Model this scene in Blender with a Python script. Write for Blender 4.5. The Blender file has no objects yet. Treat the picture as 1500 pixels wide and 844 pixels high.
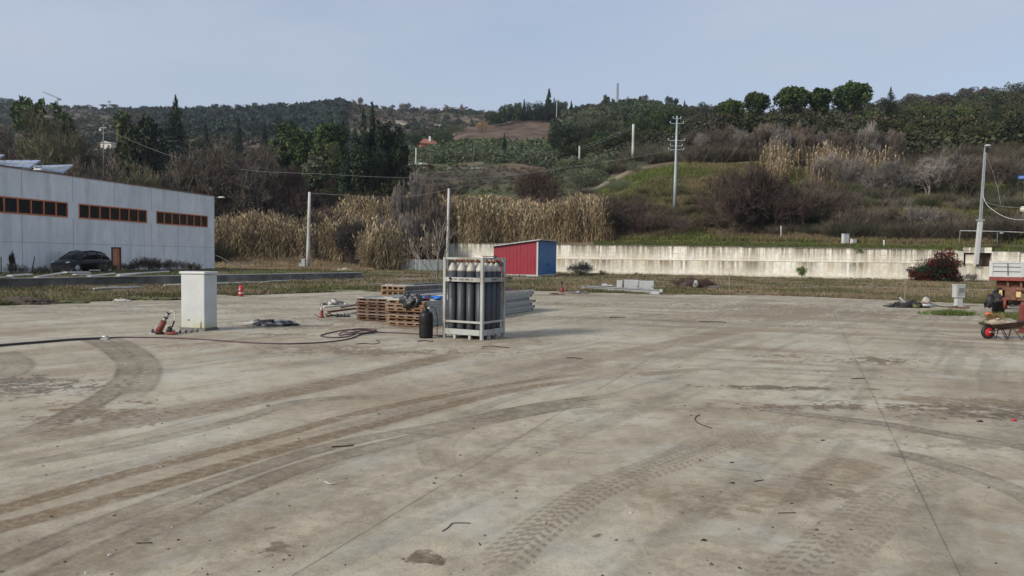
import bpy, math, numpy as np
from mathutils import Vector, Matrix
rs = np.random.RandomState
sc = bpy.context.scene
COL = sc.collection
R = math.radians
PI = math.pi
# ------------------------------------------------------------------ camera
F = 1083.0; CAMZ = 1.9
PITCH = math.atan(44/F); ROLL = 0.012
Fv = Vector((0, math.cos(PITCH), -math.sin(PITCH)))
U0 = Vector((0, math.sin(PITCH), math.cos(PITCH))); R0 = Vector((1, 0, 0))
Rv = R0*math.cos(ROLL) + U0*math.sin(ROLL)
Uv = U0*math.cos(ROLL) - R0*math.sin(ROLL)
cam = bpy.data.cameras.new('camera'); co = bpy.data.objects.new('camera', cam); COL.objects.link(co)
m = Matrix.Identity(4)
for i in range(3):
    m[i][0] = Rv[i]; m[i][1] = Uv[i]; m[i][2] = -Fv[i]
m[2][3] = CAMZ
co.matrix_world = m
cam.sensor_width = 36; cam.lens = F/1500*36; cam.clip_end = 6000; cam.clip_start = 0.05
sc.camera = co
def ray(x, y):
    return Fv + Rv*((x-750)/F) + Uv*((422-y)/F)
def P(x, y, D):
    r = ray(x, y); return Vector((r.x/r.y*D, D, CAMZ + r.z/r.y*D))
def G(x, y, z=0.0):
    r = ray(x, y); k = (z-CAMZ)/r.z
    return Vector((r.x*k, r.y*k, z))
# ------------------------------------------------------------------ helpers
def tag(o, label=None, cat=None, group=None, kind=None):
    if label: o['label'] = label
    if cat: o['category'] = cat
    if group: o['group'] = group
    if kind: o['kind'] = kind
    return o
def empty(name, loc, rz=0, label=None, cat=None, group=None):
    o = bpy.data.objects.new(name, None); COL.objects.link(o)
    o.location = loc; o.rotation_euler = (0, 0, rz); o.empty_display_size = .2
    return tag(o, label, cat, group)
def link(name, me, parent=None):
    o = bpy.data.objects.new(name, me); COL.objects.link(o)
    if parent: o.parent = parent
    return o
def mesh_np(name, V, Fc, mat, smooth=False, attrs=None):
    """V (n,3), Fc (k,3) or (k,4) index array"""
    me = bpy.data.meshes.new(name)
    V = np.ascontiguousarray(V, dtype=np.float32); Fc = np.ascontiguousarray(Fc, dtype=np.int32)
    k, w = Fc.shape
    me.vertices.add(len(V)); me.vertices.foreach_set('co', V.ravel())
    me.loops.add(k*w); me.loops.foreach_set('vertex_index', Fc.ravel())
    me.polygons.add(k); me.polygons.foreach_set('loop_start', np.arange(0, k*w, w, dtype=np.int32))
    me.polygons.foreach_set('loop_total', np.full(k, w, dtype=np.int32))
    me.update(calc_edges=True)
    me.polygons.foreach_set('use_smooth', np.full(k, smooth))
    if mat: me.materials.append(mat)
    for nm, a in (attrs or {}).items():
        at = me.attributes.new(nm, 'FLOAT_COLOR', 'POINT')
        c = np.ones((len(V), 4), dtype=np.float32); c[:, :a.shape[1]] = a
        at.data.foreach_set('color', c.ravel())
    return me
class MB:
    def __init__(s): s.v = []; s.f = []; s.sm = []
    def add(s, vs, fs, smooth=False, M=None):
        n = len(s.v)
        for p in vs:
            p = Vector(p); s.v.append(M @ p if M is not None else p)
        for f in fs: s.f.append([i+n for i in f]); s.sm.append(smooth)
        return s
    def box(s, c, d, M=None, rz=0, taper=1.0):
        x, y, z = d[0]/2, d[1]/2, d[2]/2
        vs = []
        for k in (-1, 1):
            t = taper if k > 0 else 1
            for a, b in ((-1, -1), (1, -1), (1, 1), (-1, 1)):
                q = Vector((a*x*t, b*y*t, k*z))
                if rz: q.rotate(Matrix.Rotation(rz, 3, 'Z'))
                vs.append(q+Vector(c))
        return s.add(vs, [(3,2,1,0),(4,5,6,7),(0,1,5,4),(1,2,6,5),(2,3,7,6),(3,0,4,7)], False, M)
    def bar(s, a, b, w, h=None, up=(0, 0, 1)):
        h = h or w; a = Vector(a); b = Vector(b); d = (b-a).normalized(); up = Vector(up)
        if abs(d.dot(up)) > .98: up = Vector((0, 1, 0))
        sx = d.cross(up).normalized()*w/2; sy = sx.cross(d).normalized()*h/2
        vs = [a-sx-sy, a+sx-sy, a+sx+sy, a-sx+sy, b-sx-sy, b+sx-sy, b+sx+sy, b-sx+sy]
        return s.add(vs, [(3,2,1,0),(4,5,6,7),(0,1,5,4),(1,2,6,5),(2,3,7,6),(3,0,4,7)])
    def tube(s, pts, r, n=8, cap=True):
        pts = [Vector(p) for p in pts]; rr = r if isinstance(r, (list, tuple)) else [r]*len(pts)
        N = len(pts); base = len(s.v); prev = None
        for i, p in enumerate(pts):
            d = (pts[min(i+1, N-1)]-pts[max(i-1, 0)])
            d = d.normalized() if d.length > 1e-9 else Vector((0, 0, 1))
            if prev is None:
                a = d.orthogonal().normalized()
            else:
                a = (prev - d*prev.dot(d)); a = a.normalized() if a.length > 1e-6 else d.orthogonal().normalized()
            prev = a; b = d.cross(a)
            for k in range(n):
                an = 2*PI*k/n; s.v.append(p + (a*math.cos(an)+b*math.sin(an))*rr[i])
        for i in range(N-1):
            for k in range(n):
                s.f.append([base+i*n+k, base+i*n+(k+1) % n, base+(i+1)*n+(k+1) % n, base+(i+1)*n+k]); s.sm.append(True)
        if cap:
            s.f.append([base+k for k in range(n)][::-1]); s.sm.append(False)
            s.f.append([base+(N-1)*n+k for k in range(n)]); s.sm.append(False)
        return s
    def lathe(s, prof, c=(0, 0, 0), n=20, M=None, cap=True):
        base = len(s.v)
        for r, z in prof:
            for k in range(n):
                p = Vector((c[0]+r*math.cos(2*PI*k/n), c[1]+r*math.sin(2*PI*k/n), c[2]+z))
                s.v.append(M @ p if M is not None else p)
        for i in range(len(prof)-1):
            for k in range(n):
                s.f.append([base+i*n+k, base+i*n+(k+1) % n, base+(i+1)*n+(k+1) % n, base+(i+1)*n+k]); s.sm.append(True)
        if cap:
            s.f.append([base+k for k in range(n)][::-1]); s.sm.append(False)
            s.f.append([base+(len(prof)-1)*n+k for k in range(n)]); s.sm.append(False)
        return s
    def poly(s, pts, t, axis=(0, 1, 0)):
        """extrude a planar outline by t along axis"""
        ax = Vector(axis); n = len(pts); pts = [Vector(p) for p in pts]
        vs = pts + [p+ax*t for p in pts]
        fs = [list(range(n))[::-1], [n+i for i in range(n)]]+[[i, (i+1) % n, n+(i+1) % n, n+i] for i in range(n)]
        return s.add(vs, fs)
    def lump(s, c, r, seed=0, n=14, amp=.25, flat=0.0):
        """rough closed lump resting on z = c.z - r.z*(1-flat)"""
        g = rs(seed); base = len(s.v); rows = n//2
        ph = g.rand(8)*6.28
        for i in range(rows+1):
            th = PI*i/rows
            for k in range(n):
                an = 2*PI*k/n
                q = 1+amp*(math.sin(3*an+ph[0]+2*th)*.4+math.sin(5*an+ph[1]-3*th)*.3+math.sin(2*an+4*th+ph[2])*.4+math.sin(7*an+5*th+ph[3])*.22+math.sin(4*an-8*th+ph[4])*.22)+amp*.4*g.randn()*math.sin(th)
                z = math.cos(th)*q
                if flat and z < -1+flat: z = -1+flat
                s.v.append(Vector((c[0]+r[0]*math.sin(th)*math.cos(an)*q, c[1]+r[1]*math.sin(th)*math.sin(an)*q, c[2]+r[2]*z)))
        for i in range(rows):
            for k in range(n):
                s.f.append([base+i*n+k, base+(i+1)*n+k, base+(i+1)*n+(k+1) % n, base+i*n+(k+1) % n]); s.sm.append(True)
        return s
    def build(s, name, mat, parent=None, bevel=0, label=None):
        me = bpy.data.meshes.new(name); me.from_pydata([tuple(p) for p in s.v], [], s.f); me.update()
        me.polygons.foreach_set('use_smooth', s.sm)
        me.materials.append(mat); o = link(name, me, parent)
        if bevel:
            b = o.modifiers.new('bevel', 'BEVEL'); b.width = bevel; b.segments = 2; b.limit_method = 'ANGLE'; b.angle_limit = R(50)
        if label: o['label'] = label
        return o
def copy_tree(o, parent=None):
    c = o.copy(); COL.objects.link(c); c.parent = parent
    for ch in o.children: copy_tree(ch, c)
    return c
# numpy value noise
def vnoise(x, y, seed=0):
    xi = np.floor(x).astype(np.int64); yi = np.floor(y).astype(np.int64); fx = x-xi; fy = y-yi
    fx = fx*fx*(3-2*fx); fy = fy*fy*(3-2*fy)
    def h(a, b):
        n = (a*374761393 + b*668265263 + seed*974634777) & 0xffffffff
        n = ((n ^ (n >> 13))*1274126177) & 0xffffffff
        return ((n ^ (n >> 16)) & 0xffff)/65535.0
    return (h(xi, yi)*(1-fx)+h(xi+1, yi)*fx)*(1-fy)+(h(xi, yi+1)*(1-fx)+h(xi+1, yi+1)*fx)*fy
def fbm(x, y, o=4, seed=0):
    x = np.asarray(x, float); y = np.asarray(y, float)
    a = 0; w = .5; t = 0
    for i in range(o):
        a = a+w*vnoise(x*2**i, y*2**i, seed+i*17); t += w; w *= .5
    return a/t
def sstep(a, b, x):
    t = np.clip((x-a)/(b-a), 0, 1); return t*t*(3-2*t)
# ------------------------------------------------------------------ materials
class NT:
    def __init__(s, name):
        s.m = bpy.data.materials.new(name); s.m.use_nodes = True; s.t = s.m.node_tree; s.n = s.t.nodes
        s.b = s.n['Principled BSDF']; s.b.inputs['Roughness'].default_value = .8
    def new(s, ty, **kw):
        n = s.n.new(ty)
        for k, v in kw.items():
            if k in n.inputs: n.inputs[k].default_value = v
            else: setattr(n, k, v)
        return n
    def l(s, a, b): s.t.links.new(a, b)
    def noise(s, scale, detail=4, rough=.55, vec=None, dist=0):
        n = s.new('ShaderNodeTexNoise'); n.inputs['Scale'].default_value = scale; n.inputs['Detail'].default_value = detail
        n.inputs['Roughness'].default_value = rough; n.inputs['Distortion'].default_value = dist
        if vec is not None: s.l(vec, n.inputs['Vector'])
        return n.outputs['Fac']
    def ramp(s, fac, stops):
        r = s.new('ShaderNodeValToRGB'); e = r.color_ramp.elements
        while len(e) < len(stops): e.new(.5)
        for i, (p, c) in enumerate(stops):
            e[i].position = p; e[i].color = (*c, 1) if hasattr(c, '__len__') else (c, c, c, 1)
        s.l(fac, r.inputs['Fac']); return r.outputs['Color']
    def mix(s, fac, a, b, mode='MIX'):
        n = s.new('ShaderNodeMix', data_type='RGBA', blend_type=mode)
        for i, v in ((0, fac), (6, a), (7, b)):
            if hasattr(v, 'is_linked') or hasattr(v, 'links'): s.l(v, n.inputs[i])
            elif i == 0: n.inputs[0].default_value = v
            else: n.inputs[i].default_value = (*v, 1) if hasattr(v, '__len__') else (v, v, v, 1)
        return n.outputs[2]
    def math(s, op, a, b=None, c=None):
        n = s.new('ShaderNodeMath', operation=op)
        for i, v in enumerate((a, b, c)):
            if v is None: continue
            if hasattr(v, 'links'): s.l(v, n.inputs[i])
            else: n.inputs[i].default_value = v
        return n.outputs[0]
    def coord(s, k='Object'): return s.new('ShaderNodeTexCoord').outputs[k]
    def pos(s): return s.new('ShaderNodeNewGeometry').outputs['Position']
    def mapping(s, vec, scale=(1, 1, 1), rot=(0, 0, 0), loc=(0, 0, 0)):
        n = s.new('ShaderNodeMapping'); n.inputs['Scale'].default_value = scale; n.inputs['Rotation'].default_value = rot; n.inputs['Location'].default_value = loc
        s.l(vec, n.inputs['Vector']); return n.outputs['Vector']
    def sep(s, vec): 
        n = s.new('ShaderNodeSeparateXYZ'); s.l(vec, n.inputs[0]); return n.outputs
    def bump(s, h, strength=.4, dist=.02):
        n = s.new('ShaderNodeBump'); n.inputs['Strength'].default_value = strength; n.inputs['Distance'].default_value = dist
        s.l(h, n.inputs['Height']); s.l(n.outputs[0], s.b.inputs['Normal'])
    def col(s, c):
        if hasattr(c, 'links'): s.l(c, s.b.inputs['Base Color'])
        else: s.b.inputs['Base Color'].default_value = (*c, 1)
        return s.m
def mat_basic(name, c, rough=.6, metal=0, var=.25, scale=6, dirt=None, dirtamt=.5, bump=.15, spec=None):
    """paint / metal / plastic with mottling and grime patches of its own"""
    t = NT(name); v = t.coord(); n = t.noise(scale, 5, .6, v)
    c0 = tuple(k*(1-var) for k in c); c1 = tuple(min(1, k*(1+var)) for k in c)
    o = t.ramp(n, [(.3, c0), (.7, c1)])
    if dirt:
        d = t.ramp(t.noise(scale*.45, 6, .65, t.mapping(v, (1, 1, .45), loc=(3, 1, 7))), [(.5-.02, 0.0), (.5+.18, 1.0)])
        o = t.mix(t.math('MULTIPLY', d, dirtamt), o, dirt)
    t.b.inputs['Roughness'].default_value = rough; t.b.inputs['Metallic'].default_value = metal
    if spec is not None: t.b.inputs['Specular IOR Level'].default_value = spec
    if bump: t.bump(t.noise(scale*6, 4, .6, v), bump, .01)
    return t.col(o)
def mat_leaf(name, c, var=.45, scale=.35, c2=None, trans=.0, spec=.2):
    """foliage: clumps of lighter and darker leaves, per-leaf variation"""
    t = NT(name); p = t.pos()
    n = t.noise(scale, 3, .6, p); n2 = t.noise(4.5, 2, .5, p)
    f = t.math('ADD', t.math('MULTIPLY', n, .6), t.math('MULTIPLY', n2, .4))
    lo = tuple(k*(1-var) for k in c); hi = tuple(k*(1+var) for k in (c2 or c))
    o = t.ramp(f, [(.36, lo), (.5, c), (.66, hi)])
    oi = t.new('ShaderNodeObjectInfo'); h = t.new('ShaderNodeHueSaturation')
    mr = t.new('ShaderNodeMapRange'); t.l(oi.outputs['Random'], mr.inputs[0]); mr.inputs[3].default_value = .8; mr.inputs[4].default_value = 1.22
    t.l(mr.outputs[0], h.inputs['Value']); t.l(o, h.inputs['Color'])
    t.b.inputs['Roughness'].default_value = .75; t.b.inputs['Specular IOR Level'].default_value = spec
    return t.col(h.outputs[0])
M = {}
M['pine'] = mat_leaf('pine_foliage', (.042, .066, .020), c2=(.07, .105, .03))
M['darkpine'] = mat_leaf('dark_conifer_foliage', (.022, .034, .016), c2=(.035, .05, .022))
M['cedar'] = mat_leaf('cedar_foliage', (.035, .058, .034), c2=(.05, .08, .05))
M['holm'] = mat_leaf('holm_oak_foliage', (.062, .083, .028), c2=(.10, .12, .04))
M['olive'] = mat_leaf('olive_foliage', (.088, .105, .06), c2=(.14, .16, .095))
M['green'] = mat_leaf('bright_leaf', (.075, .12, .028), c2=(.12, .18, .04))
M['twig'] = mat_leaf('bare_twigs', (.125, .10, .078), c2=(.18, .148, .118), var=.35)
M['twig_red'] = mat_leaf('reddish_bare_twigs', (.088, .063, .051), c2=(.115, .082, .067), var=.3)
M['twig_grey'] = mat_leaf('grey_bare_twigs', (.17, .15, .13), c2=(.24, .21, .19), var=.3)
M['twig_green'] = mat_leaf('mossy_bare_twigs', (.10, .09, .05), c2=(.14, .13, .07), var=.35)
M['bark'] = mat_leaf('bark', (.11, .085, .065), var=.3, scale=1.2)
M['bark_grey'] = mat_leaf('grey_bark', (.24, .21, .18), var=.3, scale=1.2)
M['reed'] = mat_leaf('dry_reed', (.36, .265, .145), c2=(.46, .35, .2), var=.42, scale=.45)
M['reed_top'] = mat_leaf('reed_plume', (.42, .35, .24), var=.3, scale=.6)
M['redleaf'] = mat_leaf('red_leaves', (.075, .013, .011), c2=(.12, .016, .013), var=.5, scale=.8)
M['tan'] = mat_leaf('tan_leaf', (.33, .23, .12), var=.35)
# grass: colour from vertex attribute
def mat_attr(name, attr='col', var=.3, scale=1.5, rough=.85, bump=0):
    t = NT(name); a = t.new('ShaderNodeAttribute', attribute_name=attr)
    n = t.noise(scale, 5, .65, t.pos())
    o = t.mix(1.0, a.outputs['Color'], t.ramp(n, [(.3, 1-var), (.7, 1+var)]), 'MULTIPLY')
    t.b.inputs['Roughness'].default_value = rough; t.b.inputs['Specular IOR Level'].default_value = .15
    if bump: t.bump(t.noise(scale*5, 5, .7, t.pos()), bump, .06)
    return t.col(o)
M['grass'] = mat_attr('grass_blades', var=.25, scale=.8)
M['ground'] = mat_attr('soil_and_turf', var=.45, scale=2.2, bump=.7)
M['hills'] = mat_attr('hillside_cover', var=.5, scale=.12, bump=.6)
M['scrub'] = mat_attr('scrub_foliage', var=.4, scale=.25)
# ------------------------------------------------------------------ light and sky
world = bpy.data.worlds.new('World'); sc.world = world; world.use_nodes = True
wt = world.node_tree; wn = wt.nodes; bg = wn['Background']
SUN_AZ = math.atan2(-.80, -.55)      # direction TO the sun in x,y: left and slightly behind the camera
sv = Vector((-.80, -.55, 0)).normalized(); EL = R(29)
sky = wn.new('ShaderNodeTexSky'); sky.sky_type = 'NISHITA'; sky.sun_disc = False
sky.sun_elevation = EL; sky.sun_rotation = math.atan2(sv.x, sv.y)
sky.air_density = 1.0; sky.dust_density = 2.2; sky.ozone_density = 1.5; sky.altitude = 150
tc = wn.new('ShaderNodeTexCoord')
mp = wn.new('ShaderNodeMapping'); mp.inputs['Scale'].default_value = (1.2, 1.2, 4.5); wt.links.new(tc.outputs['Generated'], mp.inputs[0])
cn = wn.new('ShaderNodeTexNoise'); cn.inputs['Scale'].default_value = 2.2; cn.inputs['Detail'].default_value = 5; cn.inputs['Roughness'].default_value = .5
wt.links.new(mp.outputs[0], cn.inputs['Vector'])
cr = wn.new('ShaderNodeMapRange'); cr.inputs[1].default_value = .3; cr.inputs[2].default_value = .75; cr.inputs[3].default_value = .58; cr.inputs[4].default_value = .96
wt.links.new(cn.outputs['Fac'], cr.inputs[0])
mx = wn.new('ShaderNodeMix'); mx.data_type = 'RGBA'
wt.links.new(cr.outputs[0], mx.inputs[0]); wt.links.new(sky.outputs[0], mx.inputs[6])
mx.inputs[7].default_value = (3.10, 3.48, 4.25, 1)      # thin high cloud veil, same radiance everywhere
wt.links.new(mx.outputs[2], bg.inputs['Color']); bg.inputs['Strength'].default_value = 0.075
sl = bpy.data.lights.new('sun', 'SUN'); sl.energy = 1.5; sl.angle = R(10); sl.color = (1, .93, .82)
so = bpy.data.objects.new('sun', sl); COL.objects.link(so)
d = Vector((sv.x*math.cos(EL), sv.y*math.cos(EL), math.sin(EL)))
so.rotation_euler = d.to_track_quat('Z', 'Y').to_euler()
so.location = (-20, -20, 40)
vs = sc.view_settings; vs.view_transform = 'Standard'; vs.look = 'None'; vs.exposure = 1.12; vs.gamma = 1
sc.cycles.use_denoising = True
sc.cycles.max_bounces = 5; sc.cycles.diffuse_bounces = 3; sc.cycles.transparent_max_bounces = 8; sc.cycles.volume_bounces = 0
# ------------------------------------------------------------------ terrain
def Dw(t):            # line of the retaining wall (and of the foot of the bank left of it)
    t = np.asarray(t, float)
    return np.minimum(100.14/np.maximum(1+.4615*t, .3), 104.7)
CT = {  # photo column: (depth, height line in the photo)
 -500: [(0,388),(150,335),(250,262),(400,212),(600,172),(800,148),(1100,165),(2500,300)],
 0:   [(0,388),(150,330),(250,262),(400,215),(600,175),(800,153),(1100,170),(2500,300)],
 150: [(0,388),(150,322),(250,255),(400,214),(600,182),(800,162),(1100,175),(2500,300)],
 320: [(0,388),(112,362),(130,330),(180,275),(300,230),(500,198),(700,170),(850,163),(1100,175),(2500,300)],
 450: [(0,391),(112,368),(125,335),(160,290),(300,238),(500,203),(700,163),(900,170),(2500,300)],
 510: [(0,392),(112,368),(120,325),(135,300),(180,268),(350,235),(500,205),(680,153),(850,168),(2500,300)],
 570: [(0,392),(112,360),(118,330),(130,300),(170,268),(230,248),(350,222),(450,205),(600,176),(760,160),(1000,175),(2500,300)],
 635: [(0,392),(110,355),(116,330),(130,300),(165,268),(215,248),(300,226),(400,208),(520,192),(640,184),(830,164),(1000,175),(2500,300)],
 650: [(0,357),(106,352),(116,328),(130,296),(165,268),(215,248),(280,228),(360,212),(400,205),(520,192),(640,184),(830,163),(1000,175),(2500,300)],
 680: [(0,357),(106,350),(116,325),(130,290),(165,268),(200,250),(260,232),(340,213),(400,192),(430,184),(500,200),(640,190),(850,163),(1000,172),(2500,300)],
 750: [(0,357),(106,348),(114,325),(130,286),(160,268),(205,246),(270,226),(345,211),(400,188),(430,178),(470,170),(540,190),(850,168),(2500,300)],
 800: [(0,358),(106,348),(114,325),(130,290),(165,268),(205,250),(270,228),(340,213),(400,186),(430,177),(470,168),(560,180),(900,180),(2500,300)],
 870: [(0,358),(102,348),(112,325),(130,292),(155,268),(200,240),(260,215),(340,188),(430,166),(500,155),(620,165),(900,180),(2500,300)],
 930: [(0,360),(99,350),(110,310),(122,280),(138,250),(160,238),(200,226),(280,198),(400,166),(480,149),(600,158),(900,175),(2500,300)],
 1000:[(0,361),(96,350),(103,330),(111,295),(121,262),(133,237),(150,233),(200,224),(300,195),(420,168),(480,159),(600,170),(900,185),(2500,300)],
 1100:[(0,362),(94,350),(101,330),(109,298),(119,262),(131,236),(150,230),(180,215),(250,195),(350,184),(450,180),(600,188),(900,195),(2500,300)],
 1250:[(0,364),(90,352),(97,335),(107,300),(119,270),(137,245),(170,224),(200,206),(260,188),(350,175),(450,168),(600,178),(2500,300)],
 1400:[(0,365),(86,354),(94,335),(104,302),(117,270),(135,245),(170,220),(220,192),(300,167),(400,152),(480,153),(600,165),(2500,300)],
 1500:[(0,365),(84,354),(93,325),(104,292),(119,262),(140,235),(180,207),(240,178),(320,158),(420,138),(500,140),(700,155),(2500,300)],
 2000:[(0,366),(80,354),(90,320),(104,285),(120,250),(140,225),(180,200),(240,170),(320,150),(420,130),(500,132),(700,150),(2500,300)],
}
cx = sorted(CT); LD = np.log(np.geomspace(60, 2500, 260))
ZT = []
for x in cx:
    dw = float(Dw((x-750)/F)); pts = [(dw if d == 0 else max(d, dw+1+i*.5), y) for i, (d, y) in enumerate(CT[x])]
    zs = [P(x, y, d).z for d, y in pts]
    if x < 645: zs[0] = .06
    ZT.append(np.interp(LD, [math.log(d) for d, y in pts], zs))
ZT = np.array(ZT)
def hill(X, Y, noise=True):
    X = np.asarray(X, float); Y = np.asarray(Y, float)
    t = X/Y; x = np.clip(750+F*t, cx[0], cx[-1]-1e-3)
    i = np.clip(np.searchsorted(cx, x, side='right')-1, 0, len(cx)-2)
    c = np.array(cx, float); a = (x-c[i])/(c[i+1]-c[i])
    ld = np.clip((np.log(Y)-LD[0])/(LD[1]-LD[0]), 0, len(LD)-1.001); j = ld.astype(int); b = ld-j
    # smooth a little along the ray
    def zz(ii):
        s = 0
        for k, w in ((-2, .1), (-1, .2), (0, .4), (1, .2), (2, .1)):
            jj = np.clip(j+k, 0, len(LD)-2); s = s+w*(ZT[ii, jj]*(1-b)+ZT[ii, jj+1]*b)
        return s
    z = zz(i)*(1-a)+zz(i+1)*a
    if noise:
        q = np.clip((Y-Dw(t))/40, 0, 1)
        z = z+q*(fbm(X/22, Y/22, 4, 3)-.5)*np.clip(Y/110, .8, 6)
    w = sstep(640, 652, x); k = sstep(0, 3.5, Y-Dw(t)); s_ = (t*Dw(t)+10.9)*1.1
    return z*(1-w*(1-k)) + w*(1-k)*(3.9-.0095*s_-.06)
SE = [(-400,462),(0,448),(250,438),(500,428),(780,426),(962,431.5),(1125,432.5),(1262,438),(1400,444),(1500,447),(2000,462)]
_se = [G(x, y) for x, y in SE]
def Ded(t): return np.interp(t, [p.x/p.y for p in _se], [p.y for p in _se])
def gz(X, Y):
    X = np.asarray(X, float); Y = np.asarray(Y, float); t = X/Y
    e = Ded(t); base = -.06+.09*sstep(-.3, .9, Y-e)
    base = base*np.where(Y < 0.5, 0, 1)+np.where(Y < .5, -.06, 0)
    return base + sstep(0, 2, Y-e)*((fbm(X/3, Y/3, 3, 9)-.5)*.14) - .05*sstep(35, 80, X)*0
# front ground sheet (reaches the foot of the wall) and the hillside behind
def pathmask(x, D, X, Y):
    pl = [G(850, 409), G(1000, 414), G(1125, 419), G(1305, 422), G(1500, 426.5), G(2000, 440)]
    yy = np.interp(X, [p.x for p in pl], [p.y for p in pl])
    m = np.exp(-((Y-yy)/1.6)**2)*(X > pl[0].x-8)
    yy2 = np.interp(X, [-16, -8, 6, 14], [60, 64, 66, 76]); m2 = .6*np.exp(-((Y-yy2)/1.5)**2)*(np.abs(X) < 16)
    return np.maximum(m, m2)
ts = np.concatenate([np.linspace(-3, -.8, 25)[:-1], np.linspace(-.8, .8, 420), np.linspace(.8, 3, 25)[1:]])
rows = np.concatenate([np.linspace(0.01, .2, 6), np.linspace(.22, 1, 190)])
T, RW = np.meshgrid(ts, rows); DW = Dw(T)-.15
Yg = 1.5+(DW-1.5)*RW; Xg = T*Yg; e = Ded(T)
Zg = gz(Xg, Yg)
Vg = np.stack([Xg, Yg, Zg], -1).reshape(-1, 3)
def grid_faces(nr, nc):
    i = np.arange(nr-1)[:, None]*nc+np.arange(nc-1)[None, :]
    return np.stack([i, i+1, i+nc+1, i+nc], -1).reshape(-1, 4)
xx = 750+F*T
n1 = fbm(Xg/4, Yg/2, 4, 5); n2 = fbm(Xg/1.2, Yg/1.2, 4, 8)
straw = np.array([.20, .16, .105]); grn = np.array([.105, .10, .05]); soil = np.array([.19, .15, .105]); brt = np.array([.09, .16, .03])
def L(a, b, k): return a+(b-a)*k[..., None]
cg = L(np.broadcast_to(straw, Xg.shape+(3,)), grn, sstep(.40, .62, n1))
cg = L(cg, soil, sstep(.52, .75, n2)*.8)
cg = L(cg, brt, sstep(.45, .65, fbm(Xg/6, Yg/3, 3, 31))*sstep(24, 28, Yg)*(1-sstep(3, 7, Yg-e))*.25*(Xg < -4))
pm = pathmask(xx, Yg, Xg, Yg); cg = L(cg, np.array([.33, .29, .22]), np.clip(pm*(.6+n2*.5), 0, 1))
cg = L(cg, np.array([.34, .30, .24]), (np.exp(-((Yg-e-.3)/.8)**2))*sstep(.4, .6, n2)*.8)
go = link('ground', mesh_np('ground', Vg, grid_faces(len(rows), len(ts)), M['ground'], True, {'col': cg.reshape(-1, 3)}))
go['kind'] = 'structure'
# ground behind the photographer
b = MB(); b.add([(-60, -60, -.065), (60, -60, -.065), (60, 1.6, -.065), (-60, 1.6, -.065)], [(0, 1, 2, 3)])
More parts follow.
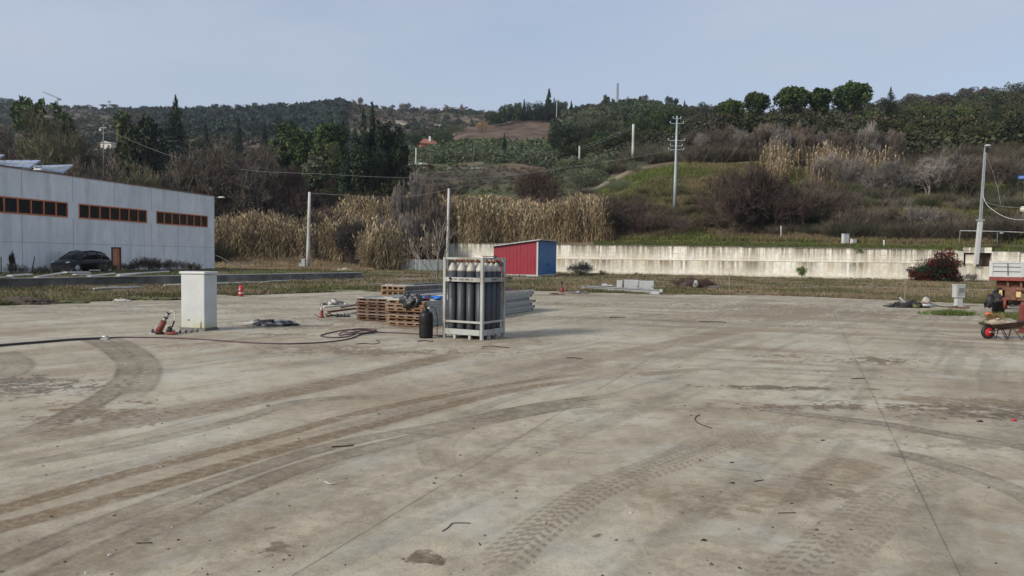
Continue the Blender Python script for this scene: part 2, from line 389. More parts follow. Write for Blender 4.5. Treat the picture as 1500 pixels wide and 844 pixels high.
# hillside
ts2 = np.concatenate([np.linspace(-2.2, -.85, 30)[:-1], np.linspace(-.85, .85, 520), np.linspace(.85, 2.2, 30)[1:]])
r2 = np.geomspace(1, 24, 330)
T2, Q2 = np.meshgrid(ts2, r2); Y2 = Dw(T2)*Q2; X2 = T2*Y2
Z2 = hill(X2, Y2)
def cover(X, Y):
    """land cover colour of the hillside"""
    t = X/Y; x = 750+F*t; D = Y
    n = fbm(X/35, Y/35, 4, 12); k = fbm(X/9, Y/9, 4, 13)
    c = L(np.broadcast_to(np.array([.115, .088, .06]), X.shape+(3,)), np.array([.08, .078, .042]), sstep(.4, .6, n))
    c = L(c, np.array([.20, .16, .10]), sstep(.55, .72, k)*.55)
    # near bank, left: dry litter
    w = (1-sstep(118, 135, D))*(1-sstep(860, 960, x)); c = L(c, np.array([.24, .175, .11]), w*.9)
    # right bank, grass
    w = sstep(860, 950, x)*(1-sstep(132, 140, D)); gb = L(np.broadcast_to(np.array([.088, .085, .036]), X.shape+(3,)), np.array([.13, .105, .058]), sstep(.36, .66, fbm(X/5, Y/5, 4, 22)))
    gb = L(gb, np.array([.075, .095, .024]), sstep(.5, .7, fbm(X/8, Y/8, 3, 24))*.7)
    c = L(c, gb, w)
    w = np.exp(-((D-Dw(t)-3)/3.0)**2)*(x > 880); c = L(c, np.array([.08, .095, .032]), np.clip(w, 0, 1)*.8)
    w = np.exp(-((D-Dw(t)-9)/5.0)**2)*(x > 880)*sstep(.35, .6, k); c = L(c, np.array([.17, .115, .08]), w*.8)
    w = sstep(126, 130, D)*(1-sstep(140, 146, D))*sstep(900, 960, x)*(1-sstep(1060, 1130, x)); c = L(c, np.array([.20, .15, .09]), w*.8)
    # brown field and green strip behind the reeds
    w = sstep(140, 150, D)*(1-sstep(200, 210, D))*sstep(560, 590, x)*(1-sstep(790, 850, x)); c = L(c, np.array([.085, .07, .045]), w); c = L(c, np.array([.12, .10, .065]), w*sstep(.45, .65, k)*.8)
    w = sstep(128, 134, D)*(1-sstep(146, 152, D))*sstep(640, 680, x)*(1-sstep(780, 830, x)); c = L(c, np.array([.085, .10, .035]), w*.8)
    # olive grove meadow
    w = sstep(205, 215, D)*(1-sstep(330, 345, D))*sstep(590, 610, x)*(1-sstep(815, 850, x)); c = L(c, np.array([.10, .105, .048]), w*.85)
    w = np.exp(-((D-222)/9)**2)*sstep(615, 635, x)*(1-sstep(700, 730, x)); c = L(c, np.array([.16, .14, .08]), w*.8)
    # ploughed field
    w = sstep(345, 350, D)*(1-sstep(424, 430, D))*sstep(655, 668, x)*(1-sstep(798, 812, x)); rows_ = .5+.5*np.sin((X*.35+Y)*.9)
    c = L(c, np.array([.125, .085, .06]), w*.95); c = L(c, np.array([.19, .14, .10]), w*sstep(.5, .7, k)*.5)
    w = sstep(424, 430, D)*(1-sstep(440, 450, D))*sstep(700, 715, x)*(1-sstep(800, 812, x)); c = L(c, np.array([.32, .28, .2]), w*.7)
    # pale bare soil by the track right of the olives
    w = np.exp(-((x-885)/16)**2-((D-152)/7)**2); c = L(c, np.array([.46, .40, .32]), np.clip(w*1.2, 0, 1))
    w = np.exp(-((x-775)/45)**2-((D-205)/12)**2); c = L(c, np.array([.22, .15, .10]), w*.8)
    # pale cliffs
    for px, D0, wx, wd in ((587, 560, 9, 14), (636, 640, 9, 16), (655, 720, 18, 14), (495, 600, 13, 16), (470, 560, 10, 14), (355, 720, 22, 10), (200, 700, 40, 8), (52, 640, 18, 10), (340, 680, 12, 9), (1018, 425, 8, 8)):
        w = np.exp(-(((x-px)/wx)**2+((D-D0)/wd)**2)); c = L(c, np.array([.52, .44, .32]), np.clip(w*2.2*sstep(.3, .6, k)-.2, 0, 1)*.85)
    # vineyard slope at the top
    w = sstep(400, 420, D)*(1-sstep(485, 500, D))*sstep(890, 910, x)*(1-sstep(985, 1010, x)); c = L(c, np.array([.07, .105, .04]), w*.9)
    return c*.85
C2 = cover(X2, Y2)
ho = link('hills', mesh_np('hills', np.stack([X2, Y2, Z2], -1).reshape(-1, 3), grid_faces(len(r2), len(ts2)), M['hills'], True, {'col': C2.reshape(-1, 3)}))
ho['kind'] = 'structure'
def hz(X, Y): return float(hill(X, Y))
def gzz(X, Y): return float(gz(X, Y))
# ------------------------------------------------------------------ concrete yard
def catmull(pts, n=14):
    pts = np.array(pts); out = []
    q = np.vstack([2*pts[0]-pts[1], pts, 2*pts[-1]-pts[-2]])
    for i in range(1, len(q)-2):
        t = np.linspace(0, 1, n, endpoint=False)[:, None]
        a, b_, c, d_ = q[i-1], q[i], q[i+1], q[i+2]
        out.append(.5*((2*b_)+(-a+c)*t+(2*a-5*b_+4*c-d_)*t**2+(-a+3*b_-3*c+d_)*t**3))
    out.append(pts[-1:]); return np.vstack(out)
def track_coords(X, Y, pl, w):
    """distance across and along a polyline for the vertices near it"""
    W = catmull([tuple(G(x, y))[:2] for x, y in pl])
    bb = (X > W[:, 0].min()-w) & (X < W[:, 0].max()+w) & (Y > W[:, 1].min()-w) & (Y < W[:, 1].max()+w)
    idx = np.nonzero(bb.ravel())[0]; px = X.ravel()[idx]; py = Y.ravel()[idx]
    bd = np.full(len(idx), 1e9); bs = np.zeros(len(idx)); bl = np.zeros(len(idx)); s0 = 0
    for i in range(len(W)-1):
        a = W[i]; d_ = W[i+1]-a; ln = np.hypot(*d_)+1e-9; u = d_/ln
        rx = px-a[0]; ry = py-a[1]; s = np.clip(rx*u[0]+ry*u[1], 0, ln); ex = rx-s*u[0]; ey = ry-s*u[1]
        dd = np.hypot(ex, ey); sg = u[0]*ry-u[1]*rx; k = dd < bd
        bd[k] = dd[k]; bs[k] = (np.sign(sg)*dd)[k]; bl[k] = s0+s[k]; s0 += ln
    k = bd < w
    return idx[k], bs[k], bl[k], s0
nsx = 1250; s_in = np.linspace(-1, 1, nsx-80); s_out = np.linspace(1, 1.6, 41)[1:]
S = np.concatenate([-s_out[::-1], s_in, s_out])
ypx = np.concatenate([np.linspace(0, 1, 560)])           # 0 = far edge
SS, YY = np.meshgrid(S, ypx)
# rows evenly spaced as seen: 1/depth linear
tt = SS*.76
De = Ded(tt); Dn = 1.6
inv = (1/De)*(1-YY)+(1/4.15)*YY
Yc = 1/inv
Yc[-1] = 3.9
extra = np.linspace(3.4, -10, 12)[:, None]+np.zeros((1, len(S)))
Yc = np.vstack([Yc, extra]); SS = np.vstack([SS, np.repeat(S[None, :], 12, 0)])
Xc = SS*.76*np.maximum(Yc, 3.9) + np.sign(SS)*np.clip(np.abs(SS)-1, 0, 1)*14
# edge raggedness at the far side
Yc[0] += (fbm(Xc[0]*1.3, Xc[0]*0, 3, 4)-.5)*.9; Yc[1] += (fbm(Xc[0]*1.3, Xc[0]*0, 3, 4)-.5)*.7
dirt = np.zeros(Xc.size); dark = np.zeros(Xc.size); tread = np.zeros(Xc.size)
Xf = Xc.ravel(); Yf = Yc.ravel()
nf1 = fbm(Xf*1.1, Yf*1.1, 4, 41); nf2 = fbm(Xf*5, Yf*5, 3, 42); nf3 = fbm(Xf*.35, Yf*.35, 3, 43)
def soft(ds, w, e=.5): return 1-sstep(w*(1-e), w, np.abs(ds))
TR = [ # (points, half width, dirt, dark, tread strength, lug pitch)
 ([(-420,828),(-120,772),(0,747),(200,690),(400,640),(550,600),(750,562),(900,542)], .12, .75, .22, 0, 0),
 ([(-420,866),(-120,798),(0,772),(200,720),(400,662),(500,635),(750,572),(900,552)], .135, .8, .25, 0, 0),
 ([(-300,960),(-60,852),(0,827),(150,765),(350,695),(500,650),(650,622),(800,592),(960,572)], .13, .25, .55, .25, .08),
 ([(-200,990),(20,868),(75,844),(200,785),(350,720),(500,668),(750,610),(920,582)], .15, .3, .5, .25, .08),
 ([(120,494),(150,505),(180,525),(188,545),(165,572),(125,597),(50,632),(0,652),(-80,680)], .19, .35, .55, 0, 0),
 ([(160,494),(190,508),(215,528),(220,545),(205,570),(160,598)], .19, .35, .5, 0, 0),
 ([(0,650),(150,625),(300,600),(450,570),(550,547),(700,512)], .3, .55, .25, 0, 0),
 ([(0,685),(200,650),(350,615),(450,587),(600,580)], .12, .1, .5, 0, 0),
 ([(725,850),(750,820),(825,755),(900,712),(1000,677),(1075,649),(1175,627)], .13, .1, .12, .8, .10),
 ([(700,835),(790,765),(860,718),(950,680),(1060,641),(1160,620),(1260,606)], .12, .1, .12, .7, .10),
 ([(1130,860),(1160,830),(1225,775),(1275,735),(1325,705),(1380,685),(1430,668)], .15, .15, .12, .75, .11),
 ([(1190,870),(1240,810),(1300,760),(1360,720),(1440,690)], .15, .15, .1, .5, .11),
 ([(1295,660),(1350,672),(1425,695),(1500,725),(1560,760)], .15, .1, .5, .6, .09),
 ([(1100,597),(1200,610),(1300,622),(1400,640),(1500,655),(1600,680)], .14, .1, .5, .55, .09),
 ([(1130,735),(1150,725),(1225,695),(1280,670)], .3, .5, 0, .3, .12),
 ([(930,550),(1050,540),(1175,542),(1300,550)], .14, .1, .4, 0, 0),
 ([(830,605),(930,600),(1000,605)], .12, .1, .25, .3, .09),
 ([(0,515),(25,530),(20,545),(-20,560)], .25, .2, .4, 0, 0),
 ([(1125,470),(1000,500),(850,530),(750,560)], .35, .35, .1, 0, 0),
 ([(1220,450),(1100,480),(1000,500),(930,520)], .4, .4, .1, 0, 0),
 ([(640,690),(625,660),(635,640),(700,600),(820,560)], .1, .1, .25, .3, .08),
 ([(660,690),(652,660),(665,640),(730,602)], .1, .1, .2, .3, .08),
 ([(1290,475),(1380,490),(1500,500)], .15, .2, .4, 0, 0),
]
for pl, hw, di, da, tr, pitch in TR:
    idx, ds, al, ln = track_coords(Xc, Yc, pl, hw*2.4)
    endf = sstep(0, ln*.05+.05, al)*(1-sstep(ln*.82, ln, al))
    nn = .5+1.0*nf1[idx]*1.0; fine = .6+.8*nf2[idx]
    # darker at the two rims of the tyre print
    prof = soft(ds, hw*1.15, .45); rim = np.exp(-((np.abs(ds)-hw*.85)/(hw*.22))**2)
    halo = soft(ds, hw*2.4, 1)*.25
    np.maximum.at(dirt, idx, 1.5*di*(prof*.8+halo*.7)*nn*fine*endf)
    np.maximum.at(dark, idx, 1.5*da*(prof*.5+rim*.5)*nn*fine*endf)
    if tr:
        ph = al/pitch + np.abs(ds)/hw*.9; lug = sstep(.0, .15, np.abs(ph % 1-.5)-.2)
        groove = (np.abs(ds) > hw*.10)*1.0*(np.abs(np.abs(ds)-hw*.55) > hw*.07)
        np.maximum.at(tread, idx, 1.25*tr*soft(ds, hw, .12)*lug*groove*(.35+1.1*nf1[idx])*endf*sstep(.30, .50, nf2[idx]*.6+nf3[idx]*.4))
SP = [ # stains: x, y, rx(m), ry(m), dirt, dark
 (145,605,.45,.28,1,.3),(15,563,.7,.35,.3,1),(35,572,.5,.25,.4,.6),(1290,528,.35,.22,1,.45),(1270,530,.5,.15,.6,.2),(1240,597,.9,.09,1,.5),(1380,600,1.0,.14,1,.6),(1470,608,.8,.12,1,.85),
 (1160,568,.75,.07,1,.7),(1150,570,.5,.05,.8,.5),(1340,585,1.1,.1,.7,.1),(1450,592,1.2,.18,.8,.15),(1180,455,2.6,1.6,.75,.2),(1150,465,2.5,.8,.7,.1),(1060,735,.45,.16,.42,.0),(1090,745,.2,.07,.6,.15),(1020,725,.3,.15,.3,0),
 (635,818,.09,.035,.9,.7),(405,800,.07,.06,.7,.6),(712,797,.045,.03,.9,.7),(395,773,.08,.03,.2,.7),(945,792,.09,.04,.8,.5),(880,785,.05,.03,.7,.5),(1210,720,.15,.08,.7,.3),(520,515,1.5,.25,.9,.3),(400,507,2,.2,.6,.1),
 (560,470,2.2,.5,.5,.35),(440,478,1.6,.3,.9,.1),(600,480,1,.3,.7,.4),(410,490,.4,.1,.3,.8),(830,445,2.2,.4,.8,.2),(770,465,2,.35,.6,.3),(900,464,.5,.12,.4,.8),(1100,448,2.5,.5,.4,.3),(1145,522,.4,.12,.8,.2),(1130,530,.3,.1,.7,.2),
 (900,540,.8,.3,.4,.0),(250,450,4,.35,.1,.5),(120,455,3,.3,.1,.45),(420,437,3,.4,0,.5),(330,445,3,.25,0,.45),(1010,470,1.4,.1,.1,.5),(1380,520,1.6,.2,.4,.1),(1030,475,3,.35,.35,.1),(760,720,.35,.2,.3,0),
 (1400,545,1.8,.15,.5,0),(300,790,.5,.2,.25,.1),(1460,650,.5,.15,.4,.3),(560,700,.6,.3,.25,0),(1130,820,.4,.2,.3,.1),(980,640,1.,.35,.25,.05),(700,500,1.2,.25,.15,.35),(730,497,.8,.15,.1,.3),(1050,600,.9,.08,.3,.2),
 (860,465,.3,.05,.3,.8),(1180,478,.9,.1,.1,.6),(1300,460,1.8,.3,.3,.3),(1210,640,.3,.1,.2,.3),(640,560,.7,.2,.4,0),(820,520,1.4,.3,.35,.1)]
for x, y, rx, ry, di, da in SP:
    c = G(x, y); k = c.y/15*1.0
    q = np.hypot((Xf-c.x)/(rx*1.25), (Yf-c.y)/(ry*1.9)); mk = q < 2.2; idx = np.nonzero(mk)[0]
    w = sstep(1.25, .15, q[idx]+(nf1[idx]-.5)*1.6+(nf2[idx]-.5)*3.2+(fbm(Xf[idx]*17, Yf[idx]*17, 3, 77)-.5)*2.6)
    w = np.clip(w*1.7, 0, 1); dirt[idx] = np.maximum(dirt[idx], di*w); dark[idx] = np.maximum(dark[idx], da*w*(.6+nf2[idx]*.9))
# sweeping drag streaks
ang = math.atan2(5.7, 3.78); u = Xf*math.cos(ang)+Yf*math.sin(ang); v = -Xf*math.sin(ang)+Yf*math.cos(ang)
st = fbm(u*.12, v*1.3, 4, 51); st2 = fbm(u*.3, v*4.5, 3, 52)
a2 = -.33; u2 = Xf*math.cos(a2)+Yf*math.sin(a2); v2 = -Xf*math.sin(a2)+Yf*math.cos(a2); sr = fbm(u2*.13, v2*1.5, 4, 53)
wr = sstep(0, 6, Xf+ (Yf-12)*.15)
dirt = np.maximum(dirt, sstep(.52, .74, st)*.45*(1-wr*.5)); dirt = np.maximum(dirt, sstep(.53, .70, sr)*.7*wr)
dark = np.maximum(dark, sstep(.52, .72, st2)*.32); dark = np.maximum(dark, sstep(.55, .74, fbm(u2*.35, v2*1.6, 4, 54))*.28*sstep(15, 24, Yf))
# small specks and gouges
att = np.stack([np.clip(dirt, 0, 1), np.clip(dark, 0, 1), np.clip(tread, 0, 1)], 1)
t = NT('weathered_concrete'); p = t.pos()
a = t.new('ShaderNodeAttribute', attribute_name='marks'); sp = t.new('ShaderNodeSeparateColor'); t.l(a.outputs['Color'], sp.inputs[0])
base = t.ramp(t.noise(.32, 6, .6, p), [(.34, (.305, .257, .178)), (.5, (.40, .35, .255)), (.66, (.465, .42, .325))])
base = t.mix(1.0, base, t.ramp(t.noise(2.6, 7, .68, p), [(.3, .74), (.5, 1.0), (.72, 1.14)]), 'MULTIPLY')
base = t.mix(1.0, base, t.ramp(t.noise(9, 6, .75, p), [(.32, .80), (.5, 1.0), (.68, 1.12)]), 'MULTIPLY'); base = t.mix(1.0, base, t.ramp(t.noise(45, 4, .8, p), [(.3, .72), (.5, 1.0), (.7, 1.15)]), 'MULTIPLY')
# grey cement film patches
base = t.mix(t.math('MULTIPLY', t.ramp(t.noise(.9, 5, .7, t.mapping(p, loc=(4, 9, 0))), [(.5, 0.0), (.68, 1.0)]), .55), base, (.43, .41, .352))
fine = t.ramp(t.noise(11, 6, .78, p), [(.36, .35), (.56, 1.0)])
base = t.mix(t.math('MULTIPLY', sp.outputs[0], t.math('MULTIPLY', fine, .95)), base, (.19, .128, .068))
base = t.mix(t.math('MULTIPLY', sp.outputs[1], t.math('MULTIPLY', fine, .95)), base, (.085, .068, .05))
base = t.mix(t.math('MULTIPLY', sp.outputs[2], .6), base, (.16, .125, .085))
# pits and tiny specks
vo = t.new('ShaderNodeTexVoronoi'); vo.inputs['Scale'].default_value = 4.2; t.l(p, vo.inputs['Vector'])
spk = t.math('MULTIPLY', t.math('LESS_THAN', vo.outputs['Distance'], .03), t.math('GREATER_THAN', t.noise(1.3, 3, .6, p), .52))
base = t.mix(t.math('MULTIPLY', spk, .65), base, (.09, .07, .05))
# cut joints
s3 = t.sep(p); ca, sa = .3714, .9285
jit = t.math('MULTIPLY', t.math('SUBTRACT', t.noise(6, 3, .6, p), .5), .012)
uu = t.math('ADD', t.math('ADD', t.math('MULTIPLY', s3[0], sa), t.math('MULTIPLY', s3[1], -ca)), 2.79+3.7*40)
vv = t.math('ADD', t.math('ADD', t.math('MULTIPLY', s3[0], ca), t.math('MULTIPLY', s3[1], sa)), -6.93+4.5*40)
uu = t.math('ADD', uu, jit); vv = t.math('ADD', vv, jit)
ju = t.math('PINGPONG', uu, 1.85); jv = t.math('PINGPONG', vv, 2.25)
lu = t.math('MULTIPLY', t.math('LESS_THAN', ju, .0055), t.ramp(t.noise(2.3, 3, .6, p), [(.3, .35), (.6, 1.0)])); lv = t.math('MULTIPLY', t.math('LESS_THAN', jv, .006), t.math('GREATER_THAN', t.noise(1.1, 3, .6, p), .44))
# broader dirt line along each joint
hu = t.math('MULTIPLY', t.ramp(ju, [(0, 1.0), (.04, 0.0)]), t.ramp(t.noise(1.7, 4, .6, p), [(.45, 0.0), (.65, 1.0)]))
jj = t.math('MAXIMUM', lu, lv)
base = t.mix(t.math('MULTIPLY', hu, .35), base, (.13, .10, .07))
base = t.mix(t.math('MULTIPLY', jj, .62), base, (.07, .058, .045))
t.b.inputs['Roughness'].default_value = .82; t.b.inputs['Specular IOR Level'].default_value = .3
bh = t.math('ADD', t.math('MULTIPLY', t.noise(24, 5, .7, p), .5), t.math('MULTIPLY', t.noise(3, 5, .6, p), .6))
bh = t.math('SUBTRACT', bh, t.math('MULTIPLY', jj, 1.2)); bh = t.math('SUBTRACT', bh, t.math('MULTIPLY', sp.outputs[2], .25))
t.bump(bh, .35, .012); M['concrete'] = t.col(base)
Zc = (fbm(Xf*.25, Yf*.25, 2, 61)-.5)*.02*0
V = np.stack([Xf, Yf, Zc], 1)
fc = grid_faces(Xc.shape[0], Xc.shape[1])[:, ::-1]
yo = link('concrete_yard', mesh_np('concrete_yard', V, fc, M['concrete'], True, {'marks': att}))
yo['kind'] = 'structure'
# ------------------------------------------------------------------ vegetation
def quads_at(C, size, g, up=0.0, asp=1.0):
    """randomly turned leaf-clump faces around centres C (n,3)"""
    n = len(C); a = g.randn(n, 3); a[:, 2] *= (1-up); a /= np.linalg.norm(a, axis=1)[:, None]+1e-9
    b_ = g.randn(n, 3); b_ = np.cross(a, b_); b_ /= np.linalg.norm(b_, axis=1)[:, None]+1e-9
    s = (size*(.6+.8*g.rand(n)))[:, None] if np.ndim(size) == 0 else size[:, None]
    a = a*s*asp; b_ = b_*s*.62
    j = 1+.35*g.randn(n, 1)*.5
    V = np.stack([C-a-b_*.4*j, C-a*.1-b_*j, C+a+b_*.3, C+a*.1+b_], 1).reshape(-1, 3)
    return V, np.arange(4*n).reshape(n, 4)
def lobe_pts(g, lobes, n, shell=.55, gap=.42, gs=.16):
    """points spread through ellipsoid lobes, denser to the outside, with gaps"""
    w = np.array([(l[3]*l[4]*l[5])**.67 for l in lobes]); w /= w.sum(); out = []
    L_ = np.array(lobes)
    k = g.choice(len(lobes), n*2, p=w); d_ = g.randn(n*2, 3); d_ /= np.linalg.norm(d_, axis=1)[:, None]
    r = (shell+(1-shell)*g.rand(n*2))**.8; r = np.where(g.rand(n*2) < .25, g.rand(n*2)**.4, r)
    p = L_[k, :3]+d_*r[:, None]*L_[k, 3:]
    q = fbm(p[:, 0]/gs+p[:, 2]/gs*.7+50, p[:, 1]/gs-p[:, 2]/gs*.7+50, 3, int(g.randint(99)))
    p = p[q > gap*.95]
    return p[:n]
def tubes_np(segs, n=4):
    """segs (k,8): p0 p1 r0 r1"""
    S_ = np.asarray(segs, float); p0 = S_[:, :3]; p1 = S_[:, 3:6]; d_ = p1-p0; d_ /= np.linalg.norm(d_, axis=1)[:, None]+1e-9
    a = np.cross(d_, np.array([.3, .5, .81])); a /= np.linalg.norm(a, axis=1)[:, None]+1e-9; b_ = np.cross(d_, a)
    V = []
    for p, r in ((p0, S_[:, 6]), (p1, S_[:, 7])):
        for k in range(n):
            an = 2*PI*k/n; V.append(p+(a*math.cos(an)+b_*math.sin(an))*r[:, None])
    V = np.stack(V, 1); m_ = len(S_); base = (np.arange(m_)*2*n)[:, None]
    Fs = [np.stack([base[:, 0]+k, base[:, 0]+(k+1) % n, base[:, 0]+n+(k+1) % n, base[:, 0]+n+k], 1) for k in range(n)]
    return V.reshape(-1, 3), np.concatenate(Fs)
def cat(*vf):
    Vs = []; Fs = []; o = 0
    for V_, F_ in vf: Vs.append(V_); Fs.append(F_+o); o += len(V_)
    return np.concatenate(Vs), np.concatenate(Fs)
def grow(g, starts, dirs, lens, rads, lim, spread=.55, up=.1, wob=.18, shrink=.72, side=(1, 2), ends=2):
    """grow a whole crown level by level; rows: p0 p1 r0 r1 level"""
    p = np.array(starts, float); d_ = np.array(dirs, float); ln = np.array(lens, float); r = np.array(rads, float); out = []
    nrm = lambda a: a/(np.linalg.norm(a, axis=1)[:, None]+1e-9)
    for lv in range(lim+1):
        np_, nd, nl, nr = [], [], [], []; q = p.copy(); dd = d_.copy(); n = len(p)
        for i in range(3):
            dd = nrm(dd+g.randn(n, 3)*wob+np.array([0, 0, up*.35])); q2 = q+dd*ln[:, None]/3
            out.append(np.column_stack([q, q2, r*(1-.22*i/3*1.3), np.maximum(r*(1-.22*(i+1)/3*1.3), .0006), np.full(n, lv)])); q = q2
            if lv < lim and i > 0:
                for k in range(side[0] if lv > 1 else side[1]):
                    m_ = g.rand(n) < (1 if k == 0 else .4); e_ = nrm(dd+g.randn(n, 3)*spread+np.array([0, 0, up*.5]))
                    np_.append(q[m_]); nd.append(e_[m_]); nl.append((ln*shrink*(.75+.4*g.rand(n)))[m_]); nr.append((r*.55)[m_])
        if lv < lim:
            for k in range(ends):
                e_ = nrm(dd+g.randn(n, 3)*spread*.8+np.array([0, 0, up*.5])); np_.append(q); nd.append(e_); nl.append(ln*shrink*(.8+.35*g.rand(n))); nr.append(r*.66)
            p, d_, ln, r = np.concatenate(np_), np.concatenate(nd), np.concatenate(nl), np.concatenate(nr)
    return np.concatenate(out)
def norm_fit(S_, H=1.0, W=None):
    """scale segments so that they fit height 1 and (if given) width W"""
    S_ = np.array(S_); z = max(S_[:, 2].max(), S_[:, 5].max()); x = np.percentile(np.abs(S_[:, [0, 1, 3, 4]]), 98.5)*2
    s = H/z; f = (W/x) if W else s
    S_[:, [2, 5]] *= s; S_[:, [0, 1, 3, 4]] *= f; return S_
PROTO = {}
def proto(kind, var, W):
    """unit-height meshes (trunk, crown); W = width / height"""
    wq = round(W*4)/4 or .25
    key = (kind, var, wq)
    if key in PROTO: return PROTO[key]
    W = wq; g = rs(abs(hash((var, int(wq*4))))%9973+len(kind)*131+7*var); hw = W/2
    nm = kind
    if kind in ('bare', 'bare_red', 'bare_grey', 'bare_green'):
        out = grow(g, [(0, 0, 0)]*2, [(.12, .02, 1), (-.15, .05, .9)], [.3, .26], [.022, .017], 5, .62, .12, .16, .76)
        S_ = norm_fit(out, 1, W); lv = S_[:, 8]
        tr = tubes_np(S_[lv <= 2], 5); tw = S_[lv > 2].copy(); tw[:, 6:8] = np.maximum(tw[:, 6:8]*.9, .0021)
        # fine twigs
        e_ = tw[tw[:, 8] >= 4]; N_ = 6500; k = g.choice(len(e_), N_); f_ = g.rand(N_, 1)
        q = e_[k, :3]*(1-f_)+e_[k, 3:6]*f_; dv = (e_[k, 3:6]-e_[k, :3]); dv /= np.linalg.norm(dv, axis=1)[:, None]+1e-9
        dv = dv+g.randn(N_, 3)*.6; dv /= np.linalg.norm(dv, axis=1)[:, None]; ll = (.03+.06*g.rand(N_))[:, None]
        fine = np.concatenate([q, q+dv*ll*np.array([W, W, 1]), np.full((N_, 1), .0021), np.full((N_, 1), .0008)], 1)
        cr_ = cat(tubes_np(tw[:, :8], 3), tubes_np(fine, 3))
    elif kind in ('thicket', 'thicket_red', 'thicket_grey', 'thicket_green'):
        # dome of many thin stems
        an = g.rand(26)*2*PI; rr = g.rand(26)**.5*.6*hw; ln_ = np.column_stack([np.cos(an)*(.15+rr/hw*1.0), np.sin(an)*(.15+rr/hw*1.0), np.ones(26)])
        out = grow(g, np.column_stack([np.cos(an)*rr, np.sin(an)*rr, 0*an]), ln_/np.linalg.norm(ln_, axis=1)[:, None], .36*(.75+.5*g.rand(26)), np.full(26, .007), 3, .45, .12, .12, .72)
        S_ = norm_fit(out, 1, W); lv = S_[:, 8]; tr = tubes_np(S_[lv <= 0], 4)
        tw = S_[lv > 0]; e_ = tw[tw[:, 8] >= 2]; N_ = 6500; k = g.choice(len(e_), N_); f_ = g.rand(N_, 1)
        q = e_[k, :3]*(1-f_)+e_[k, 3:6]*f_; dv = (e_[k, 3:6]-e_[k, :3]); dv /= np.linalg.norm(dv, axis=1)[:, None]+1e-9
        dv = dv+g.randn(N_, 3)*.5; dv /= np.linalg.norm(dv, axis=1)[:, None]; ll = (.03+.06*g.rand(N_))[:, None]
        fine = np.concatenate([q, q+dv*ll, np.full((N_, 1), .0022), np.full((N_, 1), .0008)], 1)
        tw = tw.copy(); tw[:, 6:8] = np.maximum(tw[:, 6:8], .0024)
        cr_ = cat(tubes_np(tw[:, :8], 3), tubes_np(fine, 3))
    else:
        trs = []; lobes = []; N_ = 2600; sz = .03; shell = .55; gap = .42; gs = .14
        if kind == 'stone_pine':
            trs = [(0, 0, 0, .01, 0, .5, .021, .016), (.01, 0, .5, -.01, .01, .8, .016, .008)]
            for i in range(6):
                an = i*1.05+g.rand(); trs.append((.01, 0, .50+.05*g.rand(), math.cos(an)*hw*.5, math.sin(an)*hw*.5, .72+.05*g.rand(), .008, .004))
            for i in range(15):
                an = i*2.4+g.rand()*.6; rr = math.sqrt((i+.5)/15)*.72*hw
                lobes.append((math.cos(an)*rr*1.05, math.sin(an)*rr*1.05, .80-.13*(rr/hw)**2+.012*g.randn(), hw*.34, hw*.34, .12))
            lobes.append((0, 0, .68, hw*.74, hw*.74, .16)); N_ = 6200; sz = .017; gap = .45; shell = .5; gap = .38; gs = .08
        elif kind in ('round', 'holm', 'olive_tree', 'dark_round', 'green_bush'):
            b0 = .42 if kind == 'round' else .2
            trs = [(0, 0, 0, .01, 0, b0+.15, .03, .018)]+[(.01, 0, b0*.8, math.cos(a_)*hw*.5, math.sin(a_)*hw*.5, .6+.15*g.rand(), .014, .005) for a_ in (0, 1.3, 2.6, 3.9, 5.2)]
            zc = (1+b0*.45)/2; rz_ = (1-b0*.45)/2
            for i in range(16):
                an = g.rand()*2*PI; cz = g.uniform(-1, .85); rr = math.sqrt(max(0, 1-cz*cz))*.68
                lobes.append((math.cos(an)*rr*hw, math.sin(an)*rr*hw, zc+cz*rz_*.68, hw*(.28+.16*g.rand()), hw*(.28+.16*g.rand()), rz_*(.26+.14*g.rand())))
            lobes.append((0, 0, zc, hw*.6, hw*.6, rz_*.6)); N_ = 4600; sz = .022; gap = .4; gs = .1
        elif kind in ('cypress', 'cypress_dark'):
            trs = [(0, 0, 0, 0, 0, .85, .02, .004)]
            for i in range(14):
                z = (i+.5)/14; w_ = hw*min(1, (1-z)*1.7+.08)*min(1, .55+z*3)
                lobes.append((g.randn()*.1*hw, g.randn()*.1*hw, z*.94+.03, w_*.85, w_*.85, .06))
            N_ = 3400; sz = .016; gap = .36; gs = .06
        elif kind in ('cedar_tree', 'fir_tree'):
            trs = [(0, 0, 0, .005, 0, .5, .02, .012), (.005, 0, .5, 0, 0, .99, .012, .002)]
            N_ = 0; P_ = []
            for i in range(40):
                z = .16+.82*(i/39)**.92; rr = hw*(1-z)**1.0*1.75*(.6+.55*g.rand())+.002
                for k in range(4 if z < .85 else 3):
                    an = g.rand()*2*PI; droop = -.06 if kind == 'cedar_tree' else .04
                    e0 = np.array([0, 0, z]); e1 = np.array([math.cos(an)*rr, math.sin(an)*rr, z+droop*rr*4])
                    trs.append((*e0, *e1, .005*(1.2-z), .001))
                    f_ = (g.rand(34)**.7)[:, None]; q = e0*(1-f_)+e1*f_
                    q = q+g.randn(34, 3)*np.array([.16*rr, .16*rr, .012]); P_.append(q)
            pts = np.concatenate(P_); sz = .016
        elif kind == 'oak_leafy':
            trs = [(0, 0, 0, .01, 0, .35, .03, .02)]
            for i in range(14):
                an = g.rand()*2*PI; cz = g.uniform(-.7, .9); rr = math.sqrt(max(0, 1-cz*cz))*.65
                lobes.append((math.cos(an)*rr*hw, math.sin(an)*rr*hw, .58+cz*.3, hw*.35, hw*.35, .15))
            N_ = 3500; sz = .02; gap = .46
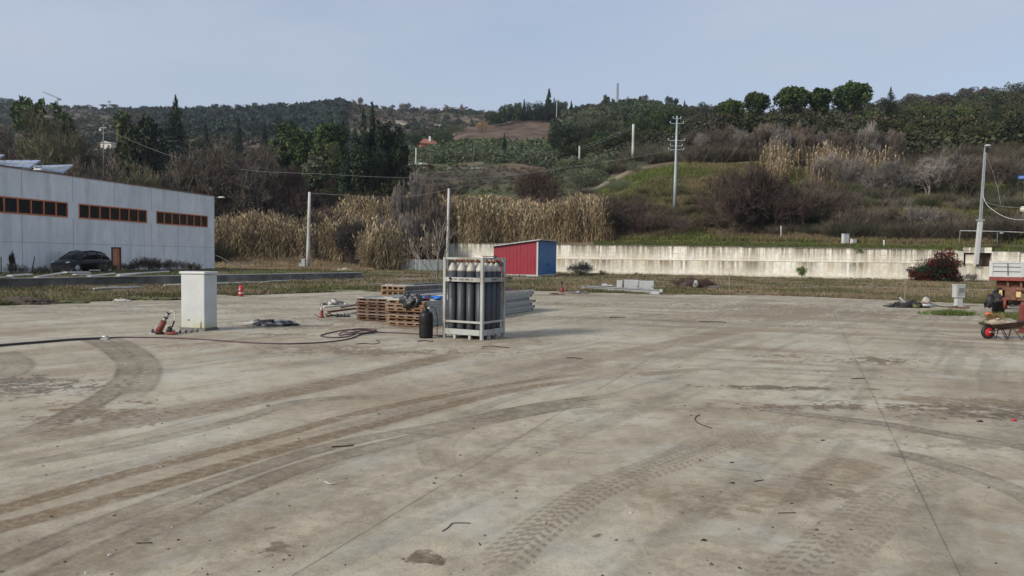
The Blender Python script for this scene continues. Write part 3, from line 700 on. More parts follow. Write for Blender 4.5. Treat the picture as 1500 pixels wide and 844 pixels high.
        if N_: pts = lobe_pts(g, lobes, N_, shell, gap, gs); pts[:, 2] = np.clip(pts[:, 2], .02, 1)
        zmx = np.percentile(pts[:, 2], 99.8)
        if kind in ('cypress', 'cypress_dark'): cr_ = quads_at(pts, sz, g, asp=1.6, up=-.8)
        elif kind in ('cedar_tree', 'fir_tree'): cr_ = quads_at(pts, sz*(1.25-pts[:, 2])*(.6+.8*g.rand(len(pts))), g, up=.6, asp=1.3)
        else: cr_ = quads_at(pts, sz, g)
        cr_[0][:, 2] *= 1/zmx; tr = tubes_np(trs, 6)
        if W < 1: cr_[0][:, :2] = cr_[0][:, :2]
    PROTO[key] = (tr, cr_, {}); return PROTO[key]
KM = {'bare': ('bark', 'twig'), 'bare_red': ('bark', 'twig_red'), 'bare_grey': ('bark_grey', 'twig_grey'), 'bare_green': ('bark', 'twig_green'),
      'thicket': ('bark', 'twig'), 'thicket_red': ('bark', 'twig_red'), 'thicket_grey': ('bark_grey', 'twig_grey'), 'thicket_green': ('bark', 'twig_green'),
      'stone_pine': ('bark', 'pine'), 'round': ('bark', 'pine'), 'holm': ('bark', 'holm'), 'olive_tree': ('bark_grey', 'olive'), 'dark_round': ('bark', 'darkpine'),
      'green_bush': ('bark', 'green'), 'cypress': ('bark', 'cedar'), 'cypress_dark': ('bark', 'darkpine'), 'cedar_tree': ('bark_grey', 'cedar'), 'fir_tree': ('bark', 'darkpine'), 'oak_leafy': ('bark', 'holm')}
MEC = {}
TREES = []
def plant(kind, name, cat_, loc, h, w, label, group=None, rz=None, var=None, mats=None, sink=.2):
    g = rs(int(abs(loc[0]*31+loc[1]*17)) % 100000+len(label))
    W = min(2.5, max(.25, w/h)); var = g.randint(3) if var is None else var
    tr, cr_, _ = proto(kind, var, W); wq = round(W*4)/4 or .25
    key = (kind, var, wq, mats)
    if key not in MEC:
        km = mats or KM[kind]
        MEC[key] = (mesh_np('trunk', tr[0], tr[1], M[km[0]], True), mesh_np('crown', cr_[0], cr_[1], M[km[1]]))
    mt, mc = MEC[key]
    e_ = empty(name, loc, g.rand()*6.28 if rz is None else rz, label, cat_, group)
    e_.location.z -= sink
    fx = w/(wq*h)
    for nm_, me in (('trunk', mt), ('crown', mc)):
        o = link(nm_, me, e_); o.scale = (h*fx, h*fx, h+sink)
    TREES.append((loc[0], loc[1], w)); return e_
def tree(kind, x, ytop, D, wpx, name, cat_, label, group=None, ybase=None, var=None, mats=None, front=False):
    yb = ybase or 380
    p0 = P(x, yb, D); z = gzz(p0.x, D) if front else hz(p0.x, D)
    if ybase is not None: z = min(z, P(x, ybase, D).z)
    top = P(x, ytop, D)
    # follow the column up
    h = top.z-z; w = wpx*D/F*1.0
    if h < .5: print('LOW', label, h); h = .5
    return plant(kind, name, cat_, (top.x, D, z), h, w, label, group, var=var, mats=mats)
g_sil = 'umbrella pines on the wood crest'
tree('stone_pine', 1070, 147, 168, 42, 'stone_pine', 'pine', 'low dark green pine at the left end of the crest row', g_sil)
tree('stone_pine', 1108, 136, 172, 38, 'stone_pine', 'pine', 'round headed pine with a narrow crown, second from the left on the crest', g_sil)
tree('stone_pine', 1162, 128, 172, 54, 'stone_pine', 'pine', 'broad flat bottomed umbrella pine standing left of the slim trunked one', g_sil)
tree('stone_pine', 1203, 130, 170, 32, 'stone_pine', 'pine', 'small umbrella pine with a bare slim pale trunk between two broad ones', g_sil, ybase=212)
tree('stone_pine', 1248, 122, 172, 58, 'stone_pine', 'pine', 'largest umbrella pine, with a ragged left side, on the crest', g_sil)
tree('fir_tree', 1305, 128, 172, 42, 'fir_tree', 'fir', 'dark pointed fir right of the umbrella pines')
tree('cypress_dark', 1460, 140, 190, 24, 'cypress', 'cypress', 'dark blunt cypress at the upper right hillside')
# crowns along the right-hand wood, one by one
gr = 'green crowns behind the bare wood'
k_ = [('holm',1345,150,195,62,'large olive green oak crown right of the dark fir'),('holm',1395,148,200,66,'wide olive green crown left of the blunt cypress'),('holm',1432,160,188,44,'low green crown touching the blunt cypress'),
      ('holm',1325,196,165,50,'yellow green oak crown above the tan reeds'),('holm',1372,200,168,48,'yellow green oak crown above the grey saplings'),('holm',1415,205,170,46,'green oak crown left of the lamp post top'),
      ('holm',1285,165,185,46,'olive green crown under the dark fir'),('olive_tree',1310,190,170,36,'grey green crown below the dark fir'),('holm',1480,165,175,60,'green crown filling the upper right edge'),
      ('round',1090,178,160,44,'dark green crown beneath the two left crest pines'),('holm',1040,195,150,50,'green tree right of the pylon top'),('holm',1140,185,160,46,'green crown beneath the broad umbrella pine'),('holm',1178,180,162,40,'green crown beside the slim pale pine trunk'),
      ('round',1225,180,162,46,'green crown under the largest umbrella pine'),('holm',1262,172,165,44,'green crown right under the largest pine'),('holm',1060,172,175,40,'dull green crown just under the leftmost crest pine')]
for kd, x, y, D, w, lb in k_: tree(kd, x, y, D, w, 'broadleaf_tree' if kd != 'round' else 'pine_tree', 'tree', lb, gr)
# middle wood
k_ = [('round',885,193,190,38,'dark green round tree with a bare foot, left of the tall concrete post'),('round',935,176,215,52,'deep green pine mass left of the pylon top'),('round',975,158,230,44,'bright topped pine just behind the pylon top'),
      ('holm',905,200,225,40,'green tree behind the tall concrete post'),('dark_round',825,180,235,46,'dark tree at the right end of the ploughed field'),('dark_round',850,190,240,40,'dark green tree left of the short concrete post'),
      ('olive_tree',862,172,300,42,'grey green tree above the dark trees'),('olive_tree',900,178,290,42,'grey green tree under the vineyard slope'),('round',1000,175,200,42,'dark green tree right of the pylon'),
      ('holm',955,205,190,44,'olive green tree left of the pylon shaft'),('holm',1015,200,165,40,'green tree at the left end of the bare wood')]
for kd, x, y, D, w, lb in k_: tree(kd, x, y, D, w, 'broadleaf_tree', 'tree', lb, 'trees on the middle slope')
tree('bare_red', 880, 156, 428, 30, 'bare_tree', 'tree', 'russet bare tree left of the vineyard slope'); tree('bare_red', 862, 160, 428, 26, 'bare_tree', 'tree', 'smaller russet bare tree beside the ridge conifers')
# ridge conifers, centre
k_ = [('cypress_dark',804,131,425,15,'cypress','dark pointed cypress, tallest on the centre ridge'),('cypress_dark',812,143,428,13,'cypress','short cypress right of the tallest ridge cypress'),('dark_round',783,150,420,44,'broadleaf_tree','dark rounded tree left of the tallest ridge cypress'),
      ('dark_round',800,152,418,38,'broadleaf_tree','dark broad crown under the tallest ridge cypress'),('round',742,152,415,26,'broadleaf_tree','green tree above the left end of the ploughed field'),('round',725,162,412,30,'broadleaf_tree','low green tree by the tan round bush'),
      ('holm',757,150,425,20,'broadleaf_tree','greyish tree left of the dark ridge group'),('cypress_dark',768,146,428,7,'cypress','thin cypress left of the dark ridge group'),('olive_tree',822,148,430,20,'broadleaf_tree','blue grey tree right of the tallest ridge cypress'),
      ('cypress_dark',837,148,440,6,'cypress','thin cypress with a lamp like bare tree beside it'),('olive_tree',838,162,420,40,'broadleaf_tree','grey green bushy tree at the end of the ridge group'),
      ('round',888,139,498,11,'broadleaf_tree','small round tree left of the lattice mast on the ridge'),('bare',884,145,496,8,'bare_tree','small bare tree left of the lattice mast'),('dark_round',938,141,482,5,'broadleaf_tree','tiny round tree on the vineyard crest'),('bare_grey',946,138,482,11,'bare_tree','small pinkish bare tree on the vineyard crest'),
      ('bare_grey',920,142,484,8,'bare_tree','tiny bare bush right of the lattice mast'),('dark_round',981,141,480,14,'broadleaf_tree','dark umbrella shaped tree above the pylon'),('dark_round',991,144,480,7,'broadleaf_tree','tiny dark tree right of the one above the pylon'),('cypress_dark',1003,147,478,4,'cypress','tiny cypress on the crest right of the pylon')]
for kd, x, y, D, w, nm_, lb in k_: tree(kd, x, y, D, w, nm_, 'cypress' if nm_ == 'cypress' else 'tree', lb, 'trees on the centre ridge')
tree('cypress_dark', 739, 196, 262, 7, 'cypress', 'cypress', 'lone slim cypress in the olive grove')
tree('dark_round', 706, 178, 392, 22, 'round_bush', 'bush', 'pale tan round bush beside the ploughed field', mats=('bark', 'tan'))
tree('round', 605, 196, 330, 24, 'broadleaf_tree', 'tree', 'green round tree left of the red roofed house')
tree('round', 650, 193, 325, 32, 'broadleaf_tree', 'tree', 'dark green round tree right of the red roofed house'); tree('holm', 668, 182, 395, 36, 'broadleaf_tree', 'tree', 'low green bush above the small red house')
# left group of evergreens
k_ = [('cedar_tree',257,140,172,52,'cedar','cedar','tall layered cedar rising above the left ridge'),('holm',190,166,160,62,'pine_tree','pine','green rounded pine left of the tall cedar'),('dark_round',216,169,158,50,'pine_tree','pine','darker pine between the green one and the tall cedar'),
      ('round',62,148,150,84,'pine_tree','pine','green pine top behind the dark bare oak on the left'),('cedar_tree',240,212,165,60,'cedar','cedar','low spreading cedar beneath the tall one'),
      ('round',425,180,165,58,'pine_tree','pine','green rounded pine left of the cypress cluster'),('round',445,192,162,44,'pine_tree','pine','bright green pine right of the rounded one'),('stone_pine',487,181,158,54,'stone_pine','pine','flat topped umbrella pine left of the cypress cluster'),
      ('holm',478,205,150,56,'pine_tree','pine','pale green bushy pine under the umbrella pine'),('olive_tree',462,230,140,40,'olive_tree','olive','blue grey bushy tree under the pale green pine'),
      ('cypress_dark',546,153,138,22,'cypress','cypress','tallest cypress of the dark cluster'),('cypress',533,160,136,24,'cypress','cypress','cypress leaning against the left of the tallest one'),('cypress',520,178,134,26,'cypress','cypress','shorter cypress at the left of the dark cluster'),
      ('cypress_dark',556,180,133,34,'cypress','cypress','wide dark cypress in front of the tallest one'),('dark_round',573,182,136,52,'cedar','cedar','dark rounded cedar forming the right of the cluster'),('dark_round',540,215,128,60,'cedar','cedar','dark bushy conifer at the foot of the cluster'),
      ('cypress',508,215,130,24,'cypress','cypress','brownish cypress at the left foot of the cluster'),('dark_round',585,222,134,36,'cedar','cedar','low dark conifer at the right foot of the cluster'),
      ('cypress_dark',350,172,230,10,'cypress','cypress','small dark cypress behind the bare oaks'),('cypress_dark',405,171,260,8,'cypress','cypress','left one of the pair of thin far cypresses'),('cypress_dark',412,173,262,8,'cypress','cypress','right one of the pair of thin far cypresses'),
      ('fir_tree',388,178,235,14,'fir_tree','fir','small dark fir left of the thin cypress pair'),('fir_tree',345,188,215,26,'palm_like_tree','tree','dark spiky tree behind the bare oaks'),('cypress_dark',302,178,240,9,'cypress','cypress','thin cypress right of the tall cedar'),
      ('cypress_dark',481,176,190,6,'cypress','cypress','thin cypress behind the umbrella pine'),('cypress_dark',503,174,190,10,'cypress','cypress','dark little cypress right behind the umbrella pine')]
for kd, x, y, D, w, nm_, ct, lb in k_: tree(kd, x, y, D, w, nm_ if nm_ != 'palm_like_tree' else 'fir_tree', ct, lb, 'evergreens left of the reeds')
# bare oaks and shrubs, left
k_ = [('bare_green',78,158,116,130,'dark bare oak with greenish crown behind the shed roof'),('bare_green',125,190,118,84,'dark bare tree right of the greenish oak'),('bare',30,180,124,90,'bare tree at the far left edge'),('bare',165,222,114,76,'low brown bare tree behind the roof ridge'),
      ('bare_green',215,228,112,72,'mossy bare tree beneath the low cedar'),('bare',262,212,116,80,'bare tree below the tall cedar'),('bare',330,196,119,120,'broad bare oak with forking limbs above the building corner'),('bare',300,228,117,86,'bare oak at the building corner'),
      ('bare',385,208,119,100,'broad bare oak right of the forking one'),('bare_red',420,238,119,80,'brown bare tree left of the white lamp pole'),('bare',360,248,118,90,'low bare oak over the dry reeds'),('bare_red',445,262,119,60,'small brown bare tree behind the white lamp pole'),
      ('bare_green',190,250,108,76,'small bare tree behind the right part of the roof'),('bare',100,228,112,96,'low bare tree behind the solar panels')]
for kd, x, y, D, w, lb in k_: tree(kd, x, y, D, w, 'bare_tree', 'tree', lb, 'bare trees on the left')
tree('thicket_red', 470, 300, 113, 40, 'bare_shrub', 'shrub', 'dark brown shrub right of the white lamp pole')
tree('thicket', 410, 290, 119, 90, 'bare_shrub', 'shrub', 'dark shrub mass left of the white lamp pole')
tree('thicket', 345, 290, 119, 80, 'bare_shrub', 'shrub', 'dark shrub mass right of the building corner')
tree('bare_grey', 610, 246, 112, 40, 'bare_tree', 'tree', 'pale grey poplar with upright branches behind the reeds')
tree('bare_grey', 588, 266, 110, 24, 'bare_tree', 'tree', 'smaller pale grey sapling left of the upright poplar')
tree('bare', 636, 262, 104.5, 30, 'bare_tree', 'tree', 'pale sapling right of the upright poplar')
tree('thicket', 512, 312, 105, 42, 'bare_shrub', 'shrub', 'dark brown shrub amid the reeds between the two poles')
tree('thicket_grey', 560, 312, 102.5, 26, 'bare_shrub', 'shrub', 'grey brown brush amid the reeds')
tree('bare', 620, 300, 102, 50, 'bare_tree', 'tree', 'thin bare tree behind the glazed fence', front=True)
tree('bare_grey', 597, 310, 101, 28, 'bare_tree', 'tree', 'slim white stemmed tree in front of the reeds', front=True)
tree('thicket', 635, 330, 101, 34, 'bare_shrub', 'shrub', 'dark bush at the left end of the retaining wall', front=True)
tree('bare_red', 785, 243, 112, 72, 'bare_tree', 'tree', 'dark bare tree standing out of the reeds above the shed')
# olives
k_ = [(849,248,138,70,'large round olive above the reeds'),(872,226,150,62,'grey green olive behind the large round one'),(832,230,155,52,'olive left of the two round olives'),(905,262,128,44,'dull green olive above the purple brown bush'),(930,237,137,44,'grey green bush left of the grassy bank')]
for x, y, D, w, lb in k_: tree('olive_tree', x, y, D, w, 'olive_tree', 'olive', lb, 'olives beside the grassy bank')
tree('green_bush', 815, 262, 134, 22, 'green_bush', 'bush', 'bright yellow green bush left of the large round olive'); tree('green_bush', 893, 258, 140, 26, 'green_bush', 'bush', 'bright yellow green bush right of the large round olive')
# shrubs on the bank
k_ = [('thicket_red',918,277,101,90,'purple brown domed bush at the right end of the reeds'),('thicket_red',962,302,98.5,100,'low purple brown bush at the foot of the pylon'),('thicket_red',1106,226,99,140,'tallest purple brown bush on the bank'),
      ('thicket_red',1080,256,97,90,'purple brown bush leaning on the tallest one'),('thicket_red',1188,258,98,130,'wide brown bush right of the tallest one'),('thicket_red',1146,262,97,100,'brown bush between the tallest one and the wide one'),
      ('thicket',1250,292,94,60,'grey brown brush right of the wide bush'),('thicket',1296,296,93,66,'grey brown brush above the two white boxes'),('thicket_grey',1345,292,91,66,'grey brush above the red leaved bush'),('thicket',1392,300,90,56,'grey brown brush left of the lamp post foot'),
      ('thicket_grey',1215,222,118,50,'tan grey thicket above the wide brown bush'),('thicket_grey',1245,226,116,46,'tan grey thicket right of its twin'),('thicket_green',1470,300,90,60,'greenish brush right of the lamp post'),('bare_grey',1285,235,112,50,'grey sapling on the upper bank above the brush'),
      ('bare_grey',1320,225,112,50,'grey sapling on the upper bank under the yellow green oaks'),('bare_grey',1362,215,110,56,'tall grey sapling in the middle of the upper bank'),('bare_grey',1395,222,112,50,'grey sapling left of the lamp post top'),('bare',1420,240,108,46,'brown bare sapling touching the lamp post'),
      ('bare',1462,225,108,56,'brown bare tree right of the lamp post top'),('thicket_green',990,300,106,40,'low green brown brush behind the pylon foot'),('thicket_green',1030,308,101,50,'low green brown brush left of the purple bush')]
for kd, x, y, D, w, lb in k_: tree(kd, x, y, D, w, 'bare_shrub' if 'thicket' in kd else 'bare_tree', 'shrub' if 'thicket' in kd else 'tree', lb, 'shrubs and saplings on the bank')
# bare wood along the crest above the grass
g = rs(5)
wl = ['first', 'second', 'third', 'fourth', 'fifth', 'sixth', 'seventh', 'eighth', 'ninth', 'tenth', 'eleventh', 'twelfth', 'thirteenth', 'fourteenth', 'fifteenth', 'sixteenth']
for i in range(16):
    x = 1012+i*19.5+g.randn()*3; tree('bare_grey' if i % 3 == 1 else 'bare', x, 176+g.rand()*16+(6 if i < 3 else 0), 136+g.rand()*4, 30+g.rand()*12, 'bare_tree', 'tree', 'bare thin tree, %s from the left in the row on the upper bank edge' % wl[i], 'bare row on the upper bank edge')
# far ridges, trees against the sky on the left
k_ = [(13,144,790,14,'round'),(24,147,790,8,'round'),(3,143,795,8,'round'),(46,146,790,5,'cypress_dark'),(56,150,790,5,'dark_round'),(82,147,790,10,'fir_tree'),(152,153,800,13,'stone_pine'),(167,153,800,14,'stone_pine'),(212,155,800,8,'dark_round'),(225,160,800,12,'dark_round'),
      (297,155,800,7,'dark_round'),(373,150,720,9,'dark_round'),(331,153,760,20,'dark_round'),(350,153,760,16,'dark_round'),(493,144,680,9,'dark_round'),(404,154,700,20,'dark_round'),(430,153,700,18,'dark_round')]
wd = {'round': 'dark round tree', 'cypress_dark': 'thin dark cypress', 'dark_round': 'dark blue green tree', 'fir_tree': 'dark pointed tree', 'stone_pine': 'flat topped pine'}
pl_ = ['at the far left edge of the skyline', 'second on the left skyline', 'cut by the left picture edge', 'above the left oak', 'just left of the crane', 'under the crane', 'left of the far mast', 'right of the far mast', 'left of the tall cedar on the skyline', 'touching the tall cedar on the skyline', 'right of the tall cedar on the skyline',
       'highest on the skyline between cedar and cypresses', 'right of the far pale house', 'over the pale scarp', 'on top of the wooded knoll', 'left on the wooded far ridge', 'on the wooded far ridge above the green pines']
for (x, y, D, w, kd), pp in zip(k_, pl_): tree(kd, x, y, D, w, 'ridge_tree', 'tree', wd[kd]+' '+pp, 'trees on the far left skyline')
k_ = [(395,5),(560,8),(575,7),(590,8),(598,9),(619,8),(631,5),(638,9),(655,7),(677,7),(527,7),(519,6)]
for i, (x, w) in enumerate(k_[1:]):
    yt = {0:155,1:154,2:152,3:151,4:155,5:160,6:158,7:153,8:153,9:143,10:146}[i]
    tree('bare_grey', x, yt-1, 780 if x > 550 else 690, w+3, 'ridge_tree', 'tree', ['small bare tree', 'greyish bare tree', 'bare round tree', 'wider bare tree', 'lone bare tree', 'thin bare tree', 'bare tree left of the white house', 'bare tree beside the white house', 'bare tree right of the white house', 'brown bare tree', 'little bare tree'][i]+' '+['left', 'next to left', 'in the middle', 'right', 'in the gap', 'right of the gap', 'on the ridge', 'on the ridge', 'on the ridge', 'on the brown knoll', 'at the knoll top'][i]+(' of the far bare row' if i < 4 else (' of the far ridge' if i < 6 else '')), 'bare trees on the far skyline')
# ------------------------------------------------------------------ masses nobody could count
def blob_proto(g, n, sz, flat=.8):
    d_ = g.randn(n, 3); d_ /= np.linalg.norm(d_, axis=1)[:, None]; d_[:, 2] = np.abs(d_[:, 2])
    p_ = d_*(.55+.45*g.rand(n, 1))*np.array([.5, .5, flat]); return quads_at(p_, sz, g)
def scatter(name, pts, protos, seed, colf=None, mat='scrub', tilt=0):
    """pts rows: x y z sx sz r g b"""
    g = rs(seed); Vs = []; Fs = []; Cs = []; o = 0; k = g.randint(len(protos), size=len(pts))
    for i, (V_, F_) in enumerate(protos):
        q = pts[k == i]
        if not len(q): continue
        an = g.rand(len(q))*6.28; c, s = np.cos(an)[:, None], np.sin(an)[:, None]
        X_ = (V_[None, :, 0]*c-V_[None, :, 1]*s)*q[:, 3:4]+q[:, 0:1]; Y_ = (V_[None, :, 0]*s+V_[None, :, 1]*c)*q[:, 3:4]+q[:, 1:2]; Z_ = V_[None, :, 2]*q[:, 4:5]+q[:, 2:3]
        Vs.append(np.stack([X_, Y_, Z_], -1).reshape(-1, 3)); Fs.append((F_[None]+(np.arange(len(q))*len(V_))[:, None, None]).reshape(-1, F_.shape[1])+o); o += len(q)*len(V_)
        cc = np.repeat(q[:, None, 5:8], len(V_), 1).reshape(-1, 3); cc = cc*(1+.25*np.repeat(g.randn(len(cc)//4), 4)[:len(cc), None] if len(cc) % 4 == 0 else 1); Cs.append(np.clip(cc, .005, 1))
    o_ = link(name, mesh_np(name, np.concatenate(Vs), np.concatenate(Fs), M[mat], False, {'col': np.concatenate(Cs)})); o_['kind'] = 'stuff'; return o_
g = rs(77)
fp = [blob_proto(g, 46, .17) for i in range(5)]; fp2 = [blob_proto(g, 170, .062) for i in range(5)]
# far woods and scrub: density by place
N_ = 52000; xs = g.uniform(-60, 1560, N_); Ds = np.exp(g.uniform(math.log(135), math.log(860), N_)); tt_ = (xs-750)/F; X_ = tt_*Ds; n_ = fbm(X_/30, Ds/30, 4, 71); n2_ = fbm(X_/80, Ds/50, 3, 72)
keep = np.zeros(N_, bool); C_ = np.zeros((N_, 3)); H_ = np.zeros(N_)
dkg = np.array([.030, .044, .026]); brn = np.array([.075, .06, .045]); olv = np.array([.055, .062, .032]); gry = np.array([.10, .085, .065]); blu = np.array([.028, .042, .032])
def reg(mask, prob, col, h):
    global keep
    w_ = mask & (g.rand(N_) < prob); keep |= w_; C_[w_] = col; H_[w_] = h
far = Ds > 210
reg(far, .22+.0*xs, brn, 1.6); reg(far & (n_ > .52), .6, olv, 2.2); reg(far & (n_ > .62), .7, dkg, 3); reg(far & (n_ < .40), .3, gry, 2.)
reg((xs < 560) & (Ds < 240), .5, brn, 2.5); reg((xs < 560) & (Ds < 260) & (n_ > .52), .8, olv, 3)
# wooded far ridge 230..515
reg((xs > 225) & (xs < 505) & (Ds > 430) & (Ds < 720) & (n2_ > .36), .95, blu, 5.5)
reg((xs > 500) & (xs < 545) & (Ds > 560) & (Ds < 690), .5, brn, 2)
# right wooded hill
reg((xs > 1010) & (Ds > 143) & (Ds < 330), .42, np.array([.058, .062, .03]), 4.6); reg((xs > 1010) & (Ds > 150) & (Ds < 330) & (n_ > .5), .45, np.array([.042, .052, .022]), 5.4)
reg((xs > 1000) & (Ds >= 330) & (n_ > .5), .8, olv, 3)
reg((xs > 1280) & (Ds > 330), .5, np.array([.09, .095, .045]), 2.5)
reg((xs > 900) & (xs < 1010) & (Ds > 170) & (Ds < 400), .6, np.array([.045, .060, .026]), 4.0)
reg((xs > 815) & (xs < 905) & (Ds > 160) & (Ds < 420), .8, np.array([.07, .08, .045]), 4.0); reg((xs > 815) & (xs < 905) & (Ds > 200) & (Ds < 330) & (n_ > .5), .9, dkg, 5)
reg((xs > 720) & (xs < 815) & (Ds > 428) & (Ds < 470), .9, dkg, 4)
reg((xs > 890) & (xs < 1005) & (Ds > 400) & (Ds < 486), .9, np.array([.05, .075, .03]), 1.7)
# olive grove rows
ol = (xs > 590) & (xs < 835) & (Ds > 206) & (Ds < 338); keep &= ~ol
rowk = np.abs(((Ds+X_*.12)/15) % 1-.5) < .2; reg(ol & rowk, .95, np.array([.095, .115, .065]), 3.2)
reg((xs > 590) & (xs < 830) & (Ds > 300) & (Ds < 345), .5, np.array([.085, .11, .045]), 2.8)
reg((xs > 565) & (xs < 830) & (Ds < 208), .35, np.array([.08, .07, .045]), .7); fld = ((xs > 660) & (xs < 808) & (Ds > 338) & (Ds < 428)) | ((Ds < 160) & (xs > 800) & (xs < 1010)); keep &= ~fld
gapz = (xs > 612) & (xs < 705) & (np.abs(Ds-221) < 8); keep &= ~gapz
for px, D0, wx, wd_ in ((587, 560, 10, 22), (636, 640, 10, 24), (495, 600, 12, 20), (355, 720, 18, 12)): keep &= ~((np.abs(xs-px) < wx) & (np.abs(Ds-D0) < wd_))
Z_ = hill(X_, Ds); sz_ = H_*(.6+.8*g.rand(N_))*(1+np.maximum(Ds-300, 0)/900); near_ = Ds < 300
def mk(mask): return np.stack([X_, Ds, Z_-.15*sz_, sz_*1.45, sz_*1.2, C_[:, 0], C_[:, 1], C_[:, 2]], 1)[mask]
print('scrub', keep.sum(), (keep & near_).sum())
scatter('far_scrub', mk(keep & ~near_), fp, 3); scatter('hillside_scrub', mk(keep & near_), fp2, 4)
# twiggy undergrowth
def brush_proto(g, n):
    an = g.rand(n)*6.28; r_ = g.rand(n)**.5*.35; p0 = np.column_stack([np.cos(an)*r_, np.sin(an)*r_, g.rand(n)*.35])
    d_ = np.column_stack([np.cos(an)*(.2+r_*1.6)+g.randn(n)*.25, np.sin(an)*(.2+r_*1.6)+g.randn(n)*.25, .6+.5*g.rand(n)]); ln = (.18+.42*g.rand(n))[:, None]
    sd = g.randn(n, 3); sd = np.cross(sd, d_); sd /= np.linalg.norm(sd, axis=1)[:, None]; sd *= (.0035+.0055*g.rand(n))[:, None]; p1 = p0+d_*ln
    V_ = np.stack([p0-sd, p0+sd, p1+sd*.4, p1-sd*.4], 1).reshape(-1, 3); return V_, np.arange(4*n).reshape(n, 4)
bp = [brush_proto(g, 480) for i in range(5)]
def brush(name, n, xr, Dr, h, cols, seed, rel=False, thr=.40):
    g = rs(seed); xs = g.uniform(*xr, n); t_ = (xs-750)/F; Ds = g.uniform(*Dr, n)+(Dw(t_) if rel else 0); X_ = t_*Ds
    k = (fbm(X_/6, Ds/5, 3, seed) > thr); xs, Ds, X_ = xs[k], Ds[k], X_[k]; n = len(xs); c = np.array(cols)[g.randint(len(cols), size=n)]
    hh = h*(.55+.75*g.rand(n))*(.6+.8*fbm(X_/9, Ds/9, 3, seed+1)); z = np.where(Ds > Dw(X_/Ds)+.05, hill(X_, Ds), gz(X_, Ds))
    scatter(name, np.column_stack([X_, Ds, z-.1, hh*1.1, hh, c]), bp, seed+2)
bw = [(.09, .07, .053), (.12, .094, .07), (.08, .066, .046), (.07, .068, .04)]; gw = [(.165, .145, .12), (.12, .105, .083), (.085, .078, .05)]
brush('left_undergrowth', 900, (-80, 320), (105, 150), 4.6, bw, 101, thr=.3); brush('oak_undergrowth', 560, (300, 520), (121, 150), 3.8, bw, 103, thr=.3)
brush('pole_undergrowth', 260, (430, 660), (112, 132), 3.2, bw, 105)
brush('upper_bank_undergrowth', 380, (1005, 1300), (134, 141), 3.6, gw+bw, 111, thr=.3); brush('right_slope_undergrowth', 300, (1290, 1540), (122, 145), 3.2, gw+bw, 113, thr=.36)
brush('upper_saplings', 130, (1240, 1540), (114, 130), 3.2, gw, 121, thr=.44)
brush('bank_brush', 460, (1225, 1540), (6, 14), 2.5, bw+gw, 131, rel=True, thr=.34); brush('mid_bank_brush', 120, (1180, 1540), (22, 34), 2.4, gw+[(.07,.075,.035)]*3, 133, rel=True, thr=.44); brush('left_bank_brush', 150, (900, 1100), (14, 26), 1.3, [(.09,.085,.04),(.12,.10,.06)], 135, rel=True, thr=.46)
brush('foot_brush', 140, (930, 1240), (8, 15), 1.5, bw, 141, rel=True)
brush('middle_slope_undergrowth', 200, (840, 1005), (146, 180), 3.4, gw+[(.075,.07,.04)], 151, thr=.36)
# crowns of the woods, too many and too merged to count
def crown_protos(kind, n, mult):
    out = []
    for i in range(3):
        V_, F_ = proto(kind, i, 1.0)[1]; gg = rs(i+40); k = gg.permutation(len(F_))[:n]; Q = V_[F_[k]]; c = Q.mean(1, keepdims=True); Q = c+(Q-c)*mult; out.append((Q.reshape(-1, 3), np.arange(4*len(k)).reshape(-1, 4)))
    return out
cp = crown_protos('holm', 1300, 1.45)
def wood(name, n, xr, Dr, h, cols, seed, pr=None):
    g = rs(seed); xs = g.uniform(*xr, n); Ds = g.uniform(*Dr, n); X_ = (xs-750)/F*Ds; c = np.array(cols)[g.randint(len(cols), size=n)]*(.75+.5*g.rand(n, 1)); hh = h*(.6+.7*g.rand(n)); scatter(name, np.column_stack([X_, Ds, hill(X_, Ds)-.08*hh, hh*(.95+.4*g.rand(n)), hh, c]), pr or cp, seed+1)
dg = (.034, .042, .018); og = (.055, .057, .024); yg = (.068, .068, .026); gg_ = (.062, .066, .042); bw_ = (.075, .06, .045)
wood('right_hill_wood', 190, (1270, 1560), (146, 215), 6.5, [og, yg, og, dg, gg_], 201); wood('crest_wood', 120, (1005, 1310), (148, 171), 7.2, [og, dg, gg_, bw_], 203); wood('middle_wood', 110, (822, 1012), (165, 330), 6.0, [dg, og, gg_, dg], 205)
wood('left_valley_wood', 150, (-70, 520), (152, 260), 6.5, [bw_, bw_, og, dg, gg_], 207); wood('cluster_foot_wood', 26, (470, 600), (126, 145), 5.0, [dg, dg, og], 209); wood('upper_right_wood', 160, (1000, 1560), (220, 420), 7, [og, dg, bw_, gg_], 211)
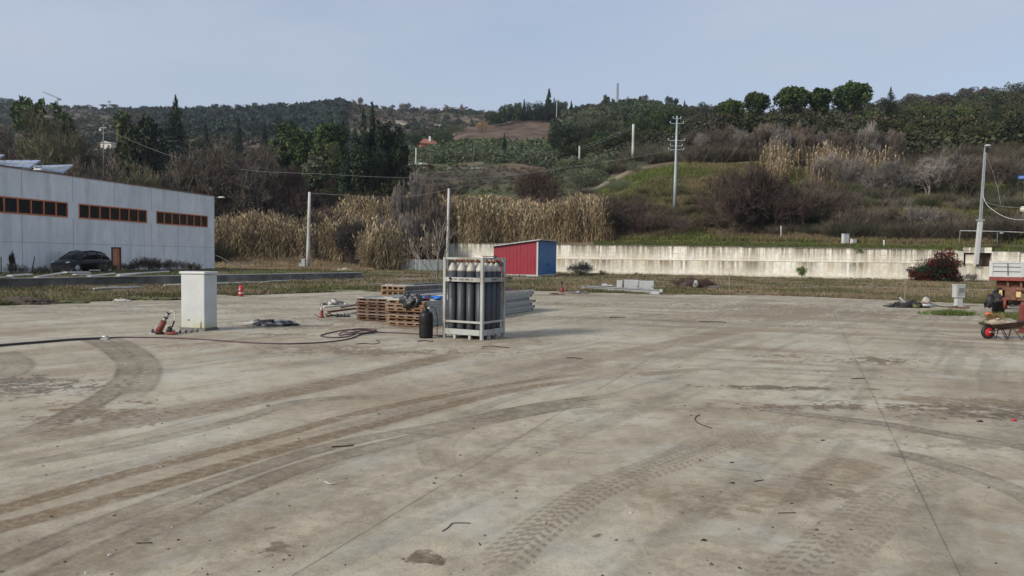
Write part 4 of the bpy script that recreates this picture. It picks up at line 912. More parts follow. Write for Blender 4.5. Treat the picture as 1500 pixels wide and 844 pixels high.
# reeds
def reeds(name, pts, seed):
    """pts: x y z h"""
    g = rs(seed); n = len(pts); Vs = []; Cs = []
    x, y, z, h = pts.T; lean = g.randn(n, 2)*.13+(fbm(x/1.8, y/1.8, 2, 67)[:, None]-.5)*.7; base = np.array([.268, .205, .125]); tint = (np.clip(1+.34*g.randn(n), .35, 1.9)*(.55+.95*fbm(x/2.2, y/2.2, 3, 66)))[:, None]
    cb = base*tint*np.array([1, 1, 1])+g.randn(n, 1)*np.array([.01, 0, -.01]); green = g.rand(n) < .10; cb[green] = np.array([.17, .16, .08])*tint[green]
    def pt(f): return np.stack([x+lean[:, 0]*h*f*f, y+lean[:, 1]*h*f*f, z+h*f], 1)
    def quad(a, b_, c, d_, col): Vs.append(np.stack([a, b_, c, d_], 1).reshape(-1, 3)); Cs.append(np.repeat(col, 4, 0))
    an = g.rand(n)*PI; w = np.stack([np.cos(an), np.sin(an), 0*an], 1)
    ks = [0, .35, .7, .93]
    for f0, f1 in zip(ks[:-1], ks[1:]):
        quad(pt(f0)-w*.022, pt(f0)+w*.022, pt(f1)+w*.016, pt(f1)-w*.016, cb*.95)
    # plume
    wd = .07+.06*g.rand(n)[:, None]; pc = np.clip(cb*1.05+.012, 0, .5)
    quad(pt(.88), pt(.95)+w*wd, pt(1.0)+w*.02, pt(.96)-w*wd*.8, pc)
    for k in range(9):
        f = .12+.8*g.rand(n); p0 = pt(f); an = g.rand(n)*2*PI; ln = (.45+.6*g.rand(n))
        dr = np.stack([np.cos(an), np.sin(an), .55-1.0*(g.rand(n) < .55)*1.0-.3*g.rand(n)], 1); sd = np.stack([-np.sin(an), np.cos(an), g.randn(n)*.3], 1)*.028
        p1 = p0+dr*ln[:, None]*.5+np.array([0, 0, .08]); p2 = p1+(dr*np.array([.8, .8, 1])-np.array([0, 0, .7]))*ln[:, None]*.5
        quad(p0-sd*.5, p0+sd*.5, p1+sd, p1-sd, cb*(.8+.4*g.rand(n, 1))); quad(p1-sd, p1+sd, p2+sd*.2, p2-sd*.2, cb*(.75+.4*g.rand(n, 1)))
    V_ = np.concatenate(Vs); o_ = link(name, mesh_np(name, V_, np.arange(len(V_)).reshape(-1, 4), M['scrub'], False, {'col': np.clip(np.concatenate(Cs), .01, 1)})); o_['kind'] = 'stuff'
    return o_
N_ = 60000; xs = g.uniform(312, 900, N_); tt_ = (xs-750)/F; dw_ = Dw(tt_); q_ = g.rand(N_)
Dmx = np.interp(xs, [312, 450, 470, 640, 760, 900], [114, 113, 122, 119, 116, 110]); D0_ = np.interp(xs, [312, 450, 525, 530, 640, 660, 900], [106.5, 106.5, 103, 97, 100, 104.2, 97.]); D0_ = np.maximum(D0_, np.where(xs > 641, dw_+.6, 0))
Ds = D0_+(Dmx-D0_)*q_**.9; X_ = tt_*Ds; Z_ = np.where(Ds > dw_+.05, hill(X_, Ds), gz(X_, Ds))
topy = np.interp(xs, [312, 340, 400, 440, 462, 490, 510, 540, 700, 735, 760, 830, 860, 884, 892, 900], [318, 308, 306, 312, 305, 292, 284, 283, 284, 280, 292, 286, 283, 284, 320, 350])+7*(fbm(xs/14, xs*0, 3, 5)-.5)*2
H0_ = CAMZ+np.array([P(a_, b_, 1).z-CAMZ for a_, b_ in zip(xs[:1], topy[:1])])[0]*0
ry = np.array([(Fv.z+Rv.z*(a_-750)/F+Uv.z*(422-b_)/F)/(Fv.y+Rv.y*(a_-750)/F+Uv.y*(422-b_)/F) for a_, b_ in zip(xs, topy)])
cap_ = CAMZ+ry*Ds-Z_; clump = fbm(X_/2.6, Ds/2.0, 3, 6); hh = np.minimum(g.uniform(2.2, 5.4, N_)*(.55+.9*clump), cap_*(.6+.4*g.rand(N_)**.6)*(.72+.5*clump))
den = fbm(X_/2.6, Ds/2.2, 4, 91); kp = (hh > .8) & (den > .22) & (g.rand(N_) < .66)
for (ex, ed, rx_, rd_) in ((512, 104, 15, 4), (560, 101, 8, 2), (620, 100.5, 9, 2.5)): kp &= ~(((xs-ex)/rx_)**2+((Ds-ed)/rd_)**2 < 1)
print('reeds', kp.sum())
reeds('reeds', np.stack([X_, Ds, Z_-.1, hh], 1)[kp], 8)
# tan reeds on the upper bank
N_ = 800; xs = np.concatenate([g.normal(1135, 12, N_//3), g.normal(1205, 14, N_//3), g.normal(1245, 26, N_//3)]); Ds = g.uniform(116, 132, len(xs)); X_ = (xs-750)/F*Ds; hh = g.uniform(2.5, 5.2, len(xs))
reeds('upper_reeds', np.stack([X_, Ds, hill(X_, Ds)-.1, hh], 1), 9)
# ------------------------------------------------------------------ grass
def grass(name, x, y, z, h, w, col, seed, blades=4):
    g = rs(seed); n = len(x); P0 = np.stack([x, y, z], 1); Vs = []; Cs = []
    for k in range(blades):
        an = g.rand(n)*6.28; off = np.stack([g.randn(n), g.randn(n), 0*x], 1)*(w*1.6)[:, None]; u_ = np.stack([np.cos(an), np.sin(an), 0*an], 1)*w[:, None]
        tip = np.stack([g.randn(n)*.45, g.randn(n)*.45, np.ones(n)], 1)*(h*(.6+.7*g.rand(n)))[:, None]
        Vs.append(np.stack([P0+off-u_, P0+off+u_, P0+off+tip], 1).reshape(-1, 3)); Cs.append(np.repeat(col*(1+.2*g.randn(n, 1)), 3, 0))
    V_ = np.concatenate(Vs); o_ = link(name, mesh_np(name, V_, np.arange(len(V_)).reshape(-1, 3), M['grass'], False, {'col': np.clip(np.concatenate(Cs), .01, 1)})); o_['kind'] = 'stuff'
def gcol(X, Y, k1, k2, seed):
    n = fbm(X/3.5, Y/3, 4, seed); return L(np.broadcast_to(np.array(k1), X.shape+(3,)), np.array(k2), sstep(.40, .62, n))
N_ = 90000; xs = g.uniform(-60, 1560, N_); tt_ = (xs-750)/F; e_ = Ded(tt_); D1 = Dw(tt_)-.3; Ds = 1/(1/(e_+.1)*(1-g.rand(N_))+1/D1*g.rand(N_)); Ds = e_+.15+(D1-e_)*g.rand(N_)**1.7; X_ = tt_*Ds
kp = (fbm(X_/2.2, Ds/1.6, 4, 14) > .44) & (pathmask(xs, Ds, X_, Ds)*1.3 < g.rand(N_)); X_, Ds, xs, e_ = X_[kp], Ds[kp], xs[kp], e_[kp]
cc = gcol(X_, Ds, (.22, .175, .11), (.12, .115, .055), 15); br = ((X_ < -3) & (Ds-e_ < 5))*sstep(.4, .6, fbm(X_/6, Ds/3, 3, 31)); cc = L(cc, np.array([.10, .14, .035]), br*.35)
far_ = sstep(88, 95, Ds)*(X_ < -6)*sstep(.35, .5, fbm(X_/7, Ds/4, 3, 33)); cc = L(cc, np.array([.09, .17, .03]), far_*.9)
hh = (.05+.13*g.rand(len(X_)))*(1+far_)*(.7+.9*fbm(X_/1.5, Ds/1.5, 2, 16)); ww = .012+Ds*.00035
# outside the raised platform
lowx = -26.2+(Ds-37.8)*(13.5/24.2); ok = ~((X_ < lowx+.35) & (Ds < 62))
grass('verge_grass', X_[ok], Ds[ok], gz(X_, Ds)[ok]-.01, hh[ok], ww[ok], cc[ok], 17)
N_ = 80000; xs = g.uniform(870, 1540, N_); tt_ = (xs-750)/F; Ds = Dw(tt_)+.3+g.rand(N_)**1.2*42; X_ = tt_*Ds; kp = fbm(X_/3, Ds/3, 4, 44) > .33; X_, Ds = X_[kp], Ds[kp]
cc = gcol(X_, Ds, (.185, .15, .08), (.125, .125, .045), 22); cc = L(cc, np.array([.11, .15, .035]), sstep(.5, .7, fbm(X_/8, Ds/8, 3, 24))*.8)
q = Ds-Dw(X_/Ds); cc = L(cc, np.array([.085, .10, .035]), (np.exp(-((q-1.5)/1.6)**2))*.9); cc = L(cc, np.array([.20, .14, .10]), np.exp(-((q-9)/4)**2)*sstep(.35, .6, fbm(X_/4, Ds/4, 3, 45))*.8)
grass('bank_grass', X_, Ds, hill(X_, Ds)-.03, .2+.5*g.rand(len(X_))*(q > 4), .03+.05*g.rand(len(X_)), cc, 46, 5)
# flattened straw between the ditch and the reeds, left
N_ = 34000; xs = g.uniform(314, 545, N_); tt_ = (xs-750)/F; Ds = g.uniform(91, 108, N_); X_ = tt_*Ds
cc = gcol(X_, Ds, (.38, .29, .175), (.27, .21, .12), 47); grass('straw_litter', X_, Ds, np.where(Ds > Dw(X_/Ds)+.1, hill(X_, Ds), gz(X_, Ds)), .3+.9*sstep(94, 104, Ds)*fbm(X_/3, Ds/3, 3, 48)*g.rand(N_)*1.4, np.full(N_, .05), cc, 49, 4)
# ------------------------------------------------------------------ materials for built things
def wallmat():
    t = NT('stained_retaining_concrete'); p = t.coord()
    s = t.sep(p)   # object space: x along the wall, z up
    base = t.ramp(t.noise(.25, 4, .6, p), [(.35, (.66, .62, .51)), (.65, (.84, .81, .71))])
    base = t.mix(1.0, base, t.ramp(t.noise(2.5, 6, .7, p), [(.3, .78), (.7, 1.1)]), 'MULTIPLY')
    # block joints in the upper band
    def line(v, per, w): return t.math('LESS_THAN', t.math('PINGPONG', v, per/2), w)
    up = t.math('GREATER_THAN', s[2], 1.86)
    j = t.math('MULTIPLY', t.math('MAXIMUM', line(s[0], 1.15, .035), line(t.math('ADD', s[2], .05), .55, .03)), up)
    j = t.math('MULTIPLY', j, t.ramp(t.noise(.8, 3, .6, p), [(.42, .0), (.66, .6)]))
    base = t.mix(j, base, (.17, .15, .11))
    # run-off streaks below the coping and below the ledge
    sv_ = t.noise(1, 4, .65, t.mapping(p, (2.6, 1, .16)))
    sw_ = t.noise(1, 3, .6, t.mapping(p, (.25, 1, .02), loc=(5, 0, 0)))
    def fall(top, ln):
        d_ = t.math('DIVIDE', t.math('SUBTRACT', top, s[2]), ln); return t.math('MULTIPLY', t.ramp(d_, [(0, 1.0), (1, 0.0)]), t.math('GREATER_THAN', d_, 0.0))
    top = t.math('ADD', t.math('MULTIPLY', s[0], -.0095), 3.9)
    a_ = t.math('MULTIPLY', t.ramp(sv_, [(.40, 0.0), (.56, 1.0)]), fall(top, 1.9)); b_ = t.math('MULTIPLY', t.ramp(sv_, [(.36, 0.0), (.54, 1.0)]), fall(1.82, 1.9))
    base = t.mix(t.math('MULTIPLY', t.math('MAXIMUM', a_, t.math('MULTIPLY', b_, t.ramp(sw_, [(.4, .2), (.55, 1.0)]))), .95), base, (.13, .105, .068))
    rust = t.math('MULTIPLY', t.ramp(t.noise(1, 3, .6, t.mapping(p, (.55, 1, .1), loc=(9, 0, 2))), [(.52, 0.0), (.62, 1.0)]), fall(1.86, 1.9))
    base = t.mix(t.math('MULTIPLY', rust, .6), base, (.34, .24, .09))
    edge = t.math('LESS_THAN', t.math('ABSOLUTE', t.math('SUBTRACT', s[2], 1.86)), .05); base = t.mix(t.math('MULTIPLY', edge, .6), base, (.2, .15, .08))
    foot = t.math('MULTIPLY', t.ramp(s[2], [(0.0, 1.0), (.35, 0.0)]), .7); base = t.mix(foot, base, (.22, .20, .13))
    t.bump(t.noise(9, 4, .7, p), .4, .03); return t.col(base)
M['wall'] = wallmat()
def panelwall():
    t = NT('grey_cast_panel'); p = t.coord(); s = t.sep(p)
    base = t.ramp(t.noise(.22, 5, .6, p), [(.35, (.67, .69, .70)), (.65, (.78, .79, .79))])
    base = t.mix(1.0, base, t.ramp(t.noise(1.6, 6, .7, t.mapping(p, (1, 1, .35))), [(.3, .84), (.7, 1.08)]), 'MULTIPLY')
    st = t.math('MULTIPLY', t.ramp(t.noise(1, 4, .65, t.mapping(p, (1.1, 1.1, .06))), [(.5, 0.0), (.66, 1.0)]), t.ramp(s[2], [(.0, .3), (1, .6)]))
    base = t.mix(t.math('MULTIPLY', st, .4), base, (.25, .27, .28))
    t.bump(t.noise(6, 4, .6, p), .15, .01); t.b.inputs['Roughness'].default_value = .8; return t.col(base)
M['panelwall'] = panelwall()
M['joint'] = mat_basic('panel_joint', (.42, .44, .45), .9)
M['orange'] = mat_basic('orange_frame_paint', (.52, .17, .075), .5, var=.15, dirt=(.25, .1, .05), dirtamt=.4)
M['brownedge'] = mat_basic('brown_flashing', (.17, .09, .06), .5, var=.2)
M['darkglass'] = mat_basic('dark_window_glass', (.012, .014, .017), .18, var=.3, bump=.02)
M['roofgrey'] = mat_basic('roof_membrane', (.3, .3, .29), .9)
M['rackgrey'] = mat_basic('grey_rack_paint', (.36, .38, .36), .45, var=.10, scale=5, dirt=(.20, .12, .07), dirtamt=.8)
M['bottle'] = mat_basic('dark_grey_bottle_paint', (.034, .041, .049), .5, var=.18, scale=4, dirt=(.10, .10, .10), dirtamt=.35)
M['shoulder'] = mat_basic('white_shoulder_paint', (.42, .41, .37), .45, var=.08, scale=9, dirt=(.38, .33, .24), dirtamt=.6)
M['brass'] = mat_basic('tarnished_brass', (.30, .15, .08), .4, .7, var=.4, scale=14)
M['black'] = mat_basic('black_rubber', (.015, .015, .016), .6, var=.3)
M['blackgloss'] = mat_basic('black_bottle_paint', (.008, .008, .009), .5, var=.3, dirt=(.03, .026, .022), dirtamt=.4, spec=.3)
M['white'] = mat_basic('white_paint', (.50, .51, .50), .5, var=.06, dirt=(.42, .40, .34), dirtamt=.4)
M['offwhite'] = mat_basic('offwhite_board', (.50, .49, .45), .6, var=.1, scale=3, dirt=(.33, .30, .24), dirtamt=.6)
M['greymetal'] = mat_basic('galvanised_metal', (.42, .44, .45), .5, .35, var=.15, dirt=(.28, .25, .2), dirtamt=.5)
M['palegrey'] = mat_basic('pale_grey_enclosure', (.43, .45, .45), .5, var=.08, dirt=(.35, .33, .28), dirtamt=.4)
M['polegrey'] = mat_basic('pale_pole_concrete', (.50, .50, .47), .8, var=.15, scale=2, dirt=(.25, .23, .19), dirtamt=.5)
M['polesteel'] = mat_basic('blue_grey_pole_steel', (.36, .42, .44), .45, .3, var=.1, scale=1.5)
M['red'] = mat_basic('red_cladding', (.27, .010, .026), .5, var=.12, scale=1.2, dirt=(.22, .02, .035), dirtamt=.4)
M['blue'] = mat_basic('blue_cladding', (.02, .14, .34), .5, var=.12, scale=1.2, dirt=(.03, .10, .26), dirtamt=.5)
M['redpaint'] = mat_basic('red_oxide_paint', (.20, .036, .026), .6, var=.3, scale=5, dirt=(.14, .06, .04), dirtamt=.8)
M['rust'] = mat_basic('rusty_steel', (.17, .075, .045), .8, var=.5, scale=9, dirt=(.07, .04, .03), dirtamt=.7)
M['darkrust'] = mat_basic('dark_rusty_metal', (.06, .035, .028), .7, var=.5, scale=7)
M['timber'] = mat_basic('orange_timber', (.19, .108, .053), .75, var=.35, scale=9, dirt=(.18, .10, .05), dirtamt=.6)
M['darktimber'] = mat_basic('dark_stained_timber', (.13, .065, .038), .8, var=.5, scale=9, dirt=(.06, .04, .03), dirtamt=.8)
M['sheet'] = mat_basic('grey_formwork_sheet', (.40, .42, .43), .5, .2, var=.2, scale=3, dirt=(.16, .15, .14), dirtamt=.6)
M['darksheet'] = mat_basic('dark_panel_side', (.085, .088, .092), .6, var=.3, scale=4, dirt=(.30, .31, .32), dirtamt=.4)
M['palesheet'] = mat_basic('pale_panel_top', (.42, .41, .37), .6, var=.25, scale=3, dirt=(.20, .17, .13), dirtamt=.6)
M['bag'] = mat_basic('black_plastic_bag', (.022, .024, .028), .38, var=.3, scale=8, bump=.5)
M['bluecloth'] = mat_basic('blue_cloth', (.03, .16, .55), .7, var=.35, scale=9)
M['navycloth'] = mat_basic('navy_cloth', (.02, .035, .085), .8, var=.35, scale=9)
M['hose'] = mat_basic('dark_red_hose', (.085, .036, .046), .55, var=.35, scale=6)
M['hoseblack'] = mat_basic('black_hose', (.03, .027, .03), .55, var=.35, scale=6)
M['redbright'] = mat_basic('bright_red_paint', (.52, .03, .035), .4, var=.15, scale=8)
M['orangebright'] = mat_basic('bright_orange', (.75, .14, .05), .5, var=.15)
M['rubble'] = mat_basic('rubble', (.36, .31, .23), .9, var=.4, scale=9)
M['ragwhite'] = mat_basic('dirty_white_cloth', (.42, .40, .37), .9, var=.3, scale=9)
M['raggrey'] = mat_basic('dirty_grey_cloth', (.13, .125, .12), .9, var=.6, scale=9)
M['carpaint'] = mat_basic('dark_car_paint', (.006, .007, .011), .32, var=.1, bump=0, spec=.3)
M['lamp'] = mat_basic('lamp_glass', (.65, .66, .64), .25, var=.05, bump=0)
M['amber'] = mat_basic('yellowed_lamp', (.60, .42, .20), .4, var=.1)
M['terracotta'] = mat_basic('terracotta_roof', (.26, .10, .065), .8, var=.2, scale=2); M['redwall'] = mat_basic('red_house_wall', (.38, .09, .06), .8, var=.1)
M['plaster'] = mat_basic('pale_plaster', (.62, .58, .50), .85, var=.08, scale=1); M['whiteplaster'] = mat_basic('white_plaster', (.78, .77, .73), .85, var=.05, scale=1)
M['pv'] = mat_basic('solar_cell', (.20, .23, .33), .22, .1, var=.1, scale=2, bump=0)
M['lowwall'] = mat_basic('dark_weathered_concrete', (.12, .115, .105), .9, var=.4, scale=1.5, dirt=(.30, .28, .25), dirtamt=.5)
M['gravelpath'] = mat_basic('gravel_yard', (.26, .24, .2), .9, var=.2, scale=2)
M['glasspane'] = mat_basic('frosted_pane', (.19, .215, .225), .35, var=.12, scale=2)
M['cut'] = mat_basic('grass_sod', (.09, .10, .035), .9, var=.4, scale=8)
M['dirt'] = mat_basic('heaped_soil', (.075, .055, .04), .95, var=.4, scale=9, bump=.8)
M['signblue'] = mat_basic('blue_sign', (.04, .18, .60), .5, var=.08)
M['wire'] = mat_basic('wire', (.20, .20, .20), .5, var=.1)
def place(o, x, y, z=0.0):
    p = G(x, y, z); o.location = p; return o
# ------------------------------------------------------------------ retaining wall
def wall_pt(t): # on the wall line
    D_ = float(100.14/(1+.4615*t)); return Vector((t*D_, D_, 0))
wa = wall_pt(-.104); wb = wall_pt(.602); wd_ = (wb-wa); wl_ = wd_.length; wang = math.atan2(wd_.y, wd_.x)
rw = empty('retaining_wall', (wa.x, wa.y, 0), wang, 'long whitish streaked concrete retaining wall below the grassy bank', 'wall')
def wtop(s): return 3.9-.0095*s
def wallseg(x0, x1, z0, f1, th, yoff):
    m_ = MB(); n = max(1, int((x1-x0)/3)); 
    vs_ = []; 
    for i in range(n+1):
        x = x0+(x1-x0)*i/n; zt = f1(x)
        vs_ += [(x, yoff, z0), (x, yoff+th, z0), (x, yoff+th, zt), (x, yoff, zt)]
    fs_ = []
    for i in range(n):
        a_ = 4*i; fs_ += [(a_+4, a_+0, a_+3, a_+7)[::1], (a_+1, a_+5, a_+6, a_+2), (a_+3, a_+2, a_+6, a_+7), (a_, a_+4, a_+5, a_+1)]
    fs_ += [(0, 1, 2, 3), (4*n+3, 4*n+2, 4*n+1, 4*n)]
    return m_.add(vs_, fs_)
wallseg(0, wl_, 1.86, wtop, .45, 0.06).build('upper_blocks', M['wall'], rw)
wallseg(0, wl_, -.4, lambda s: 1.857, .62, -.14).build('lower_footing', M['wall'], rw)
wallseg(0, wl_, 0, lambda s: 0, .1, 0) if False else None
mc = MB()
for i in range(int(wl_/6)):
    x = i*6+.05; mc.box((x+2.95, .28, wtop(x+2.95)+.04), (5.86, .52, .07), rz=0)
mc.build('coping', M['lowwall'], rw)
# stepped end of the wall, right
rb = empty('wall_end_block', (wb.x, wb.y, 0), wang, 'stained concrete block with a dark square opening at the right end of the retaining wall', 'wall')
m_ = MB(); H1 = 3.15
m_.box((.25, .3, 1.4), (.5, .9, 3.4)); m_.box((1.75, .3, .65), (2.5, .9, 1.9)); m_.box((1.75, .3, 3.3), (2.5, .9, .55)); m_.box((4.2, .25, 1.4), (2.4, 1.1, 3.5)); m_.box((1.2, .45, 2.25), (1.0, .5, 1.3))
m_.build('block', M['wall'], rb)
b = MB(); b.box((1.75, .72, 2.3), (2.5, .05, 1.45)); b.build('opening_back', M['darkrust'], rb)
rc = empty('concrete_end_wall', (wb.x+5.3*math.cos(wang), wb.y+5.3*math.sin(wang), 0), wang-.2, 'smooth brownish concrete wall behind the trailer', 'wall')
m_ = MB(); m_.box((6, .3, 1.3), (12, .6, 3.5)); m_.build('slab', M['wall'], rc); m_ = MB(); m_.box((6, .29, 3.1), (12.1, .72, .12)); m_.build('coping', M['lowwall'], rc)
# ------------------------------------------------------------------ low wall and raised ground, left
la = Vector((-26.2-13.5/24.2*30, 7.8, 0)); lb = Vector((-12.6, 62.1, 0)); ld_ = lb-la; ll_ = ld_.length; lang = math.atan2(ld_.y, ld_.x)
lw = empty('low_wall', (la.x, la.y, 0), lang, 'long low dark concrete kerb wall holding the raised ground on the left', 'wall')
m_ = MB(); m_.box((ll_/2, .15, .17), (ll_, .3, .66)); m_.build('body', M['lowwall'], lw); m_ = MB(); m_.box((ll_/2, .15, .525), (ll_+.04, .36, .045)); m_.build('coping', M['palegrey'], lw)
ss = np.linspace(0, 1, 160); wv = np.linspace(0, 1, 60); SS2, WV = np.meshgrid(ss, wv)
nrm_ = Vector((-math.sin(lang), math.cos(lang), 0)); Sd = SS2*(ll_+26); Wd = .3+WV**1.5*62
Xr = la.x+math.cos(lang)*Sd+nrm_.x*Wd; Yr = la.y+math.sin(lang)*Sd+nrm_.y*Wd
Zr = (.47*(1-sstep(0, 22, Sd-ll_)))*(1-(1-sstep(0, 5, Wd-.3))*sstep(0, .8, Sd-ll_))-.10*(1-sstep(0, 4, Wd-.3))*sstep(0, .8, Sd-ll_)+.10*(fbm(Xr/3, Yr/3, 3, 81)-.5)*sstep(.3, 2, Wd-.3)-.12*sstep(15, 25, Sd-ll_)
cc = L(np.broadcast_to(np.array([.23, .19, .12]), Xr.shape+(3,)), np.array([.11, .12, .05]), sstep(.4, .6, fbm(Xr/3, Yr/3, 4, 82))); 
ro = link('raised_ground', mesh_np('raised_ground', np.stack([Xr, Yr, Zr], -1).reshape(-1, 3), grid_faces(60, 160), M['ground'], True, {'col': cc.reshape(-1, 3)})); ro['kind'] = 'structure'
def rz_(X, Y):
    s_ = (X-la.x)*math.cos(lang)+(Y-la.y)*math.sin(lang); return .47*(1-float(sstep(0, 22, s_-ll_)))-.12*float(sstep(15, 25, s_-ll_))
# grass on it
g = rs(19); N_ = 16000; s_ = g.uniform(ll_*.35, ll_+22, N_); w_ = .4+g.rand(N_)**1.6*26; X_ = la.x+math.cos(lang)*s_+nrm_.x*w_; Y_ = la.y+math.sin(lang)*s_+nrm_.y*w_
zz_ = .47*(1-sstep(0, 22, s_-ll_))-.12*sstep(15, 25, s_-ll_); cc = gcol(X_, Y_, (.23, .19, .11), (.10, .12, .045), 83)
grass('platform_grass', X_, Y_, zz_-.02, .1+.35*g.rand(N_)*fbm(X_/2, Y_/2, 3, 84)*(w_ < 6), np.full(N_, .025), cc, 85)
# ------------------------------------------------------------------ industrial building
Dc = 75.0; C0 = Vector((-.4026*Dc, Dc, 0)); bd = Vector((-.203, -1, 0)).normalized(); bang = math.atan2(bd.y, bd.x)
# local axes: x runs from the far corner towards the camera, y = into the building, z up
bl = empty('industrial_building', (C0.x, C0.y, .3), bang, 'long grey concrete panel industrial building with orange framed ribbon windows', 'building')
def wx(D): return (Dc-D)*math.hypot(1, .203)
W_ = wx(33); H_ = 7.45; zb = 4.27; zt = 5.43; sgn = -1
doorx = wx(61.5); wins = [(wx(73.9), wx(66.4)), (wx(65.2), wx(57.6)), (wx(56.55), wx(48.9)), (wx(47.9), wx(40.2))]
# which local y points inside? outward normal faces +x world
inn = Vector((-1, .203, 0)); ly = Vector((-math.sin(bang), math.cos(bang), 0)); SG = 1 if ly.dot(inn) > 0 else -1
m_ = MB()
def wbx(m_, x0, x1, z0, z1, t0=0.0, t1=.25): m_.box(((x0+x1)/2, SG*(t0+t1)/2, (z0+z1)/2), (x1-x0, t1-t0, z1-z0))
wbx(m_, 0, W_, zt, H_); wbx(m_, 0, doorx-.55, 0, zb); wbx(m_, doorx+.55, W_, 0, zb); wbx(m_, doorx-.55, doorx+.55, 2.1, zb)
xs_ = [0]+[v for w_ in wins for v in w_]+[W_]
for i in range(0, len(xs_), 2): wbx(m_, xs_[i], xs_[i+1], zb, zt)
# far gable end and the back
m_.box((.125, SG*15.2, H_/2), (.25, 29.9, H_)); m_.box((W_/2, SG*30.3, H_/2-.2), (W_, .25, H_-.4))
m_.build('wall', M['panelwall'], bl)
m_ = MB()
for D_ in (69.4, 65.8, 61.4, 57.05, 52.5, 48.4, 44, 40): wbx(m_, wx(D_)-.03, wx(D_)+.03, zt+.02, H_-.02, -.006, 0); wbx(m_, wx(D_)-.03, wx(D_)+.03, .02, zb-.02, -.006, 0)
wbx(m_, .02, W_, 2.28, 2.32, -.008, 0); m_.build('joint', M['joint'], bl)
m_ = MB(); wbx(m_, -.06, W_, H_, H_+.10, -.06, .31); m_.box((.1, SG*15.3, H_+.05), (.32, 29.9, .10)); m_.build('roof_edge', M['brownedge'], bl)
m_ = MB(); m_.box((W_/2+.13, SG*15.2, H_-.35), (W_-.26, 29.8, .1)); m_.build('roof', M['roofgrey'], bl)
npane = [7, 7, 7, 7]
for (a_, c_), n_ in zip(wins, npane):
    f_ = MB(); k_ = (c_-a_)/n_
    wbx(f_, a_, c_, zb, zb+.10, -.03, .12); wbx(f_, a_, c_, zt-.10, zt, -.03, .12); wbx(f_, a_, a_+.09, zb+.1, zt-.1, -.03, .12); wbx(f_, c_-.09, c_, zb+.1, zt-.1, -.03, .12)
    for i in range(1, n_): wbx(f_, a_+i*k_-.045, a_+i*k_+.045, zb+.1, zt-.1, -.025, .11)
    wo = f_.build('window', M['orange'], bl)
    p_ = MB(); wbx(p_, a_+.09, c_-.09, zb+.1, zt-.1, .06, .08); p_.build('pane', M['darkglass'], wo)
f_ = MB(); wbx(f_, doorx-.55, doorx-.42, 0, 2.1, -.03, .1); wbx(f_, doorx+.42, doorx+.55, 0, 2.1, -.03, .1); wbx(f_, doorx-.42, doorx+.42, 2.0, 2.1, -.03, .1)
do = MB(); wbx(do, doorx-.42, doorx+.42, 0.02, 2.0, .02, .07); d_o = do.build('door', M['orange'], bl); f_.build('frame', M['black'], d_o); m_ = MB(); m_.tube([(doorx+.3, SG*-.03, 1.0), (doorx+.18, SG*-.03, 1.0)], .015, 6); m_.build('handle', M['greymetal'], d_o)
for k_, (x, y, D_) in enumerate(((322, 289.5, 75.1), (45, 249, 53.4))):
    fl = empty('floodlight', P(x-(6 if k_ == 0 else 0), y, D_), 0, ['white floodlight sticking out from the far top corner of the grey building', 'white floodlight on the roof edge below the solar panels'][k_], 'lamp', 'floodlights on the grey building')
    m_ = MB(); m_.bar((-.05, 0, -.02), (.38, -.05, .02), .04); m_.build('arm', M['greymetal'], fl); m_ = MB(); m_.box((.62, -.1, .03), (.6, .34, .14), taper=.8); m_.build('head', M['white'], fl, .03)
# solar arrays on the roof
def solar(c4, label):
    q = [Vector(v) for v in c4]; o_ = empty('solar_array', (q[0].x, q[0].y, H_+.2), 0, label, 'solar panel', 'solar panels on the roof')
    q = [v-o_.location for v in q]; nn = (q[1]-q[0]).cross(q[3]-q[0]).normalized()*.05
    m_ = MB(); m_.add([v-nn for v in q]+[v for v in q], [(3,2,1,0),(4,5,6,7),(0,1,5,4),(1,2,6,5),(2,3,7,6),(3,0,4,7)]); m_.build('backing', M['greymetal'], o_)
    sg = 1 if nn.z > 0 else -1; up = nn.normalized()*sg*.012; nc = 5; nr = 2
    for i in range(nc):
        m_ = MB()
        for j in range(nr):
            def pt(u, v): return (q[0]*(1-u)+q[1]*u)*(1-v)+(q[3]*(1-u)+q[2]*u)*v+up+(nn*sg if sg > 0 else Vector())
            u0, u1, v0, v1 = (i+.04)/nc, (i+.96)/nc, (j+.04)/nr, (j+.96)/nr
            m_.add([pt(u0, v0), pt(u1, v0), pt(u1, v1), pt(u0, v1)], [(0, 1, 2, 3)])
        m_.build('panel', M['pv'], o_)

    m_ = MB()
    for v in (q[2]*.5+q[3]*.5, q[2]): m_.bar(v, (v.x, v.y, -.1), .035)
    m_.build('strut', M['darkrust'], o_)
solar((P(55, 247.5, 55), P(91, 254.5, 58), P(108, 241.8, 62), P(47, 243.5, 60)), 'right hand tilted solar array on the grey roof')
solar((P(-22, 242, 50), P(43, 247.5, 53), P(60, 235.5, 58), P(-8, 236, 56)), 'larger tilted solar array left of the other on the grey roof')
solar((P(-70, 236, 46), P(-12, 239, 49), P(7, 227.5, 54), P(-50, 227, 52)), 'solar array cut off by the left picture edge')
